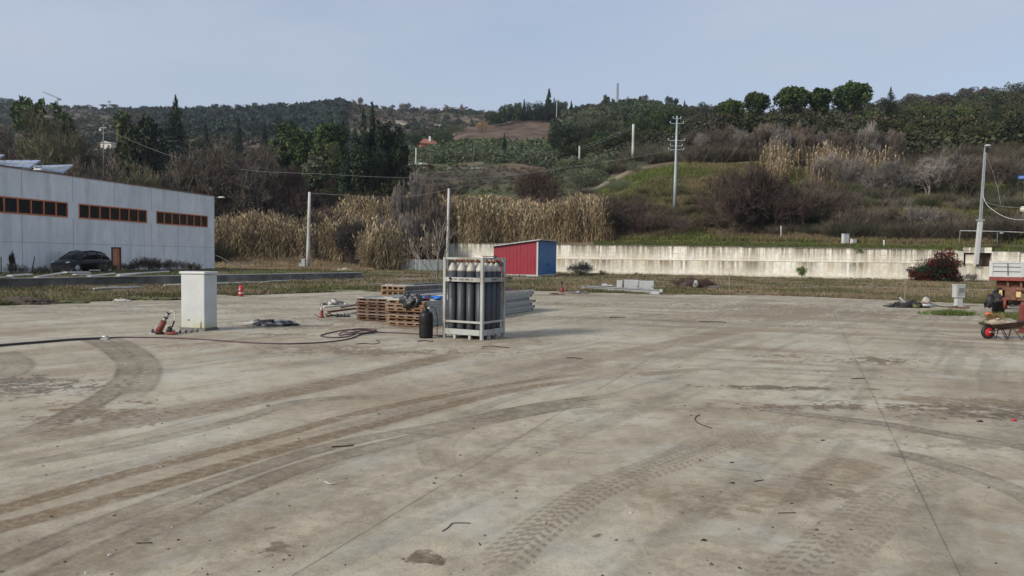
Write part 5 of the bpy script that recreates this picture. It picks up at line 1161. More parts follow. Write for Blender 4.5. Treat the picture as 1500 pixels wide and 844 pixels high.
# ------------------------------------------------------------------ car
def car(loc, rz, label):
    o = empty('parked_car', loc, rz, label, 'car')
    # x forward, stations: x, half width, z bottom, z belt
    st = [(-2.2, .70, .45, .78), (-2.12, .84, .32, .95), (-1.7, .90, .24, 1.02), (-.8, .92, .22, 1.02), (.3, .92, .22, 1.0), (1.0, .91, .22, .98), (1.5, .88, .24, .90), (1.95, .80, .3, .78), (2.2, .60, .42, .64)]
    m_ = MB(); n = 12; vs_ = []
    for x, w, z0, z1 in st:
        zm = (z0+z1)/2
        vs_ += [(x, s_*w*a_, z0+(z1-z0)*b_) for s_, a_, b_ in ((1,.0,0),(1,.85,0),(1,.98,.25),(1,1,.6),(1,.93,.93),(1,.8,1.02),(1,0,1.05),(-1,.8,1.02),(-1,.93,.93),(-1,1,.6),(-1,.98,.25),(-1,.85,0))]
    fs_ = [[i*n+k, i*n+(k+1) % n, (i+1)*n+(k+1) % n, (i+1)*n+k] for i in range(len(st)-1) for k in range(n)]
    fs_ += [list(range(n))[::-1], [(len(st)-1)*n+k for k in range(n)]]
    m_.add(vs_, fs_, True); m_.build('body', M['carpaint'], o)
    gh = [(-2.02, .72, .98, 1.0), (-1.75, .72, .98, 1.30), (-1.35, .70, 1.0, 1.50), (-.6, .68, 1.0, 1.60), (.15, .67, 1.0, 1.57), (.55, .68, 1.0, 1.44), (1.25, .72, .96, 1.0)]
    m_ = MB(); vs_ = []
    for x, w, z0, z1 in gh: vs_ += [(x, s_*w*(1+(.12 if b_ == 0 else (.0 if b_ < 1 else -.14))), z0+(z1-z0)*b_) for s_, b_ in ((1, 0), (1, .85), (1, 1), (-1, 1), (-1, .85), (-1, 0))]
    fs_ = [[i*6+k, i*6+(k+1) % 6, (i+1)*6+(k+1) % 6, (i+1)*6+k] for i in range(len(gh)-1) for k in range(6)]+[[5, 4, 3, 2, 1, 0], [36+k for k in range(6)]]
    m_.add(vs_, fs_, True); m_.build('window', M['darkglass'], o)
    m_ = MB(); r_ = [(-1.7, 1.33), (-1.3, 1.515), (-.6, 1.615), (.15, 1.585), (.5, 1.475)]
    for s_ in range(len(r_)-1):
        (xa, za), (xb, zb_) = r_[s_:s_+2]; m_.add([(xa, -.56, za), (xa, .56, za), (xb, .56, zb_), (xb, -.56, zb_)], [(0, 1, 2, 3)], True)
    m_.build('roof', M['carpaint'], o)
    for s_ in (-1, 1):
        m_ = MB(); m_.tube([(-1.75, s_*.66, 1.34), (-1.2, s_*.63, 1.545), (-.3, s_*.62, 1.62), (.35, s_*.63, 1.53), (1.2, s_*.76, 1.02)], .035, 6); m_.build('roof_rail', M['carpaint'], o)
        m_ = MB(); m_.bar((.35, s_*.76, 1.0), (.1, s_*.66, 1.55), .05); m_.bar((-.75, s_*.78, 1.0), (-.75, s_*.65, 1.58), .06); m_.build('pillar', M['carpaint'], o)
        m_ = MB(); m_.box((.75, s_*1.0, 1.04), (.12, .2, .14)); m_.build('mirror', M['carpaint'], o, .03)
        m_ = MB(); m_.lump((1.83, s_*.60, .74), (.28, .16, .085), 3, 12, .05); m_.build('headlight', M['lamp'], o)
        m_ = MB(); m_.box((-2.12, s_*.68, .86), (.1, .22, .14)); m_.build('tail_light', M['redbright'], o, .02)
        for xw in (-1.35, 1.38):
            m_ = MB(); Mx = Matrix.Translation((xw, s_*.83, .34))@Matrix.Rotation(PI/2, 4, 'X'); m_.lathe([(.22, -.11), (.32, -.11), (.345, -.06), (.345, .06), (.32, .11), (.22, .11)], n=20, M=Mx, cap=False); wo = m_.build('wheel', M['black'], o)
            m_ = MB(); m_.lathe([(.05, -.125), (.2, -.12), (.215, -.1), (.215, .1), (.2, .12), (.05, .125)], n=14, M=Mx); m_.build('rim', M['greymetal'], wo)
    return o
car((-32.0, 54.9, .44), bang, 'dark five door car parked along the grey building, headlight towards the camera')

# paint differs a little from one bottle to the next
_t = M['bottle'].node_tree; _b = _t.nodes['Principled BSDF']; _l = _b.inputs['Base Color'].links[0].from_socket
_oi = _t.nodes.new('ShaderNodeObjectInfo'); _mr = _t.nodes.new('ShaderNodeMapRange'); _mr.inputs[3].default_value = .7; _mr.inputs[4].default_value = 1.35; _h = _t.nodes.new('ShaderNodeHueSaturation')
_t.links.new(_oi.outputs['Random'], _mr.inputs[0]); _t.links.new(_mr.outputs[0], _h.inputs['Value']); _t.links.new(_l, _h.inputs['Color']); _t.links.new(_h.outputs[0], _b.inputs['Base Color'])
# ------------------------------------------------------------------ red and blue shed
A_ = Vector((2.56, 75.0, 0)); Bv = Vector((4.85, 81.8, 0)); sx_ = (A_-Bv).normalized()
sang = math.atan2((Bv-A_).y, (Bv-A_).x)       # local x runs along the blue side, away from the camera; local y to the left
sh = empty('shed', (A_.x, A_.y, .02), sang, 'red and blue metal clad shed with a sloping roof in front of the retaining wall', 'shed')
LX = (Bv-A_).length; WY = 4.75; hl, hr = 3.0, 3.62
m_ = MB(); m_.poly([(.04, 0.1, .22), (.04, WY, .22), (.04, WY, hl), (.04, 0.1, hr)], .08, (1, 0, 0)); m_.poly([(LX-.08, 0, .22), (LX-.08, WY, .22), (LX-.08, WY, hl), (LX-.08, 0, hr)], .08, (1, 0, 0)); m_.box((LX/2, WY-.04, (hl+.22)/2), (LX-.3, .08, hl-.22))
for i in range(12): m_.box((.03, .35+i*.38, (.24+hr-(hr-hl)*(.35+i*.38)/WY)/2), (.02, .02, hr-(hr-hl)*(.35+i*.38)/WY-.26))
m_.build('red_wall', M['red'], sh)
m_ = MB(); m_.box((LX/2+.1, .03, (.2+hr)/2), (LX-.3, .07, hr-.2)); m_.build('blue_wall', M['blue'], sh)
for k in range(2):
    m_ = MB(); x0 = .35+k*3.2; m_.box((x0+1.58, -.03, 1.9), (3.14, .04, 3.3)); 
    for i in range(7): m_.box((x0+.25+i*.44, -.055, 1.9), (.03, .02, 3.26))
    do = m_.build('door', M['blue'], sh); m_ = MB(); m_.tube([(x0+(2.9 if k == 0 else .25), -.10, 1.1), (x0+(2.9 if k == 0 else .25), -.10, 1.35)], .025, 6); m_.build('handle', M['black'], do)
m_ = MB(); m_.box((.0, .02, 1.8), (.12, .16, 3.55)); m_.build('corner_post', M['white'], sh)
m_ = MB(); m_.poly([(-.25, -.35, hr+.10), (-.25, WY+.2, hl+.02), (-.25, WY+.2, hl+.12), (-.25, -.35, hr+.20)], LX+.5, (1, 0, 0)); m_.build('roof', M['greymetal'], sh)
m_ = MB(); m_.box((LX/2, WY/2, .09), (LX+.1, WY+.1, .24)); m_.build('plinth', M['palegrey'], sh)
# ------------------------------------------------------------------ poles
def pole(name, pb, pt_, r0, r1, mat, label, cat_='pole', group=None):
    o = empty(name, pb, 0, label, cat_, group); b_ = Vector(pb); t_ = Vector(pt_)-b_
    m_ = MB(); m_.tube([(0, 0, -.3), t_*.33, t_*.66, t_], [r0, r0*.67+r1*.33, r0*.33+r1*.67, r1], 12); m_.build('shaft', mat, o); return o, t_
def on_ground(x, D): 
    X = (x-750)/F*D; return hz(X, D) if D > float(Dw((x-750)/F))+.1 else gzz(X, D)
def base(x, y, D): p = P(x, y, D); p.z = on_ground(x, D); return p
o, t_ = pole('light_pole', base(451, 382, 98), P(453.5, 281.5, 98), .27, .17, M['polegrey'], 'thick pale concrete pole standing in the dry reeds on the left')
m_ = MB(); m_.box((-.55, -.1, .9), (.45, .35, 1.1)); m_.build('meter_box', M['palegrey'], o, .02); m_ = MB(); m_.box((-.95, -.1, .55), (.3, .3, .7)); m_.build('small_box', M['palegrey'], o, .02)
o, t_ = pole('light_pole', base(655, 395, 98.5), P(657.5, 276, 98.5), .20, .15, M['polegrey'], 'white concrete pole with dark lamp head behind the cylinder rack')
m_ = MB(); m_.lathe([(.1, 0), (.30, .08), (.33, .3), (.2, .42)], c=tuple(t_), n=12); m_.build('lamp_head', M['black'], o)
wpt = wall_pt(.628)
lb_ = P(1429.5, 386, 77.0); lb_.z = 1.87
o = empty('street_lamp', lb_, 0, 'leaning lamp post with white concrete foot at the right end of the retaining wall', 'lamp post')
tt1 = P(1436, 324, 77)-lb_; tt2 = P(1443.5, 216, 77)-lb_
m_ = MB(); m_.bar((0, 0, -.05), tt1, .36, .34); m_.build('foot', M['white'], o)
m_ = MB(); m_.box(tt1+Vector((0, 0, .1)), (.62, .5, .14)); m_.build('collar', M['greymetal'], o)
m_ = MB()
for dx in (-.09, .09):
    m_.bar(tt1+Vector((dx, 0, 0)), tt2+Vector((dx*.6, 0, 0)), .085, .14)
for i in range(18):
    f0 = i/18; a_ = tt1.lerp(tt2, f0); k = 1-.5*f0; m_.bar(a_+Vector((-.09*k, 0, 0)), a_+Vector((.09*k, 0, 0)), .05)
m_.build('shaft', M['greymetal'], o)
m_ = MB(); m_.lump(tt2+Vector((.1, -.2, .15)), (.36, .26, .12), 4, 12, .08); m_.build('lamp_head', M['white'], o)
m_ = MB(); m_.box(tt2+Vector((.12, 0, -.28)), (.35, .3, .42)); m_.build('bracket', M['black'], o)
# pylon
pb = base(988, 302, 107); pt_ = P(991.8, 170, 107)
o, t_ = pole('power_pole', pb, pt_, .26, .11, M['polesteel'], 'tall blue grey steel power pole with cross arms on the grassy bank', 'power pole')
for y, w, nm_ in ((174, 1.1, 3), (181, 1.9, 3), (206, 2.3, 3), (214, 1.7, 2), (219.5, 2.2, 3)):
    c_ = P(991.8-(y-170)*.028, y, 107)-pb; m_ = MB(); m_.bar(c_+Vector((-w/2, 0, 0)), c_+Vector((w/2, -.15, 0)), .07); co_ = m_.build('cross_arm', M['polesteel'], o)
    m_ = MB()
    for k in range(nm_): m_.lathe([(.04, 0), (.09, .05), (.05, .12), (.09, .18), (.03, .26)], c=tuple(c_+Vector((-w/2+w*k/(nm_-1), -.05, .06))), n=8)
    i_ = m_.build('insulators', M['palegrey'], co_); i_['kind'] = 'stuff'
pole('concrete_post', base(927.3, 215, 150), P(927.8, 182, 150), .30, .22, M['polegrey'], 'square pale concrete post carrying wires above the grey saplings', 'post', 'wire posts on the slope')
pole('concrete_post', base(848.5, 232, 175), P(849, 214, 175), .24, .2, M['polegrey'], 'shorter pale post carrying wires left of the dark green round tree', 'post', 'wire posts on the slope')
o, t_ = pole('utility_pole', base(150.5, 270, 124), P(151.5, 182, 124), .10, .07, M['bark_grey'], 'thin grey utility pole rising behind the roof of the grey building', 'pole')
m_ = MB(); m_.bar(t_+Vector((-.55, 0, -.6)), t_+Vector((.55, 0, -.6)), .1); m_.box(t_+Vector((-.5, 0, -.95)), (.3, .3, .4)); m_.build('cross_arm', M['greymetal'], o)
pole('wooden_pole', base(609, 245, 214), P(609.5, 217, 214), .18, .14, M['plaster'], 'short tan pole beside the grey roofed barn', 'pole')
pole('wooden_pole', base(693, 268, 180), P(693.5, 218, 180), .10, .08, M['bark'], 'thin dark pole at the left of the olive grove field', 'pole')
pole('wooden_pole', base(717, 262, 190), P(717.3, 238, 190), .09, .07, M['bark'], 'smaller thin dark pole in the olive grove field', 'pole')
pole('wooden_pole', base(815, 176, 405), P(815.8, 149, 405), .22, .16, M['polegrey'], 'grey pole among the dark ridge trees', 'pole')
def wire(name, pts, r, label, mat='wire', cat_='wire', group='overhead wires', n=14):
    W_ = catmull([tuple(p) for p in pts], n); m_ = MB(); m_.tube([tuple(p) for p in W_], r, 5); return tag(m_.build(name, M[mat]), label, cat_, group)
wire('wire', [P(453.5, 283, 98), P(505, 286, 98), P(560, 289, 98), P(610, 286.5, 98.3), P(657, 278, 98.5)], .024, 'sagging wire between the two pale concrete poles')
wire('wire', [P(151, 188, 124), P(250, 228, 118), P(360, 249, 114), P(460, 254.5, 111), P(577, 260, 109), P(710, 260, 108), P(850, 243, 107), P(988, 220, 107)], .022, 'long wire across the valley reaching the lowest arm of the power pole')
wire('wire', [P(848.6, 216, 175), P(885, 203, 163), P(927, 185, 150)], .035, 'upper wire between the two pale posts on the slope')
wire('wire', [P(848.6, 219, 175), P(885, 206.5, 163), P(927, 188, 150)], .035, 'lower wire between the two pale posts on the slope')
wire('wire', [P(848.6, 216, 175), P(835, 226, 180), P(800, 243, 165), P(730, 262, 140), P(657, 278, 98.5)], .028, 'wire descending from the shorter pale post to the lamp headed pole')
wire('wire', [P(1443.5, 222, 77), P(1452, 245, 77), P(1461, 275, 76.8), P(1466, 300, 76)], .02, 'thin stay wire hanging from the top of the leaning lamp post')
wire('wire', [P(1439, 283, 77), P(1444, 297, 76.5), P(1452, 306, 75), P(1468, 316, 73), P(1486, 321.5, 71), P(1510, 322, 69)], .028, 'thick pale cable looping from the leaning lamp post to the right edge', 'white')
wire('wire', [P(1438, 294, 77), P(1460, 301, 75), P(1485, 304, 72), P(1515, 303, 69)], .024, 'flatter thin cable from the leaning lamp post to the right edge')
# lattice mast, crane, far antennas
def lattice(o, a_, b_, w, n, mat):
    m_ = MB(); a_ = Vector(a_); b_ = Vector(b_); ax = (b_-a_).normalized(); u_ = ax.orthogonal().normalized()*w/2; v_ = ax.cross(u_)
    cs = [u_+v_, u_-v_, -u_-v_, -u_+v_]
    for c_ in cs: m_.bar(a_+c_, b_+c_*.6, w*.13)
    for i in range(n):
        for k in range(4): m_.bar(a_.lerp(b_, i/n)+cs[k]*(1-.4*i/n), a_.lerp(b_, (i+1)/n)+cs[(k+1) % 4]*(1-.4*(i+1)/n), w*.08)
    return m_
p0 = base(904.5, 148, 498); o = empty('lattice_mast', p0, 0, 'slim lattice mast on the vineyard crest', 'mast'); lattice(o, (0, 0, -.5), P(905, 122, 498)-p0, 1.3, 14, None).build('frame', M['wire'], o)
p0 = base(160, 160, 800); o = empty('antenna_mast', p0, 0, 'far thin mast on the left skyline between two flat topped pines', 'mast'); m_ = lattice(o, (0, 0, -.5), P(160, 148, 800)-p0, 1.0, 8, None); m_.box(P(160, 149, 800)-p0, (4, .5, 1.2)); m_.build('frame', M['wire'], o)
p0 = base(84, 158, 805); o = empty('tower_crane', p0, 0, 'far tower crane with raised jib on the left skyline', 'crane'); t_ = P(84.3, 143, 805)-p0
lattice(o, (0, 0, -.5), t_, 1.3, 10, None).build('tower', M['wire'], o); lattice(o, P(88.5, 145.5, 805)-p0, P(63, 134.5, 805)-p0, 1.1, 22, None).build('jib', M['wire'], o); m_ = MB(); m_.box(P(87.6, 146, 805)-p0, (2.2, 1.5, 1.6)); m_.build('counterweight', M['darksheet'], o)
# ------------------------------------------------------------------ far houses
def house(x, y, D, w, h, dp, roof, wallm, roofm, label, rz=.2, wins_=2, name='house', rh=None, group='houses on the hills'):
    p0 = P(x, y, D); p0.z = min(p0.z, hz(p0.x, D)+.6); o = empty(name, p0, rz, label, 'house', group)
    m_ = MB(); m_.box((0, dp/2, h/2-.7), (w, dp, h+1.4)); m_.build('wall', M[wallm], o)
    rh = rh or w*.16; m_ = MB()
    if roof == 'gable': m_.poly([(-w/2-.4, -.5, h-.02), (w/2+.4, -.5, h-.02), (0, -.5, h+rh)], dp+1, (0, 1, 0))
    elif roof == 'hip': m_.add([(-w/2-.5, -.5, h), (w/2+.5, -.5, h), (w/2+.5, dp+.5, h), (-w/2-.5, dp+.5, h), (-w/4, dp/2, h+rh), (w/4, dp/2, h+rh)], [(3, 2, 1, 0), (0, 1, 5, 4), (1, 2, 5), (2, 3, 4, 5), (3, 0, 4)])
    else: m_.poly([(-w/2-.4, -.5, h), (w/2+.4, -.5, h+rh*.4), (w/2+.4, -.5, h+rh*.4+.3), (-w/2-.4, -.5, h+.3)], dp+1, (0, 1, 0))
    ro_ = m_.build('roof', M[roofm], o)
    for k in range(wins_):
        xx_ = -w/2+w*(k+.5)/wins_; m_ = MB(); m_.box((xx_, -.03, h*.5), (w*.10+.4, .08, h*.26)); wi = m_.build('window', M['darkglass'], o)
    return o, ro_
o, r_ = house(628, 221, 318, 7.2, 3.0, 7, 'hip', 'redwall', 'terracotta', 'red roofed house with a white chimney between two round trees', rz=.25, rh=2.6)
m_ = MB(); m_.box((.6, 1.5, 5.3), (.7, .7, 2.2)); m_.build('chimney', M['whiteplaster'], r_); m_ = MB(); m_.box((2.2, -1.2, 2.1), (4.2, 2.4, .2)); m_.bar((4, -2.2, -1), (4, -2.2, 2), .25); m_.build('porch', M['whiteplaster'], o)
house(667, 222, 320, 3.6, 2.2, 4, 'gable', 'redwall', 'terracotta', 'small red gabled outbuilding right of the dark round tree', rz=.1, wins_=1, rh=1.1)
house(613, 249, 208, 5.6, 1.5, 6, 'gable', 'darktimber', 'greymetal', 'low barn with a pale grey roof above the reeds', rz=-.25, wins_=1, rh=.7, name='barn')
house(664, 158, 832, 9, 4.2, 8, 'hip', 'whiteplaster', 'palesheet', 'white house on the far ridge right of the valley gap', rz=.3, wins_=3)
house(652, 163, 828, 7, 2.2, 5, 'flat', 'whiteplaster', 'palesheet', 'low white annex left of the white ridge house', rz=.5)
house(678, 161, 836, 6, 2.2, 5, 'flat', 'plaster', 'palesheet', 'pale low building right of the white ridge house', rz=.1)
house(117, 158.5, 806, 9, 3, 8, 'flat', 'plaster', 'palesheet', 'long pale flat building on the left skyline', rz=.1, wins_=3)
house(130, 159, 800, 5.5, 3.2, 6, 'gable', 'whiteplaster', 'terracotta', 'small white gabled house on the left skyline', rz=.4)
house(138, 162, 797, 5, 2.2, 6, 'flat', 'whiteplaster', 'darksheet', 'low white house with dark roof on the left skyline', rz=.2)
house(160, 161, 798, 6, 2.4, 6, 'flat', 'plaster', 'palesheet', 'pale house below the far thin mast', rz=.2)
house(246, 162, 795, 6, 4, 7, 'hip', 'plaster', 'terracotta', 'cream house touching the top of the tall cedar', rz=.2)
house(306, 160, 730, 7, 3, 6, 'flat', 'plaster', 'palesheet', 'pale house on the wooded ridge right of the cedar', rz=.2)
house(313, 163, 725, 4, 2, 5, 'flat', 'whiteplaster', 'palesheet', 'tiny white shed beside the pale ridge house', rz=-.2)
house(234, 208, 330, 4.6, 3.2, 6, 'hip', 'whiteplaster', 'palesheet', 'white house glimpsed between the dark pine and the tall cedar', rz=.3)
house(155, 206, 340, 5.5, 2.6, 6, 'gable', 'plaster', 'palesheet', 'pale house behind the thin utility pole', rz=-.2, wins_=2)
house(1490, 264, 150, 2.2, 1.6, 3, 'flat', 'plaster', 'palesheet', 'pale hut glimpsed at the right edge of the slope', rz=0, wins_=1) if False else None
# low pale walls and boulders in the middle distance
for k_, (x, y, D, w, h) in enumerate(((690, 262.5, 206, 11, .5), (674, 259, 212, 1.9, 1.5))):
    p0 = P(x, y, D); p0.z = hz(p0.x, D); m_ = MB()
    if k_ == 0: m_.bar((-w/2, 0, .1), (w/2, 1, .15), .5, h*.5)
    else: m_.lump((0, 0, .5), (w/2, .8, .9), 5, 14, .15)
    o = m_.build(['stone_kerb', 'hay_bale'][k_], M[['whiteplaster', 'tan'][k_]]); o.location = p0; tag(o, ['low pale kerb along the near edge of the olive field', 'rounded tan bale on the edge of the olive field'][k_], ['kerb', 'bale'][k_])
# ------------------------------------------------------------------ things on the bank
def std_box(name, x, y0, y1, D, w, dp, mat, label, cat_, group=None, front=False, lid=True):
    p0 = P(x, y1, D); p0.z = on_ground(x, D)-.05; h = P(x, y0, D).z-p0.z; o = empty(name, p0, .35 if x > 1200 else 0, label, cat_, group)
    m_ = MB(); m_.box((0, 0, h/2), (w, dp, h)); m_.build('body', M[mat], o, .02)
    if lid: m_ = MB(); m_.box((0, 0, h+.02), (w+.06, dp+.06, .04)); m_.build('lid', M['white'], o)
    m_ = MB(); m_.box((w*.3, -dp/2-.01, h*.5), (w*.08, .02, h*.18)); m_.build('latch', M['greymetal'], o); return o
std_box('meter_cabinet', 1238, 343, 357, 86.5, .78, .4, 'white', 'taller of the two white cabinets above the retaining wall', 'cabinet')
std_box('meter_cabinet', 1250, 350.5, 357, 86.3, .62, .4, 'white', 'lower of the two white cabinets above the retaining wall', 'cabinet')
for x, yt_, D, r, lb in ((1144, 331, 92, .06, 'thin pale stake standing alone on the grass above the wall'), (1295, 352, 84, .09, 'short white marker post above the wall')): pole('marker_post', base(x, 357, D), P(x, yt_, D), r, r, M['white'], lb, 'post')
fo = empty('lamp_stand', base(1405, 360, 82), 0, 'thin metal pipe frame with two small lamps above the wall end', 'frame'); bp_ = fo.location
m_ = MB(); m_.tube([(0, 0, -.2), P(1406.5, 338, 82)-bp_, P(1461, 339, 80)-bp_, P(1460.5, 362, 80)-bp_], .045, 6); m_.tube([P(1461, 339, 80)-bp_, P(1510, 341, 78)-bp_], .04, 6); m_.build('pipe', M['greymetal'], fo)
for x, y in ((1410.5, 339.5), (1467.5, 341.5)): m_ = MB(); m_.lump(P(x, y, 80.5)-bp_, (.26, .16, .08), 2, 10, .05); m_.build('lamp', M['white' if x > 1450 else 'black'], fo)
so_ = empty('road_sign', P(1502, 260, 100), 0, 'small blue sign on the slope at the right edge', 'sign'); so_.location.z -= 2
m_ = MB(); m_.box((0, 0, 2), (1.9, .06, .45)); m_.build('panel', M['signblue'], so_); m_ = MB(); m_.bar((0, .06, -4), (0, .06, 2.2), .07); m_.build('post', M['greymetal'], so_)
for i_, xx_ in enumerate((-.7, -.45, -.2, .15, .35, .6)): m_ = MB(); m_.box((xx_, -.04, 2.0+.02*(i_ % 2)), (.12, .012, .2)); m_.build('letter', M['white'], so_)
o = empty('cable_spool_cap', P(1499, 306, 92), 0, 'cream topped post at the right picture edge', 'post'); gz_ = on_ground(1499, 92)-o.location.z
m_ = MB(); m_.tube([(0, 0, gz_), (0, 0, -.4)], .12, 8); m_.build('post', M['polegrey'], o); m_ = MB(); m_.lathe([(.3, -.5), (.36, -.3), (.36, .1), (.2, .3)], n=12); m_.build('cap', M['plaster'], o); o.name = 'capped_post'
# ------------------------------------------------------------------ fences and heaps at the foot of the reeds
fx = [546, 557, 570, 583, 597, 609, 615, 622, 640, 655]; fo = empty('glazed_fence', base(546, 395, 100), 0, 'fence of grey translucent panels between white posts at the foot of the reeds', 'fence'); b0 = Vector(fo.location)
pts_ = [base(x, 395, 100-.018*(x-546)) for x in fx]
for i, p in enumerate(pts_):
    q = p-b0; m_ = MB(); m_.bar(q+Vector((0, 0, -.1)), q+Vector((0, 0, 1.62)), .10); m_.build('post', M['white' if i < 7 else 'greymetal'], fo)
    if i < len(pts_)-1:
        r_ = pts_[i+1]-b0; m_ = MB(); mid = (q+r_)/2; m_.bar(q+Vector((.06, 0, .8)), r_+Vector((-.06, 0, .8)), .04, 1.45); m_.build('panel', M['glasspane'], fo)
ro_ = empty('dark_hut', base(538, 392, 100.5), 0, 'low dark hut at the left end of the glazed fence', 'hut'); m_ = MB(); m_.box((-.1, 1, .7), (2.4, 1.8, 1.4)); m_.build('body', M['darkrust'], ro_); m_ = MB(); m_.box((.1, 1, 1.5), (3.2, 2.2, .12)); m_.build('roof', M['darksheet'], ro_)
wf = empty('wire_fence', base(330, 392, 95), 0, 'thin wire fence with dark stakes in front of the flattened straw', 'fence'); b0 = Vector(wf.location); fp_ = [base(x, 392, D) for x, D in ((330, 91), (352, 92), (375, 93), (398, 94), (425, 94.5), (432, 95), (470, 96), (500, 97), (528, 98))]
for p in fp_: q = p-b0; m_ = MB(); m_.bar(q+Vector((0, 0, -.1)), q+Vector((0, 0, 1.35)), .05); m_.build('post', M['darkrust'], wf)
m_ = MB()
for z in (.4, .8, 1.2):
    for p, q in zip(fp_[:-1], fp_[1:]): m_.bar(p-b0+Vector((0, 0, z)), q-b0+Vector((0, 0, z)), .015)
m_.build('wires', M['darksheet'], wf)
tag(wire('barrier_tape', [P(316, 374, 80), P(325, 378, 80), P(340, 386, 80), P(352, 388, 80), P(366, 385, 80), P(380, 381.5, 80)], .05, 'x', 'offwhite'), 'sagging white tape beside the far end of the grey building', 'tape'); bpy.data.objects['barrier_tape'].pop('group', None)
def heap(name, x, y, w, h, mats, label, cat_, seed, n=10, dp=None, sz=.16, kind_=None, z=0.0, long_=0):
    """a pile of irregular pieces, resting on the ground"""
    p0 = G(x, y, z); o = empty(name, p0, 0, label, cat_); g = rs(seed); dp = dp or w*.5
    for mi, mt in enumerate(mats):
        m_ = MB()
        for i in range(n):
            r_ = g.rand()**.6; an = g.rand()*6.28; px, py = math.cos(an)*r_*w/2, math.sin(an)*r_*dp/2; hz_ = h*(1-r_)*.9; s_ = sz*(.3+.8*g.rand())
            if g.rand() < long_: m_.bar((px-s_*2*g.rand()-.1, py, hz_*.6+.03), (px+s_*2.5*g.rand()+.1, py+s_*g.randn(), hz_*g.rand()+.04), .03+.02*g.rand())
            else: m_.lump((px, py, hz_*.8+s_*.25), (s_, s_*(.6+.5*g.rand()), s_*(.35+.35*g.rand())), int(g.randint(999)), 10, .35)
        m_.lump((0, 0, h*.15), (w*.42, dp*.42, h*.55), seed+mi, 16, .3) if mi == 0 else None
        m_.build(['mass', 'scraps', 'pieces', 'rags'][mi], M[mt], o)
    return o
heap('rubble_heap', 505, 399, 2.6, .45, ['ragwhite', 'rubble'], 'whitish rubble heap on the green strip beyond the low wall', 'rubble', 3, 14, sz=.3)
heap('soil_heap', 30, 445, 2.6, .34, ['dirt', 'darkrust'], 'dark heap of soil and twigs on the verge at the far left', 'heap', 5, 40, sz=.09, long_=.5)
heap('grass_clump', 102, 444, 1.6, .12, ['cut'], 'dark tuft of sod at the verge edge right of the soil heap', 'clump', 6, 16, sz=.07)
heap('grass_clump', 205, 439, 3.6, .16, ['cut', 'dirt'], 'long dark sod mound along the verge edge left of the white cabinet', 'clump', 7, 30, dp=.8, sz=.08)
heap('paper_litter', 178, 442, .7, .14, ['ragwhite'], 'two white scraps of litter by the long dark sod mound', 'litter', 8, 5, sz=.1)
# ------------------------------------------------------------------ long white boards on and by the low wall
def board(x0, y0, z0, x1, y1, z1, w, t_, mat, label, group='long white boards by the low wall', name='long_board'):
    a_ = G(x0, y0, z0); b_ = G(x1, y1, z1); o = empty(name, a_, 0, label, 'board', group); m_ = MB(); m_.bar((0, 0, 0), b_-a_, w, t_); m_.build('plank', M[mat], o)
    d_ = (b_-a_); m_ = MB(); m_.bar(d_*.0+Vector((0, 0, t_*.55+.008)), d_+Vector((0, 0, t_*.55+.008)), w*.12, .012); m_.build('rib', M['palegrey'], o); return o
Lz = .62
def lowpt(x): # depth of the low wall under photo column x
    t_ = (x-750)/F; s_ = (t_*la.y-la.x)/(math.cos(lang)-t_*math.sin(lang)); return Vector((la.x+math.cos(lang)*s_, la.y+math.sin(lang)*s_, 0))
def bd2(xa, za, xb, zb_, off0, off1, w, mat, label):
    a_ = lowpt(xa); b_ = lowpt(xb); a_ = a_-nrm_*off0; b_ = b_-nrm_*off1; a_.z = za; b_.z = zb_
    o = empty('long_board', a_, 0, label, 'board', 'long white boards by the low wall'); m_ = MB(); m_.bar((0, 0, 0), b_-a_, w, .05); m_.build('plank', M[mat], o)
    d_ = b_-a_; m_ = MB(); m_.bar(Vector((0, 0, .036)), d_+Vector((0, 0, .036)), w*.25, .02); m_.build('rib', M['palegrey'], o)
bd2(-20, .60, 18, .60, .25, -.2, .40, 'offwhite', 'white board on the low wall cut off by the left picture edge')
bd2(5, .69, 40, .74, .55, .2, .35, 'white', 'short white board lying over the leftmost boards')
bd2(40, .60, 96, .80, .75, -.1, .26, 'offwhite', 'tilted white board rising to the right in front of the parked car')
bd2(92, .82, 134, .80, .15, -.3, .34, 'white', 'white board lying level on the upper end of the tilted one')
bd2(100, .70, 128, .70, .5, .2, .26, 'offwhite', 'broken white board tucked under the level one')
bd2(118, .60, 165, .72, .7, .1, .30, 'offwhite', 'pale board overhanging the low wall below the parked car')
bd2(160, .60, 198, .72, .8, .3, .32, 'white', 'white board overhanging the low wall under the orange door')
bd2(170, .66, 248, .80, .2, -.1, .26, 'white', 'long white board pointing right towards the dark bushes')
def lying(x0, y0, x1, y1, r, mat, label):
    a_ = G(x0, y0, .12); b_ = G(x1, y1, .12); m_ = MB(); m_.tube([a_, a_.lerp(b_, .33)+Vector((0, 0, .03)), a_.lerp(b_, .66), b_], r, 8); return tag(m_.build('white_pipe', M[mat]), label, 'pipe', 'pipes on the verge')
lying(241, 418.5, 378, 413.5, .06, 'offwhite', 'long white pipe on the verge passing behind the white cabinet'); lying(382, 414, 432, 410.5, .05, 'offwhite', 'shorter white pipe on the verge right of the red extinguisher'); lying(137, 423.5, 205, 420.5, .05, 'polegrey', 'greyish pipe at the foot of the low wall')
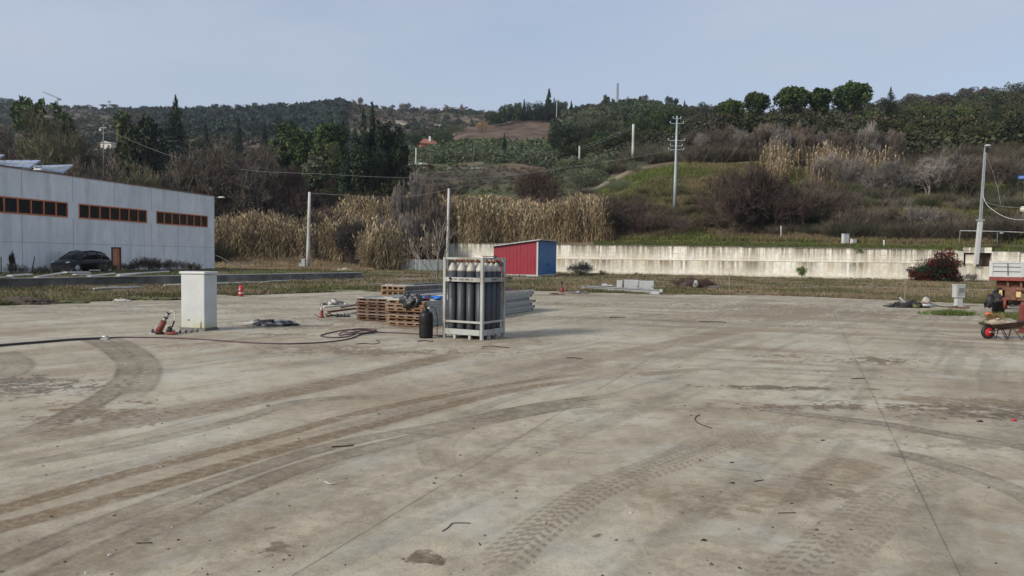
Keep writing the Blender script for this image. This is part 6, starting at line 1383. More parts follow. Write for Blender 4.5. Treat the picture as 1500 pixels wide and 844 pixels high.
# bushes in front of the building
k_ = [('thicket', 208, 374, 56.5, 34, 'dark bare bramble just right of the orange door'), ('thicket', 232, 376, 57.5, 36, 'dark bare bramble in the middle of the building foot'), ('thicket', 258, 378, 58.5, 34, 'dark bare bramble left of the white cabinet top'), ('thicket_green', 283, 383, 60, 20, 'small spiky bramble above the white cabinet'),
      ('thicket_green', 160, 384, 55, 26, 'low greenish weeds at the foot of the orange door'), ('thicket', 187, 384, 56, 22, 'low dark weeds between door and brambles'), ('thicket_green', 60, 388, 47.5, 24, 'small dark weed bush left of the parked car'),
      ('thicket_grey', 24, 384, 46, 30, 'dry weed bush at the left end of the building foot'), ('bare_red', 18.5, 366, 46, 9, 'tall dry plant stalk against the grey wall'), ('thicket_grey', 90, 386, 49.5, 30, 'dry weeds in front of the car bonnet')]
for kd, x, yt_, D, w, lb in k_:
    p = P(x, yt_, D); z = rz_(p.x, p.y); plant(kd, 'bramble_bush', 'bush', (p.x, p.y, z), p.z-z, w*D/F, lb, 'bushes along the building foot', sink=.05)
for x, yt_, yb_, D, lb in ((1.5, 376, 398, 47, 'dark stake at the far left edge'), (51, 376, 396, 48, 'leaning dark stake left of the parked car'), (148.5, 373, 390, 53, 'thin stake behind the parked car')):
    p = P(x, yt_, D); z = rz_(p.x, p.y); pole('fence_stake', (p.x-(.25 if x == 51 else 0), p.y, z), p, .035, .03, M['darkrust'], lb, 'stake', 'stakes on the raised ground')
mf = empty('mesh_panel', (-31.7, 50.3, .45), .1, 'thin wire mesh panel in front of the parked car', 'mesh fence')
m_ = MB()
for i in range(13): m_.bar((i*.1, 0, 0), (i*.1, 0, 1.5), .008)
for i in range(9): m_.bar((0, 0, .05+i*.18), (1.2, 0, .05+i*.18), .008)
m_.build('grid', M['darksheet'], mf)
# ------------------------------------------------------------------ young bare tree behind the stacks
g = rs(12); p0 = G(640, 412, .02)
S_ = grow(g, [(0, 0, 0)]*5, [(-.75, .1, .8), (-.3, .2, 1), (.02, 0, 1), (.28, .1, 1), (.1, .2, .9)], [1.9, 2.0, 2.2, 1.8, 1.6], [.065, .055, .07, .05, .045], 3, .38, .32, .07, .58, (1, 1), 1)
S_ = norm_fit(S_, 5.1, 4.6); lv = S_[:, 8]; e_ = empty('young_tree', p0, 0, 'leafless young tree with a spread of stems behind the stacked panels', 'tree'); v_, f_ = tubes_np(S_[lv <= 0][:, :8]*np.array([1]*6+[.8, .8]), 6); link('trunk', mesh_np('trunk', v_, f_, M['bark_grey'], True), e_); tw = S_[lv > 0].copy(); tw[:, 6:8] = np.clip(tw[:, 6:8]*.8, .018, .04); v_, f_ = tubes_np(tw[:, :8], 4); link('crown', mesh_np('crown', v_, f_, M['bark_grey'], True), e_)
# green and red bushes by the wall
p0 = P(1369, 413, 74.5)
e_ = plant('dark_round', 'red_bush', 'bush', (p0.x, p0.y, -.35), 2.9, 5.4, 'large domed bush with dark green and deep red leaves against the wall', sink=.1, rz=0)
for i, (kd, dx, dy, z_, h, w, mt) in enumerate((('dark_round', -.9, -.3, -.5, 2.3, 3.4, 'darkpine'), ('dark_round', 1.1, -.2, -.5, 2.7, 3.4, 'darkpine'), ('dark_round', .1, -.5, -.6, 2.2, 5.0, 'darkpine'), ('green_bush', .45, -.45, .25, 3.2, 2.9, 'redleaf'), ('green_bush', .6, -.8, -.5, 2.9, 4.0, 'redleaf'), ('green_bush', -1.5, -.9, -.5, 1.7, 2.4, 'redleaf'), ('green_bush', -2.65, -.6, -.3, 1.8, .7, 'redleaf'))):
    tr, cr_, _ = proto(kd, i % 3, 1.0); V_ = cr_[0]*np.array([w, w*.8, h])+np.array([dx, dy, z_+.45]); Fq = cr_[1]
    if mt == 'redleaf': k_ = rs(i).rand(len(Fq)) < .55; Fq = Fq[k_]
    link('red_foliage' if mt == 'redleaf' else 'dark_foliage', mesh_np('foliage', V_, Fq, M[mt]), e_)
for kd, x, yt_, D, w, lb in (('green_bush', 1175, 390, 81.5, 17, 'small green bush at the foot of the wall'), ('holm', 852, 391, 84, 46, 'low dark green weeds at the wall foot right of the shed'), ('thicket_grey', 850, 380, 84.5, 40, 'dry upright stalks over the weeds right of the shed'), ('dark_round', 883, 396, 84, 14, 'small dark sod bush right of the shed weeds'), ('thicket_green', 935, 398, 82, 12, 'tiny dark weed at the wall foot'), ('thicket_green', 745, 404, 62, 16, 'green weeds behind the right side of the cylinder rack'), ('thicket_grey', 1422, 398, 72, 18, 'dry weeds at the wall foot left of the trailer')):
    p = P(x, yt_, D); z = gzz(p.x, D); plant(kd, 'wall_bush', 'bush', (p.x, D, z), max(.3, p.z-z), w*D/F, lb, None, sink=.03)
p = P(1258, 361, 82.6); plant('green_bush', 'wall_bush', 'bush', (p.x, p.y, 2.7), .95, 1.3, 'small bush hanging over the wall top below the white cabinets', None, sink=0)
# ------------------------------------------------------------------ gas cylinder rack
Lc = Vector((-1.63, 17.42, 0)); RX, RY = 1.11, 1.03; rang = R(-30)
rk = empty('cylinder_rack', Lc, rang, 'grey steel transport rack full of dark gas cylinders with white shoulders', 'rack')
for x, y in ((.035, .035), (RX-.035, .035), (.035, RY-.035), (RX-.035, RY-.035)): m_ = MB(); m_.box((x, y, .95), (.07, .07, 1.9)); m_.build('post', M['rackgrey'], rk, .006)
def rail(z, h, nm_, w=.045, sides='fblr'):
    for s_ in sides:
        m_ = MB()
        if s_ in 'fb': y = .033 if s_ == 'f' else RY-.033; m_.box((RX/2, y-(.018 if s_ == 'f' else -.018)*(h > .09), z), (RX-.142, w, h))
        else: x = .033 if s_ == 'l' else RX-.033; m_.box((x, RY/2, z), (w, RY-.142, h))
        m_.build(nm_, M['rackgrey'], rk, .004)
rail(1.875, .05, 'top_rail'); rail(1.385, .10, 'name_band'); rail(.40, .05, 'lower_rail'); rail(.165, .13, 'base_rail')
m_ = MB()
for x in (.33, .75): m_.box((x, .045, .05), (.06, .07, .10)); m_.box((x, RY-.045, .05), (.06, .07, .10))
for y in (.35, .68): m_.box((RX-.045, y, .05), (.07, .05, .10))
m_.build('foot', M['rackgrey'], rk); m_ = MB(); m_.box((RX/2, RY/2, .20), (RX-.15, RY-.15, .03)); m_.build('deck', M['rust'], rk)
m_ = MB(); m_.box((RX*.74, RY-.12, 1.76), (RX*.46, .02, .13)); m_.build('sign_plate', M['black'], rk)
for body_, fr in (('C1967  B500  V980  A0', 'f'), ('B500  V980', 'r')):
    fc_ = bpy.data.curves.new('lettering', 'FONT'); fc_.body = body_; fc_.size = .062 if fr == 'f' else .05; fc_.extrude = .001; fc_.align_x = 'CENTER'; fc_.align_y = 'CENTER'; fc_.materials.append(M['black'])
    fo0 = bpy.data.objects.new('tmp', fc_); COL.objects.link(fo0); bpy.context.view_layer.update(); me_ = bpy.data.meshes.new_from_object(fo0.evaluated_get(bpy.context.evaluated_depsgraph_get())); bpy.data.objects.remove(fo0); fo_ = link('lettering', me_, rk)
    if fr == 'f': fo_.location = (RX/2, .033-.018-.0255, 1.385); fo_.rotation_euler = (PI/2, 0, 0)
    else: fo_.location = (RX-.033+.0255, RY/2, 1.385); fo_.rotation_euler = (PI/2, 0, PI/2)
m_ = MB()
for j in range(4):
    y = .15+j*.24; m_.tube([(.16, y, 1.80), (.42, y+.01, 1.815), (.7, y-.01, 1.80), (.96, y, 1.81)], .014, 6)
m_.tube([(.30, .12, 1.82), (.30, .9, 1.82)], .018, 6); m_.box((.30, .05, 1.845), (.10, .04, .03)); m_.tube([(.30, .1, 1.82), (.30, .06, 1.80), (.30, .06, 1.86)], .012, 6)
m_.build('manifold', M['brass'], rk)
m_ = MB(); m_.tube([(.24, -.012, 1.43), (.20, -.02, 1.32), (.17, -.02, 1.15), (.19, -.02, 1.0), (.24, -.02, .95), (.27, -.02, 1.1), (.25, -.02, 1.3), (.22, -.012, 1.42)], .006, 5); m_.lump((.22, -.03, 1.41), (.035, .015, .03), 3, 8); m_.build('tied_cord', M['black'], rk)
m_ = MB(); m_.bar((.47, RY-.03, 1.93), (.75, RY-.03, 1.93), .02); m_.lump((.82, RY-.03, 1.93), (.06, .04, .03), 5, 8, .3); m_.build('latch_bar', M['darkrust'], rk)
def make_cyl():
    o = empty('gas_cylinder', (0, 0, 0), 0, 'x', 'gas cylinder', 'dark cylinders with white shoulders in the rack')
    m_ = MB(); m_.lathe([(.09, 0), (.108, .015), (.112, .04), (.112, 1.36)], n=24); m_.build('body', M['bottle'], o)
    m_ = MB(); m_.lathe([(.1125, 1.36), (.110, 1.40), (.098, 1.44), (.078, 1.485), (.055, 1.52), (.04, 1.54), (.036, 1.56)], n=24); m_.build('shoulder', M['shoulder'], o)
    m_ = MB(); m_.lathe([(.03, 1.56), (.03, 1.575), (.018, 1.58), (.018, 1.62), (.026, 1.625), (.026, 1.64)], n=12); m_.tube([(0, -.02, 1.60), (0, -.055, 1.60)], .014, 8); v = m_.build('valve', M['brass'], o)
    m_ = MB(); m_.tube([(-.045, 0, 1.645), (.045, 0, 1.645)], .010, 8); m_.tube([(0, -.045, 1.645), (0, .045, 1.645)], .010, 8); m_.build('handwheel', M['darkrust'], v); return o
cy = None; ordn = ['first', 'second', 'third', 'fourth']; rown = ['front', 'second', 'third', 'back']
for j in range(4):
    for i in range(4):
        o = make_cyl() if cy is None else copy_tree(cy); cy = cy or o
        q = Matrix.Rotation(rang, 3, 'Z')@Vector((.165+i*.26, .165+j*.235, 0)); o.location = Lc+q+Vector((0, 0, .216)); o.rotation_euler.z = (i*1.7+j*2.3) % 6.28
        o['label'] = 'dark grey cylinder, %s from the left in the %s row of the rack' % (ordn[i], rown[j])
# ------------------------------------------------------------------ black gas bottle
o = empty('gas_bottle', G(624, 495), .2, 'short black gas bottle with a gauge standing left of the cylinder rack', 'gas bottle')
m_ = MB(); m_.lathe([(.13, .0), (.155, .01), (.16, .04), (.163, .06), (.160, .08), (.163, .10), (.165, .30), (.163, .32), (.166, .33), (.165, .5), (.157, .56), (.13, .605), (.08, .63), (.03, .64)], n=28); m_.build('body', M['blackgloss'], o)
m_ = MB(); an = [i*.2+.6 for i in range(24)]; vs_ = [(.085*math.cos(a_), .085*math.sin(a_), z) for z in (.62, .755) for a_ in an]; m_.add(vs_+[(v[0]*.93, v[1]*.93, v[2]) for v in vs_], [[i, i+1, 24+i+1, 24+i] for i in range(23)]+[[48+i+1, 48+i, 72+i, 72+i+1] for i in range(23)]+[[24+i, 24+i+1, 72+i+1, 72+i] for i in range(23)], True); m_.build('collar', M['blackgloss'], o)
m_ = MB(); m_.lathe([(.022, .63), (.022, .70), (.03, .705), (.03, .73)], n=10); m_.build('valve', M['brass'], o)
m_ = MB(); Mx = Matrix.Translation((.045, -.1, .715))@Matrix.Rotation(PI/2, 4, 'X'); m_.lathe([(.036, -.012), (.036, .012)], n=18, M=Mx); ga = m_.build('gauge', M['darksheet'], o); m_ = MB(); m_.lathe([(.029, .013), (.029, .015)], n=18, M=Mx); m_.build('dial', M['white'], ga)
m_ = MB(); m_.tube([(.03, 0, .69), (.12, -.02, .74), (.21, 0, .70), (.26, .02, .5), (.27, .03, .3), (.26, .05, .05), (.31, .0, .02), (.45, .05, .015)], .009, 6); m_.build('hose', M['black'], o)
m_ = MB(); m_.lump((-.06, -.02, .72), (.05, .05, .05), 2, 8, .4); m_.build('red_tap', M['redpaint'], o)
# ------------------------------------------------------------------ white utility cabinet
cN = Vector((-7.58, 18.2, 0)); cu = Vector((math.cos(R(163)), math.sin(R(163)), 0)); o = empty('utility_cabinet', cN+cu*.36+Vector((math.cos(R(73)), math.sin(R(73)), 0))*.245, R(-17), 'tall plain white utility cabinet with a lid and a small hole low on its front', 'cabinet')
m_ = MB(); m_.box((0, 0, .03), (.74, .50, .06)); m_.build('plinth', M['lowwall'], o)
m_ = MB(); m_.box((0, 0, .73), (.70, .47, 1.34)); cb = m_.build('body', None or M['white'], o, .02)
m_ = MB(); m_.box((0, 0, 1.435), (.77, .53, .07)); m_.build('lid', M['white'], o, .025)
m_ = MB(); m_.lathe([(.02, -.004), (.02, .004)], c=(0, 0, 0), n=14, M=Matrix.Translation((-.12, -.2375, .26))@Matrix.Rotation(PI/2, 4, 'X')); m_.build('hole', M['black'], o)
m_ = MB(); m_.add([(.22, -.2365, .06), (.27, -.2365, .06), (.262, -.2365, .22), (.24, -.2365, .24)], [(0, 1, 2, 3)]); m_.build('rust_run', M['cut'], o)
t = NT('cabinet_paint'); p = t.coord(); s = t.sep(p); bs = t.ramp(t.noise(2.5, 4, .6, p), [(.3, (.44, .46, .45)), (.7, (.53, .55, .54))]); gr_ = t.math('MULTIPLY', t.ramp(s[2], [(.06, 1.0), (.42, 0.0)]), t.ramp(t.noise(3.2, 4, .7, p), [(.38, 0.1), (.6, 1.0)]))
bs = t.mix(t.math('MULTIPLY', gr_, .75), bs, (.38, .36, .17)); t.b.inputs['Roughness'].default_value = .5; M['cab'] = t.col(bs); cb.data.materials[0] = M['cab']
# ------------------------------------------------------------------ stacks of formwork panels
ud = Vector((.407, .914, 0)); vd = Vector((.914, -.407, 0)); uang = math.atan2(vd.y, vd.x)
def panel(name, W_, L_, h, endm, sidem, topm, cells=4, plank=True):
    """local x across the end, y away from the camera"""
    o = empty(name, (0, 0, 0), uang, 'x', 'panel'); k = h
    for yy in (0.0, L_-.12, L_*.5):
        m_ = MB(); m_.box((W_/2, yy+.06, k*.17), (W_, .12, k*.24)); m_.box((W_/2, yy+.06, k*.83), (W_, .12, k*.20))
        for i in range(cells+1): m_.box((.05+(W_-.10)*i/cells, yy+.062, k*.5), (.10, .12, k*.46))
        m_.build('timber_end', M[endm], o)
    m_ = MB()
    for x in (.03, W_-.03):
        m_.box((x, L_/2, k*.2), (.055, L_-.26, k*.3)); m_.box((x, L_/2, k*.6), (.03, L_-.26, k*.42))
    m_.build('side_rail', M[sidem], o)
    m_ = MB(); m_.box((W_/2, L_/2, k*.92), (W_+.03, L_-.03, k*.17)); m_.build('sheet', M[topm], o); return o
def stack(base_, n, W_, L_, h, mats, label, group, seed, cells=4, top='palesheet'):
    g = rs(seed); wn_ = ['bottom', 'second', 'third', 'fourth', 'fifth', 'sixth', 'seventh', 'eighth']
    src = {}
    for i in range(n):
        last = i == n-1; key = (mats[i % len(mats)], last)
        if key not in src: src[key] = panel('formwork_panel', W_, L_, h, key[0], 'greymetal' if seed == 1 else 'darksheet', top if last else 'sheet', cells); o = src[key]
        else: o = copy_tree(src[key])
        d_ = vd*(g.randn()*.03)+ud*(g.randn()*.06); o.location = base_+d_+Vector((0, 0, .012+i*(h+.004))); o.rotation_euler.z = uang+g.randn()*.009
        o['group'] = group; o['label'] = (('bottom panel of ' if i == 0 else ('top panel of ' if last else wn_[i]+' panel from the ground in ')))+label
stack(Vector((-3.47, 20.4, 0)), 7, 1.2, 7.6, .094, ['timber', 'timber', 'timber', 'darktimber', 'timber'], 'the stack with pale orange timber ends', 'panels in the pale ended stack', 1)
stack(Vector((-4.62, 21.9, 0)), 7, 1.12, 6.2, .090, ['darktimber'], 'the stack with dark brown timber ends', 'panels in the dark ended stack', 4, 3)
stack(Vector((-6.30, 35.6, 0)), 2, 1.35, 3.9, .25, ['timber'], 'the stack farthest back, with big timber cells', 'panels in the farthest stack', 2, 4)
def flat_board(a_, b_, w, t_, mat, label, nm_='loose_board'):
    a_ = Vector(a_); b_ = Vector(b_); o = empty(nm_, a_, 0, label, 'board', 'loose boards on the stacks'); m_ = MB(); m_.bar((0, 0, t_/2), b_-a_+Vector((0, 0, t_/2)), w, t_); m_.build('plank', M[mat], o)
    m_ = MB(); m_.bar(Vector((0, 0, t_+.004)), (b_-a_)+Vector((0, 0, t_+.004)), w*.08, .006); m_.build('batten', M['darksheet'], o)
c0 = Vector((-6.30, 35.6, .52)); flat_board(c0+ud*.1+vd*.35, c0+ud*1.9+vd*.5, .45, .03, 'palesheet', 'pale board lying askew on the farthest stack'); flat_board(c0+ud*1.0+vd*.95, c0+ud*3.8+vd*1.0, .5, .06, 'darksheet', 'dark edged board on the right of the farthest stack')
c0 = Vector((-4.62, 21.9, .665)); flat_board(c0+ud*.05+vd*.1, c0+ud*2.6+vd*.7, .28, .025, 'palesheet', 'pale board across the top of the dark ended stack'); flat_board(c0+ud*.5+vd*.8, c0+ud*4.8+vd*.95, .3, .03, 'palesheet', 'long pale board along the right of the dark ended stack')
flat_board(c0+ud*2.0+vd*.2, c0+ud*5.6+vd*.3, .25, .03, 'darksheet', 'dark board along the left of the dark ended stack')
c0 = Vector((-3.47, 20.4, .70)); flat_board(c0+ud*2.6+vd*.35, c0+ud*7.3+vd*.6, .5, .03, 'palesheet', 'pale board along the far half of the pale ended stack'); flat_board(c0+ud*5.1+vd*.9, c0+ud*7.5+vd*.8, .45, .05, 'redpaint', 'dark red board at the right hand end of the pale ended stack') 
flat_board(c0+ud*4.3+vd*1.06, c0+ud*7.85+vd*1.12, .22, .05, 'palesheet', 'pale length overhanging the right side of the pale ended stack'); flat_board(c0+ud*5.2+vd*.2, c0+ud*7.7+vd*.35, .2, .09, 'darksheet', 'dark beam at the far end of the pale ended stack'); flat_board(c0+ud*.05+vd*.05, c0+ud*.1+vd*.55, .16, .05, 'palesheet', 'short pale block on the front edge of the pale ended stack')
# bag and clothes on the stack
bo = empty('black_bag', c0+ud*.05+vd*.72, uang, 'bulging black bag hanging over the front of the pale ended stack', 'bag')
m_ = MB(); m_.lump((0, -.05, -.03), (.23, .13, .18), 11, 22, .3); m_.lump((.25, 0, .0), (.13, .13, .19), 12, 20, .3); m_.lump((.12, .08, .03), (.3, .16, .06), 13, 20, .3); m_.build('body', M['bag'], bo); m_ = MB(); m_.tube([(-.1, -.1, .16), (-.02, -.15, .24), (.08, -.12, .20)], .014, 6); m_.build('strap', M['black'], bo)
bo = empty('blue_jacket', c0+ud*1.0+vd*.9, uang, 'crumpled bright and dark blue jacket beside the black bag', 'jacket')
m_ = MB(); m_.lump((-.15, .1, .04), (.36, .22, .055), 21, 22, .45); m_.build('lining', M['navycloth'], bo); m_ = MB(); m_.lump((.2, -.1, .06), (.15, .12, .04), 22, 20, .5); m_.lump((-.12, -.22, .03), (.12, .08, .05), 23, 12, .3); m_.build('sleeve', M['bluecloth'], bo)
bo = empty('red_tool', c0+ud*.35+vd*1.08, uang, 'small pinkish red tool beside the black bag', 'tool'); m_ = MB(); m_.lump((0, 0, .05), (.09, .07, .05), 31, 12, .3); m_.build('body', M['redpaint'], bo); m_ = MB(); m_.bar((0, 0, .05), (.2, .05, .03), .03); m_.build('handle', M['ragwhite'], bo)
# ------------------------------------------------------------------ hoses
def hose(name, px, r, mat, label, z=None, n=10):
    pts_ = [Vector((*G(x, y)[:2], (z or r)+.002+zz)) for x, y, zz in [(q+(0,))[:3] for q in px]]; W_ = catmull([tuple(p) for p in pts_], n); m_ = MB(); m_.tube([tuple(p) for p in W_], r, 7); return tag(m_.build(name, M[mat]), label, 'hose', 'hoses on the concrete')
hose('black_hose', [(-60, 514), (0, 508), (60, 503), (110, 499), (157, 497)], .026, 'hoseblack', 'black hose entering from the left picture edge')
hose('red_hose', [(152, 497), (170, 495.5), (200, 495.3), (250, 496), (300, 498.5), (350, 502), (400, 504.5), (450, 504), (490, 501), (515, 496.5), (528, 491), (545, 488.5), (552, 486.2), (540, 484.6), (515, 484.9, .02), (490, 487), (470, 492.4), (482, 495.2), (505, 494.8), (522, 491.5, .03), (520, 487.3, .04), (508, 487.5, .05), (497, 492, .02), (500, 493.8, .03), (518, 493, .05), (540, 490.2, .04), (551, 487.4, .04), (546, 485.6, .04), (522, 486.4, .06), (503, 490.4, .06), (515, 492.4, .07), (535, 489.5, .07), (560, 488), (600, 489.5), (640, 492.5), (652, 492.3)], .015, 'hose', 'dull red hose running right and coiling in front of the stacks')
m_ = MB(); a_ = G(154, 497); m_.lathe([(.03, -.06), (.042, -.05), (.042, .05), (.03, .06)], n=12, M=Matrix.Translation(a_+Vector((0, 0, .045)))@Matrix.Rotation(PI/2, 4, 'Y')); m_.box(a_+Vector((.03, -.08, .02)), (.16, .05, .03)); tag(m_.build('hose_coupling', M['greymetal']), 'metal coupling joining the black and the red hose', 'coupling')
# rusty pump with looping hose
po = empty('hand_pump', G(233, 490), 0, 'leaning rusty red hand pump with a looped pale hose left of the white cabinet', 'pump')
m_ = MB(); m_.tube([(-.02, 0, .05), (.12, .0, .32)], [.075, .07], 14); m_.build('barrel', M['redpaint'], po); m_ = MB(); m_.tube([(.125, 0, .33), (.2, 0, .46)], .045, 12); m_.tube([(.2, 0, .455), (.225, 0, .50)], .035, 10); m_.build('neck', M['ragwhite'], po)
m_ = MB(); m_.tube([(.155, 0, .385), (.175, 0, .425)], .05, 12); m_.tube([(.22, 0, .49), (.235, 0, .52)], .042, 12); m_.build('ring', M['black'], po)
m_ = MB(); W_ = catmull([(.23, 0, .50), (.29, .0, .56), (.36, 0, .52), (.375, .0, .38), (.33, 0, .24), (.29, 0, .12), (.27, 0, .05)], 8); m_.tube([tuple(p) for p in W_], .014, 8); m_.build('hose', M['plaster'], po)
m_ = MB(); W_ = catmull([(.36, .0, .33), (.31, 0, .19), (.24, 0, .14), (.19, 0, .06)], 6); m_.tube([tuple(p) for p in W_], .02, 8); m_.lump((.25, 0, .10), (.07, .06, .09), 4, 12, .2); m_.lump((.0, 0, .04), (.12, .07, .045), 5, 12, .3); m_.build('fitting', M['black'], po)
co_ = empty('pipe_manifold', G(245, 490), 0, 'low pipe with five upright fittings between the pump and the white cabinet', 'pipe'); m_ = MB()
e1 = G(290, 486.3)-G(245, 490); e1.z = 0
m_.tube([(-.1, 0, .03), e1+Vector((0, 0, .03))], .018, 8); m_.box((-.28, 0.02, .012), (.3, .1, .024)); m_.build('pipe', M['ragwhite'], co_)
for i in range(5): q = e1*(.22+.19*i); m_ = MB(); m_.tube([q+Vector((0, 0, .0)), q+Vector((0, 0, .085))], .026, 8); m_.build('fitting', M['darksheet'], co_)
m_ = MB(); m_.lump((.12, -.05, .035), (.16, .06, .035), 8, 12, .2); m_.build('rusty_piece', M['redpaint'], co_)
m_ = MB(); m_.lathe([(.03, 0), (.03, .11), (.02, .12)], c=(0, 0, 0), n=10); oo = m_.build('small_fitting', M['darksheet']); oo.location = G(223.5, 489); tag(oo, 'small dark fitting standing left of the hand pump', 'fitting')
# red fire extinguisher
fe = empty('fire_extinguisher', G(353, 434.5), 0, 'bright red fire extinguisher standing at the yard edge', 'extinguisher'); m_ = MB(); m_.lathe([(.085, 0), (.1, .02), (.1, .42), (.08, .47), (.04, .5)], n=18); m_.build('body', M['redbright'], fe)
m_ = MB(); m_.lathe([(.1015, .13), (.1015, .2)], n=18, cap=False); m_.box((-.03, -.1, .33), (.08, .02, .07)); m_.build('label', M['white'], fe); m_ = MB(); m_.tube([(0, 0, .5), (0, 0, .55)], .03, 8); m_.box((-.04, 0, .56), (.16, .04, .03)); m_.build('valve', M['redpaint'], fe); m_ = MB(); m_.tube([(-.03, 0, .53), (-.12, 0, .48), (-.125, 0, .2)], .013, 6); m_.build('hose', M['black'], fe)
# tarpaulin heap
heap('tarpaulin_heap', 395, 476.5, 1.45, .16, ['raggrey', 'ragwhite', 'black'], 'flat crumpled heap of grey and white tarpaulin on the concrete', 'tarpaulin', 41, 18, dp=.7, sz=.11, long_=.15)
# scrap left of the stacks
heap('scrap_heap', 490, 447, 1.0, .22, ['raggrey', 'ragwhite'], 'heap of white and grey rags behind the loose poles', 'scrap', 43, 14, dp=.5, sz=.11)
def stick(x0, y0, z0, x1, y1, z1, w, mat, label, nm_='loose_pole', grp='loose poles beside the stacks', cat_='pole', wob=0):
    a_ = G(x0, y0, z0); b_ = G(x1, y1, z1); m_ = MB(); mid = a_.lerp(b_, .5)+Vector((wob, wob, 0)); m_.tube([(0, 0, 0), mid-a_, b_-a_], [w, w*.9, w*.8], 7); o = m_.build(nm_, M[mat]); o.location = a_; return tag(o, label, cat_, grp)
stick(480, 457, .03, 533, 450, .03, .035, 'darktimber', 'dark pole on the ground pointing at the dark ended stack'); stick(478, 463, .03, 531, 457.5, .03, .03, 'darkrust', 'nearest thin dark pole beside the dark ended stack'); stick(485, 461, .04, 530, 459.5, .04, .025, 'ragwhite', 'thin pale pole beside the dark ended stack')
stick(474, 449.5, .04, 512, 447, .05, .04, 'offwhite', 'whitish pole in front of the rags'); stick(500, 450, .05, 540, 444, .3, .045, 'darkrust', 'dark pole propped on the dark ended stack')
jo = empty('red_jack', G(471, 465.5), 0, 'small orange red jack with a pale cap left of the stacks', 'jack'); m_ = MB(); m_.lathe([(.085, 0), (.085, .04), (.06, .06), (.06, .2), (.045, .22)], n=14); m_.build('base', M['redpaint'], jo); m_ = MB(); m_.lathe([(.045, .22), (.05, .27), (.02, .33)], n=12); m_.tube([(0, 0, .3), (.02, 0, .44)], .018, 7); m_.build('cap', M['ragwhite'], jo); m_ = MB(); m_.tube([(-.1, 0, .03), (-.2, -.05, .12), (-.22, -.05, .05)], .012, 6); m_.tube([(.1, 0, .1), (.25, 0, .14), (.4, .0, .05)], .02, 6); m_.build('lever', M['darkrust'], jo)
co_ = empty('clamp_strip', G(496, 464.5), 0, 'short strip of dark clamps on the ground left of the stacks', 'clamps'); m_ = MB(); m_.bar((-.1, 0, .03), (.35, .1, .03), .05)
for i in range(4): m_.lump((i*.11-.05, .0, .06), (.045, .04, .05), i, 8, .2)
m_.build('body', M['darksheet'], co_)
# ------------------------------------------------------------------ objects near the far edge of the yard
po = empty('red_pot', G(823, 428.5), 0, 'small red can with a dark post behind the yard edge', 'can'); m_ = MB(); m_.lathe([(.12, 0), (.13, .02), (.13, .24), (.10, .28)], n=16); m_.build('body', M['redpaint'], po); m_ = MB(); m_.tube([(0, 0, .3), (0, 0, .55)], .03, 8); m_.lump((0, 0, .58), (.07, .07, .06), 2, 10, .1); m_.build('post', M['black'], po)
bo = empty('steel_beam', G(851, 424.5), 0, 'long pale grey steel beam lying at the far yard edge', 'beam'); d_ = G(966, 431.5)-G(851, 424.5); m_ = MB(); 
for z, h in ((.02, .03), (.13, .19), (.24, .03)): m_.bar(Vector((0, 0, z)), d_+Vector((0, 0, z)), .2 if h < .1 else .03, h)
m_.build('profile', M['greymetal'], bo); m_ = MB(); m_.bar(Vector((.1, .02, .262)), d_*.98+Vector((0, .02, .262)), .05, .012); m_.build('dark_strip', M['darksheet'], bo)
lbs = ['narrow pale cabinet standing left of the two wide ones at the yard edge', 'middle wide pale cabinet at the yard edge', 'right hand wide pale cabinet at the yard edge']
for (x, w, h, dp, ry_), lb in zip(((909.5, .34, .62, .3, 428), (927, .86, .62, .35, 427), (949.5, .86, .58, .35, 427.6)), lbs):
    p0 = G(x, ry_); o = empty('electrical_cabinet', p0+Vector((0, .5, 0)), -.12, lb, 'cabinet', 'pale cabinets at the far yard edge'); m_ = MB(); m_.box((0, dp/2, .05+h/2), (w, dp, h)); m_.build('body', M['palegrey'], o, .012); m_ = MB(); m_.box((0, -.012, .05+h/2), (w-.06, .02, h-.08)); do = m_.build('door', M['palegrey'], o, .008); m_ = MB(); m_.box((w*.4, -.03, .05+h*.4), (.04, .02, .1)); m_.build('latch', M['darksheet'], do)
    m_ = MB(); m_.box((0, dp/2, .03), (w-.08, dp-.04, .05)); m_.build('foot', M['darksheet'], o)
wo = empty('white_bench', G(889, 423.5), -.1, 'small white metal tray on legs left of the pale cabinets', 'tray'); m_ = MB(); m_.box((0, 0, .24), (.7, .3, .06)); m_.box((-.15, 0, .3), (.3, .25, .08)); m_.build('tray', M['white'], wo, .01)
for x in (-.28, .3): m_ = MB(); m_.bar((x, 0, 0), (x*.9, 0, .22), .05); m_.build('leg', M['greymetal'], wo)
o = empty('white_drum', G(968, 430.5), 0, 'small white cap like drum at the right end of the steel beam', 'drum'); m_ = MB(); m_.lathe([(.1, 0), (.12, .1), (.11, .22), (.05, .26)], n=14); m_.build('body', M['white'], o); m_ = MB(); m_.lump((-.35, .05, .1), (.18, .12, .1), 3, 10, .3); m_.build('dark_lump', M['darksheet'], o)
heap('scrap_bits', 848, 430, 1.3, .12, ['raggrey', 'greymetal'], 'scattered grey metal bits left of the steel beam', 'scrap', 51, 10, dp=.6, sz=.08, long_=.6)
heap('scrap_bits', 817, 431.5, .7, .06, ['darkrust'], 'dark scraps on the concrete below the red can', 'scrap', 52, 8, dp=.3, sz=.06, long_=.4)
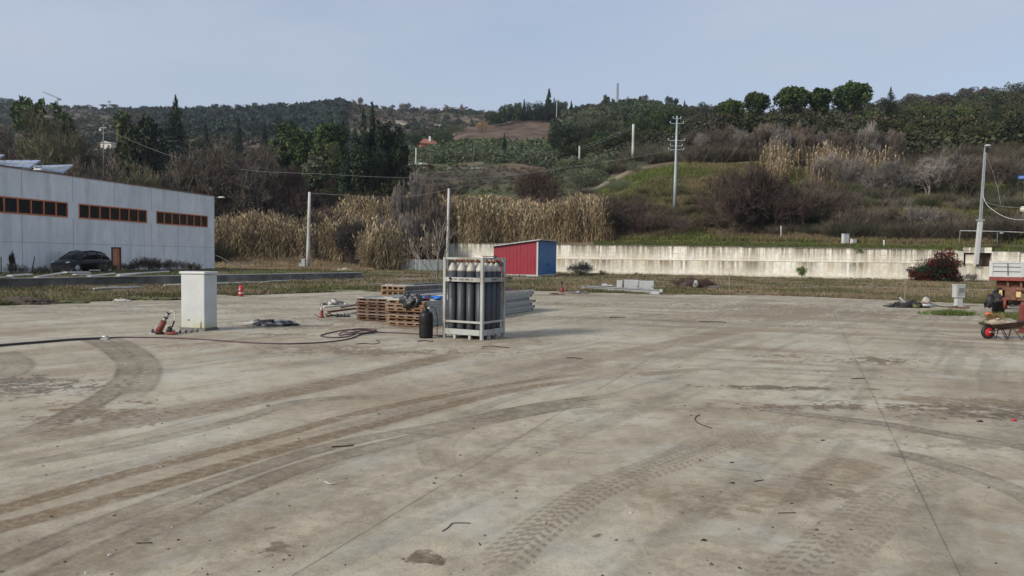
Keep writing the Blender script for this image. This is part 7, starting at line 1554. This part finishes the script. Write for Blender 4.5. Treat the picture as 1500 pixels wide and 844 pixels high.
# brushwood heap with a white bag
p0 = G(1016, 424); ho_ = empty('brushwood_heap', p0, 0, 'reddish brown heap of cut brushwood with a white bag on the verge', 'brushwood')
tr, cr_, _ = proto('thicket', 1, 2.0); link('twigs', mesh_np('twigs', cr_[0]*np.array([1.35, .9, .95])+np.array([-.1, 0, 0]), cr_[1], M['twig_red']), ho_); tr, cr_, _ = proto('thicket', 2, 2.0); link('branches', mesh_np('branches', cr_[0]*np.array([.75, .6, .8])+np.array([.7, .1, 0]), cr_[1], M['rust']), ho_)
m_ = MB(); m_.lump((0, -.5, .35), (.18, .14, .24), 5, 14, .2); m_.build('bag', M['ragwhite'], ho_); m_ = MB(); m_.lump((1.3, 0, .15), (.55, .35, .16), 6, 14, .35); m_.build('net', M['raggrey'], ho_); m_ = MB(); m_.lump((-.2, .1, .2), (.8, .5, .35), 9, 14, .3); m_.build('leaf_litter', M['darkrust'], ho_)
for x, y0, y1, r, lb in ((1068, 400, 424.5, .03, 'thin pale stake on the verge right of the brushwood heap'), (1049, 404, 416, .025, 'shorter thin stake right behind the brushwood heap'), (1325, 408, 444, .02, 'thin rod standing behind the junk pile')):
    b0 = G(x, y1); pole('thin_stake', b0, Vector((b0.x, b0.y, P(x, y0, b0.y).z)), r*.8, r*.8, M['bark_grey'], lb, 'stake')
# junk pile
jo = heap('junk_pile', 1330, 450.5, 1.75, .34, ['black', 'raggrey', 'cut'], 'dark junk pile of tarps and pipes at the right yard edge', 'junk', 61, 20, dp=.8, sz=.14, long_=.25)
m_ = MB(); m_.bar((-.1, -.3, .05), (-.32, .1, .42), .06); m_.tube([(.5, -.2, .12), (1.0, -.2, .1)], .055, 8); m_.build('metal_bars', M['greymetal'], jo)
o = empty('white_sack', G(1356, 447), 0, 'small cream sack on the right of the junk pile', 'sack'); m_ = MB(); m_.lump((0, 0, .2), (.17, .12, .16), 7, 14, .2); m_.build('bag', M['ragwhite'], o); m_ = MB(); m_.lump((-.12, 0, .1), (.12, .12, .1), 8, 10, .2); m_.build('neck', M['tan'], o)
wire('cable', [G(1362, 446)+Vector((0, 0, .05)), G(1375, 449)+Vector((0, 0, .02)), G(1388, 450.5)+Vector((0, 0, .02)), G(1403, 449.5)+Vector((0, 0, .03))], .022, 'black cable on the ground from the junk pile to the meter pillar', 'black', 'cable', None)
# meter pillar
o = empty('meter_pillar', G(1403.5, 449), .1, 'grey meter box on a short concrete pillar at the right yard edge', 'meter box'); m_ = MB(); m_.box((0, 0, .18), (.28, .22, .40), taper=.96); m_.build('pillar', M['palegrey'], o, .01)
m_ = MB(); m_.box((0, 0, .66), (.42, .28, .54)); m_.build('box', M['palegrey'], o, .012); m_ = MB(); m_.box((0, 0, .95), (.46, .32, .05)); m_.build('lid', M['polegrey'], o, .01); m_ = MB(); m_.box((.02, -.147, .68), (.32, .012, .34)); w_ = m_.build('door', M['greymetal'], o); m_ = MB(); m_.box((.02, -.156, .72), (.24, .006, .2)); m_.build('window', M['glasspane'], w_)
heap('soil_mound', 1404, 451.5, .9, .07, ['rust'], 'low ring of brown soil round the meter pillar', 'soil', 64, 8, dp=.5, sz=.08)
heap('sod_mound', 1392, 461.5, 1.35, .17, ['cut', 'dirt'], 'grassy sod mound on the concrete left of the trailer', 'sod', 66, 16, dp=.5, sz=.13)
heap('sod_mound', 1490, 467, 1.6, .12, ['cut'], 'grass growing on the concrete under the trailer rear', 'sod', 67, 16, dp=.7, sz=.12)
heap('sod_mound', 1487, 478.5, .9, .07, ['cut'], 'flat grassy patch behind the wheelbarrow', 'sod', 68, 12, dp=.9, sz=.1)
N_ = 1500; g = rs(7); cs_ = [G(1392, 461.5), G(1490, 467), G(1487, 478.5)]; k = g.randint(3, size=N_); cxy = np.array([tuple(c)[:2] for c in cs_])[k]; X_ = cxy[:, 0]+g.randn(N_)*.42; Y_ = cxy[:, 1]+g.randn(N_)*.22
grass('sod_grass', X_, Y_, 0*X_+.02, .07+.14*g.rand(N_), np.full(N_, .012), gcol(X_*3, Y_*3, (.14, .15, .05), (.09, .13, .035), 5), 8)
# ------------------------------------------------------------------ tipper truck, seen from behind
tk = empty('tipper_trailer', Vector((18.52, 26.55, 0)), R(-35), 'old red tipper trailer with grey drop sides seen from behind at the right edge', 'trailer')
TW = 2.35; TL = 4.6; z0, z1 = 1.42, 1.98
for s_ in (-1, 1):
    m_ = MB()
    cx_ = s_*(TW/4+.05); w_ = TW/2-.22
    m_.box((cx_, 0, (z0+z1)/2), (w_, .05, z1-z0-.02)); pn = m_.build('tailgate_panel', M['palegrey'], tk)
    m_ = MB()
    for z in (z0+.03, z1-.03): m_.box((cx_, -.035, z), (w_, .04, .05))
    for x in (cx_-w_/2+.03, cx_+w_/2-.03): m_.box((x, -.036, (z0+z1)/2), (.05, .04, z1-z0-.12))
    m_.build('rim', M['palegrey'], pn)
    m_ = MB(); m_.bar((cx_-w_/2+.06, -.035, z0+.2), (cx_+w_/2-.06, -.035, z0+.2), .02); m_.bar((cx_-w_/2+.06, -.035, z0+.37), (cx_+w_/2-.06, -.035, z0+.37), .02); m_.bar((cx_+.04, -.045, z0+.06), (cx_+.02, -.045, z1-.06), .025); m_.build('rib', M['darkrust'], pn)
    m_ = MB(); m_.box((s_*(TW/2-.035), 0, (z0+z1)/2), (.07, .1, z1-z0+.06)); m_.build('corner_post', M['white'], tk)
    m_ = MB(); m_.box((s_*(TW/2-.03), TL/2, (z0+z1)/2), (.05, TL-.12, z1-z0)); m_.build('side_board', M['palegrey'], tk)
    # lights, flaps, wheels
    m_ = MB(); m_.box((s_*.80, .05, .84), (.10, .08, .2)); m_.build('lamp', M['amber'], tk, .01); m_ = MB(); m_.box((s_*.30, .04, .80), (.22, .08, .2)); m_.build('tail_light', M['amber'], tk, .01)
    m_ = MB(); m_.add([(s_*1.22, -.12, .30), (s_*.80, -.10, .72), (s_*.80, .02, .86), (s_*1.22, .1, .62), (s_*1.26, -.22, .26), (s_*1.3, -.2, .40)], [(0, 1, 2, 3), (0, 3, 5, 4)]); m_.lump((s_*1.12, .0, .52), (.14, .10, .24), 4, 12, .2); m_.build('mud_flap', M['black'], tk)
    for yy in (.95, 4.9):
        Mx = Matrix.Translation((s_*.88, yy, .46))@Matrix.Rotation(PI/2, 4, 'Y'); m_ = MB(); m_.lathe([(.25, -.2), (.42, -.2), (.46, -.14), (.46, .14), (.42, .2), (.25, .2)], n=22, M=Mx, cap=False); w = m_.build('wheel', M['black'], tk); m_ = MB(); m_.lathe([(.06, -.16), (.24, -.19), (.24, .19), (.06, .16)], n=16, M=Mx); m_.build('rim', M['redpaint'], w)
m_ = MB(); m_.box((0, -.01, (z0+z1)/2+.03), (.19, .12, z1-z0+.10)); m_.build('centre_post', M['redpaint'], tk, .01)
m_ = MB(); m_.box((0, .02, z0-.06), (TW, .14, .15)); m_.box((0, TL/2, z0-.1), (TW-.1, TL-.2, .08)); m_.build('bed_frame', M['redpaint'], tk, .01)
m_ = MB(); m_.box((0, TL, (z0+z1)/2), (TW-.16, .06, z1-z0)); m_.build('headboard', M['palegrey'], tk)
m_ = MB()
for x in (-.42, .42): m_.box((x, 2.9, .92), (.09, 5.6, .24))
for x in (-.62, -.2, .2, .62): m_.bar((x, .1, 1.34), (x*.9, .12, .9), .06)
m_.box((0, .08, 1.0), (1.5, .1, .1)); m_.box((-.5, .06, .80), (.34, .12, .42)); m_.box((0, .12, .62), (1.7, .1, .1)); m_.build('chassis', M['rust'], tk)
m_ = MB(); m_.tube([(-.95, .45, 1.12), (.95, .45, 1.12)], .17, 16); m_.build('roller', M['rust'], tk); m_ = MB(); m_.tube([(-.85, .95, .46), (.85, .95, .46)], .09, 10); m_.lump((0, .95, .46), (.22, .24, .2), 3, 14, .1); m_.build('axle', M['darkrust'], tk)
m_ = MB(); m_.tube([(-.9, .3, .5), (-.45, .2, .36), (-.1, .25, .42), (.3, .2, .38)], .03, 6); m_.tube([(-.6, .2, .86), (-.4, .1, .6), (-.55, .1, .45)], .025, 6); m_.build('hoses', M['black'], tk)
m_ = MB(); m_.box((-.1, .0, .44), (.16, .1, .2)); m_.build('tow_jaw', M['rust'], tk)
for s_ in (-1, 1): m_ = MB(); m_.tube([(s_*.66, .02, .28), (s_*.66, .02, .62)], .05, 8); m_.build('buffer', M['redpaint'], tk)
m_ = MB(); m_.bar((-.4, 5.6, .8), (0, 7.2, .6), .1); m_.bar((.4, 5.6, .8), (0, 7.2, .6), .1); m_.tube([(0, 7.2, .6), (0, 7.2, 0)], .05, 8); m_.build('drawbar', M['redpaint'], tk)
# red post at the picture edge
o = empty('red_post', G(1497, 487.5), 0, 'rough red painted post at the right edge between wheelbarrow and trailer', 'post'); m_ = MB(); m_.bar((0, 0, 0), (0, .02, .78), .12, .1); m_.build('shaft', M['redpaint'], o); m_ = MB(); m_.box((0, 0, .02), (.3, .24, .03)); m_.build('foot_plate', M['rust'], o)
# ------------------------------------------------------------------ wheelbarrow
wb_ = empty('wheelbarrow', G(1447, 496.3), R(4), 'loaded dark wheelbarrow with a red rimmed wheel at the right edge', 'wheelbarrow')
Mx = Matrix.Translation((0, 0, .175))@Matrix.Rotation(PI/2, 4, 'X'); m_ = MB(); m_.lathe([(.12, -.04), (.155, -.045), (.175, -.025), (.175, .025), (.155, .045), (.12, .04)], n=28, M=Mx, cap=False); w = m_.build('wheel', M['black'], wb_)
m_ = MB(); m_.lathe([(.02, -.05), (.03, -.05), (.06, -.02), (.118, -.03), (.118, .03), (.06, .02), (.03, .05), (.02, .05)], n=22, M=Mx); m_.build('rim', M['redbright'], w); m_ = MB(); m_.tube([(0, -.1, .175), (0, .1, .175)], .014, 8); m_.build('axle', M['greymetal'], w)
# tray: tapered open box with a sloping nose
m_ = MB(); top = [(-.08, -.27, .37), (.80, -.31, .47), (.80, .31, .47), (-.08, .27, .37)]; bot = [(.22, -.17, .27), (.70, -.2, .29), (.70, .2, .29), (.22, .17, .27)]
tv = top+bot+[(x*.985+.004, y*.96, z+.006) for x, y, z in top]+[(x, y*.96, z+.012) for x, y, z in bot]
m_.add(tv, [(4, 5, 6, 7)[::-1]]+[(i, (i+1) % 4, 4+(i+1) % 4, 4+i) for i in range(4)]+[(8+i, 12+i, 12+(i+1) % 4, 8+(i+1) % 4) for i in range(4)]+[(12, 13, 14, 15)]+[(i, 8+i, 8+(i+1) % 4, (i+1) % 4) for i in range(4)]); m_.tube([(-.08, -.27, .375), (.80, -.31, .475), (.80, .31, .475), (-.08, .27, .375), (-.08, -.27, .375)], .012, 6); m_.build('tray', M['darkrust'], wb_)
for s_ in (-1, 1):
    m_ = MB(); m_.tube([(0, s_*.07, .175), (.2, s_*.13, .25), (.75, s_*.24, .30), (1.30, s_*.28, .50)], .016, 8); h_ = m_.build('handle', M['darkrust'], wb_); m_ = MB(); m_.tube([(1.17, s_*.275, .453), (1.31, s_*.282, .505)], .022, 8); m_.build('grip', M['black'], h_)
    m_ = MB(); m_.tube([(.22, s_*.15, .26), (.33, s_*.20, .012), (.38, s_*.20, .012), (.44, s_*.2, .27)], .013, 7); m_.build('leg', M['darkrust'], wb_)
    m_ = MB(); m_.tube([(.52, s_*.2, .27), (.70, s_*.24, .012), (.74, s_*.24, .012), (.84, s_*.25, .32)], .013, 7); m_.build('leg', M['darkrust'], wb_)
    m_ = MB(); m_.bar((.03, s_*.07, .2), (.32, s_*.17, .02), .03, .012); m_.build('brace', M['greymetal'], wb_)
lo = heap('rubble_load', 1447, 496.3, .1, .05, ['rubble'], 'dry grass and rubble heaped in the wheelbarrow', 'rubble', 71, 2, sz=.02); 
for c_ in list(lo.children): bpy.data.objects.remove(c_)
lo.location = wb_.location; lo.rotation_euler = wb_.rotation_euler; m_ = MB(); g = rs(72); m_.lump((.34, 0, .40), (.36, .22, .13), 7, 18, .25)
for i in range(36): px_ = .02+.7*g.rand(); m_.lump((px_, (g.rand()-.5)*.36, .42+.12*math.exp(-((px_-.2)/.25)**2)*g.rand()), (.035+.04*g.rand(), .03, .025), i, 8, .4)
m_.build('rubble', M['rubble'], lo)
tr, cr_, _ = proto('thicket_grey', 1, 1.0); link('dry_stalks', mesh_np('dry_stalks', cr_[0]*np.array([.42, .36, .34])+np.array([.16, 0, .36]), cr_[1], M['tan']), lo)
oc = empty('orange_glove', G(1447, 496.3), R(4), 'bright orange glove on top of the wheelbarrow load', 'glove'); m_ = MB(); m_.lump((-.03, -.02, .64), (.07, .045, .03), 8, 12, .2); m_.build('palm', M['orangebright'], oc)
for i in range(4): m_ = MB(); m_.tube([(.0+i*.012, -.04+i*.02, .635), (.06+.012*i, -.05+i*.025, .615), (.10, -.06+i*.03, .59)], .010, 6); m_.build('finger', M['orangebright'], oc)
# ------------------------------------------------------------------ small loose things on the concrete
def rod(px, r, mat, label, cat_='rod', nm_='bent_rod', n=8):
    W_ = catmull([tuple(G(x, y, r+.001+z)) for x, y, z in [(q+(0,))[:3] for q in px]], n); m_ = MB(); m_.tube([tuple(p) for p in W_], r, 6); return tag(m_.build(nm_, M[mat]), label, cat_, 'rods and sticks on the concrete')
rod([(1025, 607.5), (1020, 610), (1018, 614), (1022, 619), (1030, 623), (1043, 627)], 0.0049, 'darkrust', 'rusty hooked rod lying in the middle right of the yard')
rod([(648, 778), (656, 773), (662, 767), (672, 766), (680, 766), (689, 766.5)], 0.0035, 'darkrust', 'thin bent wire in the lower middle foreground')
rod([(549, 503), (556, 502.5), (549, 500.5), (552, 499.5), (545, 503)], 0.0070, 'darkrust', 'small angular dark strip in front of the stacks') if False else None
rod([(522, 504), (535, 503), (545, 504), (554, 503), (556, 501, .05), (551, 498.5, .1)], 0.0091, 'darkrust', 'twisted dark strap on the concrete in front of the coiled hose')
rod([(486, 654.5), (500, 653.5), (518, 652.5)], 0.0072, 'darkrust', 'dark stick on the left tyre tracks'); rod([(476, 706), (483, 708.5), (492, 708)], 0.0072, 'ragwhite', 'short whitish splinter in the middle foreground', nm_='wood_splinter')
rod([(200, 795.5), (223, 795)], 0.0036, 'darkrust', 'short straight rod in the lower left foreground'); rod([(1140, 751.5), (1165, 751)], 0.0036, 'darkrust', 'short straight rod in the lower right foreground'); rod([(1105, 705), (1118, 703)], 0.0042, 'darkrust', 'tiny rod in the right foreground')
rod([(1247, 555), (1266, 554)], 0.0072, 'darkrust', 'short dark rod beside the right hand joint'); rod([(830, 524.5), (840, 524), (853, 525.5)], 0.0084, 'darkrust', 'dark stick in the middle of the yard'); rod([(706, 508), (720, 507, .03), (735, 508.5), (746, 509.5)], 0.0096, 'darkrust', 'loop of dry vine on the concrete right of the rack'); rod([(612, 500), (622, 499), (634, 500.5)], 0.0108, 'darkrust', 'flat dark scrap in front of the black gas bottle')
rod([(892, 465.2), (905, 465), (916, 465.8)], 0.0120, 'darkrust', 'dark strip far across the yard'); rod([(1024, 471), (1045, 471.3), (1064, 472.2)], 0.0120, 'darkrust', 'long dark lath far across the yard')
rod([(545, 467), (556, 466), (566, 467)], 0.0120, 'offwhite', 'pale wood offcut in front of the stacks', nm_='wood_offcut')
g = rs(91)
for i, (x, y, w) in enumerate(((1073, 708, .045), (1072, 678, .04), (1031, 792, .05), (1205, 645.5, .05), (1096, 607, .03), (1160, 738, .03), (392, 595, .06), (1435, 618, .09), (757, 720, .03), (755, 730, .03))):
    m_ = MB(); m_.lump((0, 0, w*.08), (w*.42, w*.26, w*.12), i+3, 10, .5); o = m_.build('dark_stone', M['black' if i != 6 else 'darkrust']); o.location = G(x, y)
    tag(o, ['flat dark chip right of the middle foreground', 'flat dark chip just above its twin in the middle foreground', 'larger dark chip in the lower middle foreground', 'dark chip near the right hand joint', 'tiny dark chip under the hooked rod tip', 'tiny dark chip above the short rod', 'dark clod on the left tyre tracks', 'dark flat scrap at the right edge stains', 'tiny dark chip left of the tread marks', 'tiny dark chip below its twin left of the tread marks'][i], 'chip', 'dark chips on the concrete')
o = None; m_ = MB(); m_.lump((0, 0, .01), (.035, .02, .012), 4, 10, .4); o = m_.build('red_chip', M['redbright']); o.location = G(1485, 617); tag(o, 'small bright red chip at the right edge stains', 'chip')
# grit and crumbs: uncountable
N_ = 900; xs = g.uniform(-40, 1540, N_); ys = 432+(900-432)*g.rand(N_)**1.15; m_v = []; m_f = []; oo = 0
big = g.rand(N_)**3
for i in range(N_):
    p = G(xs[i], ys[i])
    if p.y > 36 or p.y < 3.2: continue
    s_ = (.003+.011*big[i])*(1+p.y/30); q = g.randn(6, 3)*.35; dirs_ = np.array([(1, 0, 0), (-1, 0, 0), (0, 1, 0), (0, -1, 0), (0, 0, .7), (0, 0, -.2)])
    v_ = (dirs_+q*.5)*s_; v_[:, 2] = np.maximum(v_[:, 2], -.001); m_v.append(v_+np.array([p.x, p.y, .001])); m_f.append(np.array([(0, 2, 4), (2, 1, 4), (1, 3, 4), (3, 0, 4), (2, 0, 5), (1, 2, 5), (3, 1, 5), (0, 3, 5)])+oo); oo += 6
cv = np.repeat(np.array([(.10, .08, .06), (.16, .12, .08), (.42, .40, .36), (.05, .045, .04)])[g.choice(4, len(m_v), p=[.4, .3, .15, .15])], 6, 0)
o = link('grit', mesh_np('grit', np.concatenate(m_v), np.concatenate(m_f), M['grass'], False, {'col': cv})); o['kind'] = 'stuff'
# ------------------------------------------------------------------ air
b = MB(); x0, x1, y0, y1, z0, z1 = -1900, 1900, -70, 2560, min(float(Z2.min()), -2)-1.5, max(float(Z2.max()), 60)+25
b.add([(x0,y0,z0),(x1,y0,z0),(x1,y1,z0),(x0,y1,z0),(x0,y0,z1),(x1,y0,z1),(x1,y1,z1),(x0,y1,z1)], [(3,2,1,0),(4,5,6,7),(0,1,5,4),(1,2,6,5),(2,3,7,6),(3,0,4,7)])
hm = bpy.data.materials.new('haze'); hm.use_nodes = True; hn = hm.node_tree; hn.nodes.clear()
ou = hn.nodes.new('ShaderNodeOutputMaterial'); pv = hn.nodes.new('ShaderNodeVolumePrincipled'); hn.links.new(pv.outputs[0], ou.inputs['Volume'])
pv.inputs['Color'].default_value = (.80, .88, 1, 1); pv.inputs['Density'].default_value = .00014; pv.inputs['Anisotropy'].default_value = .3
h_ = b.build('haze', hm); h_['kind'] = 'stuff'
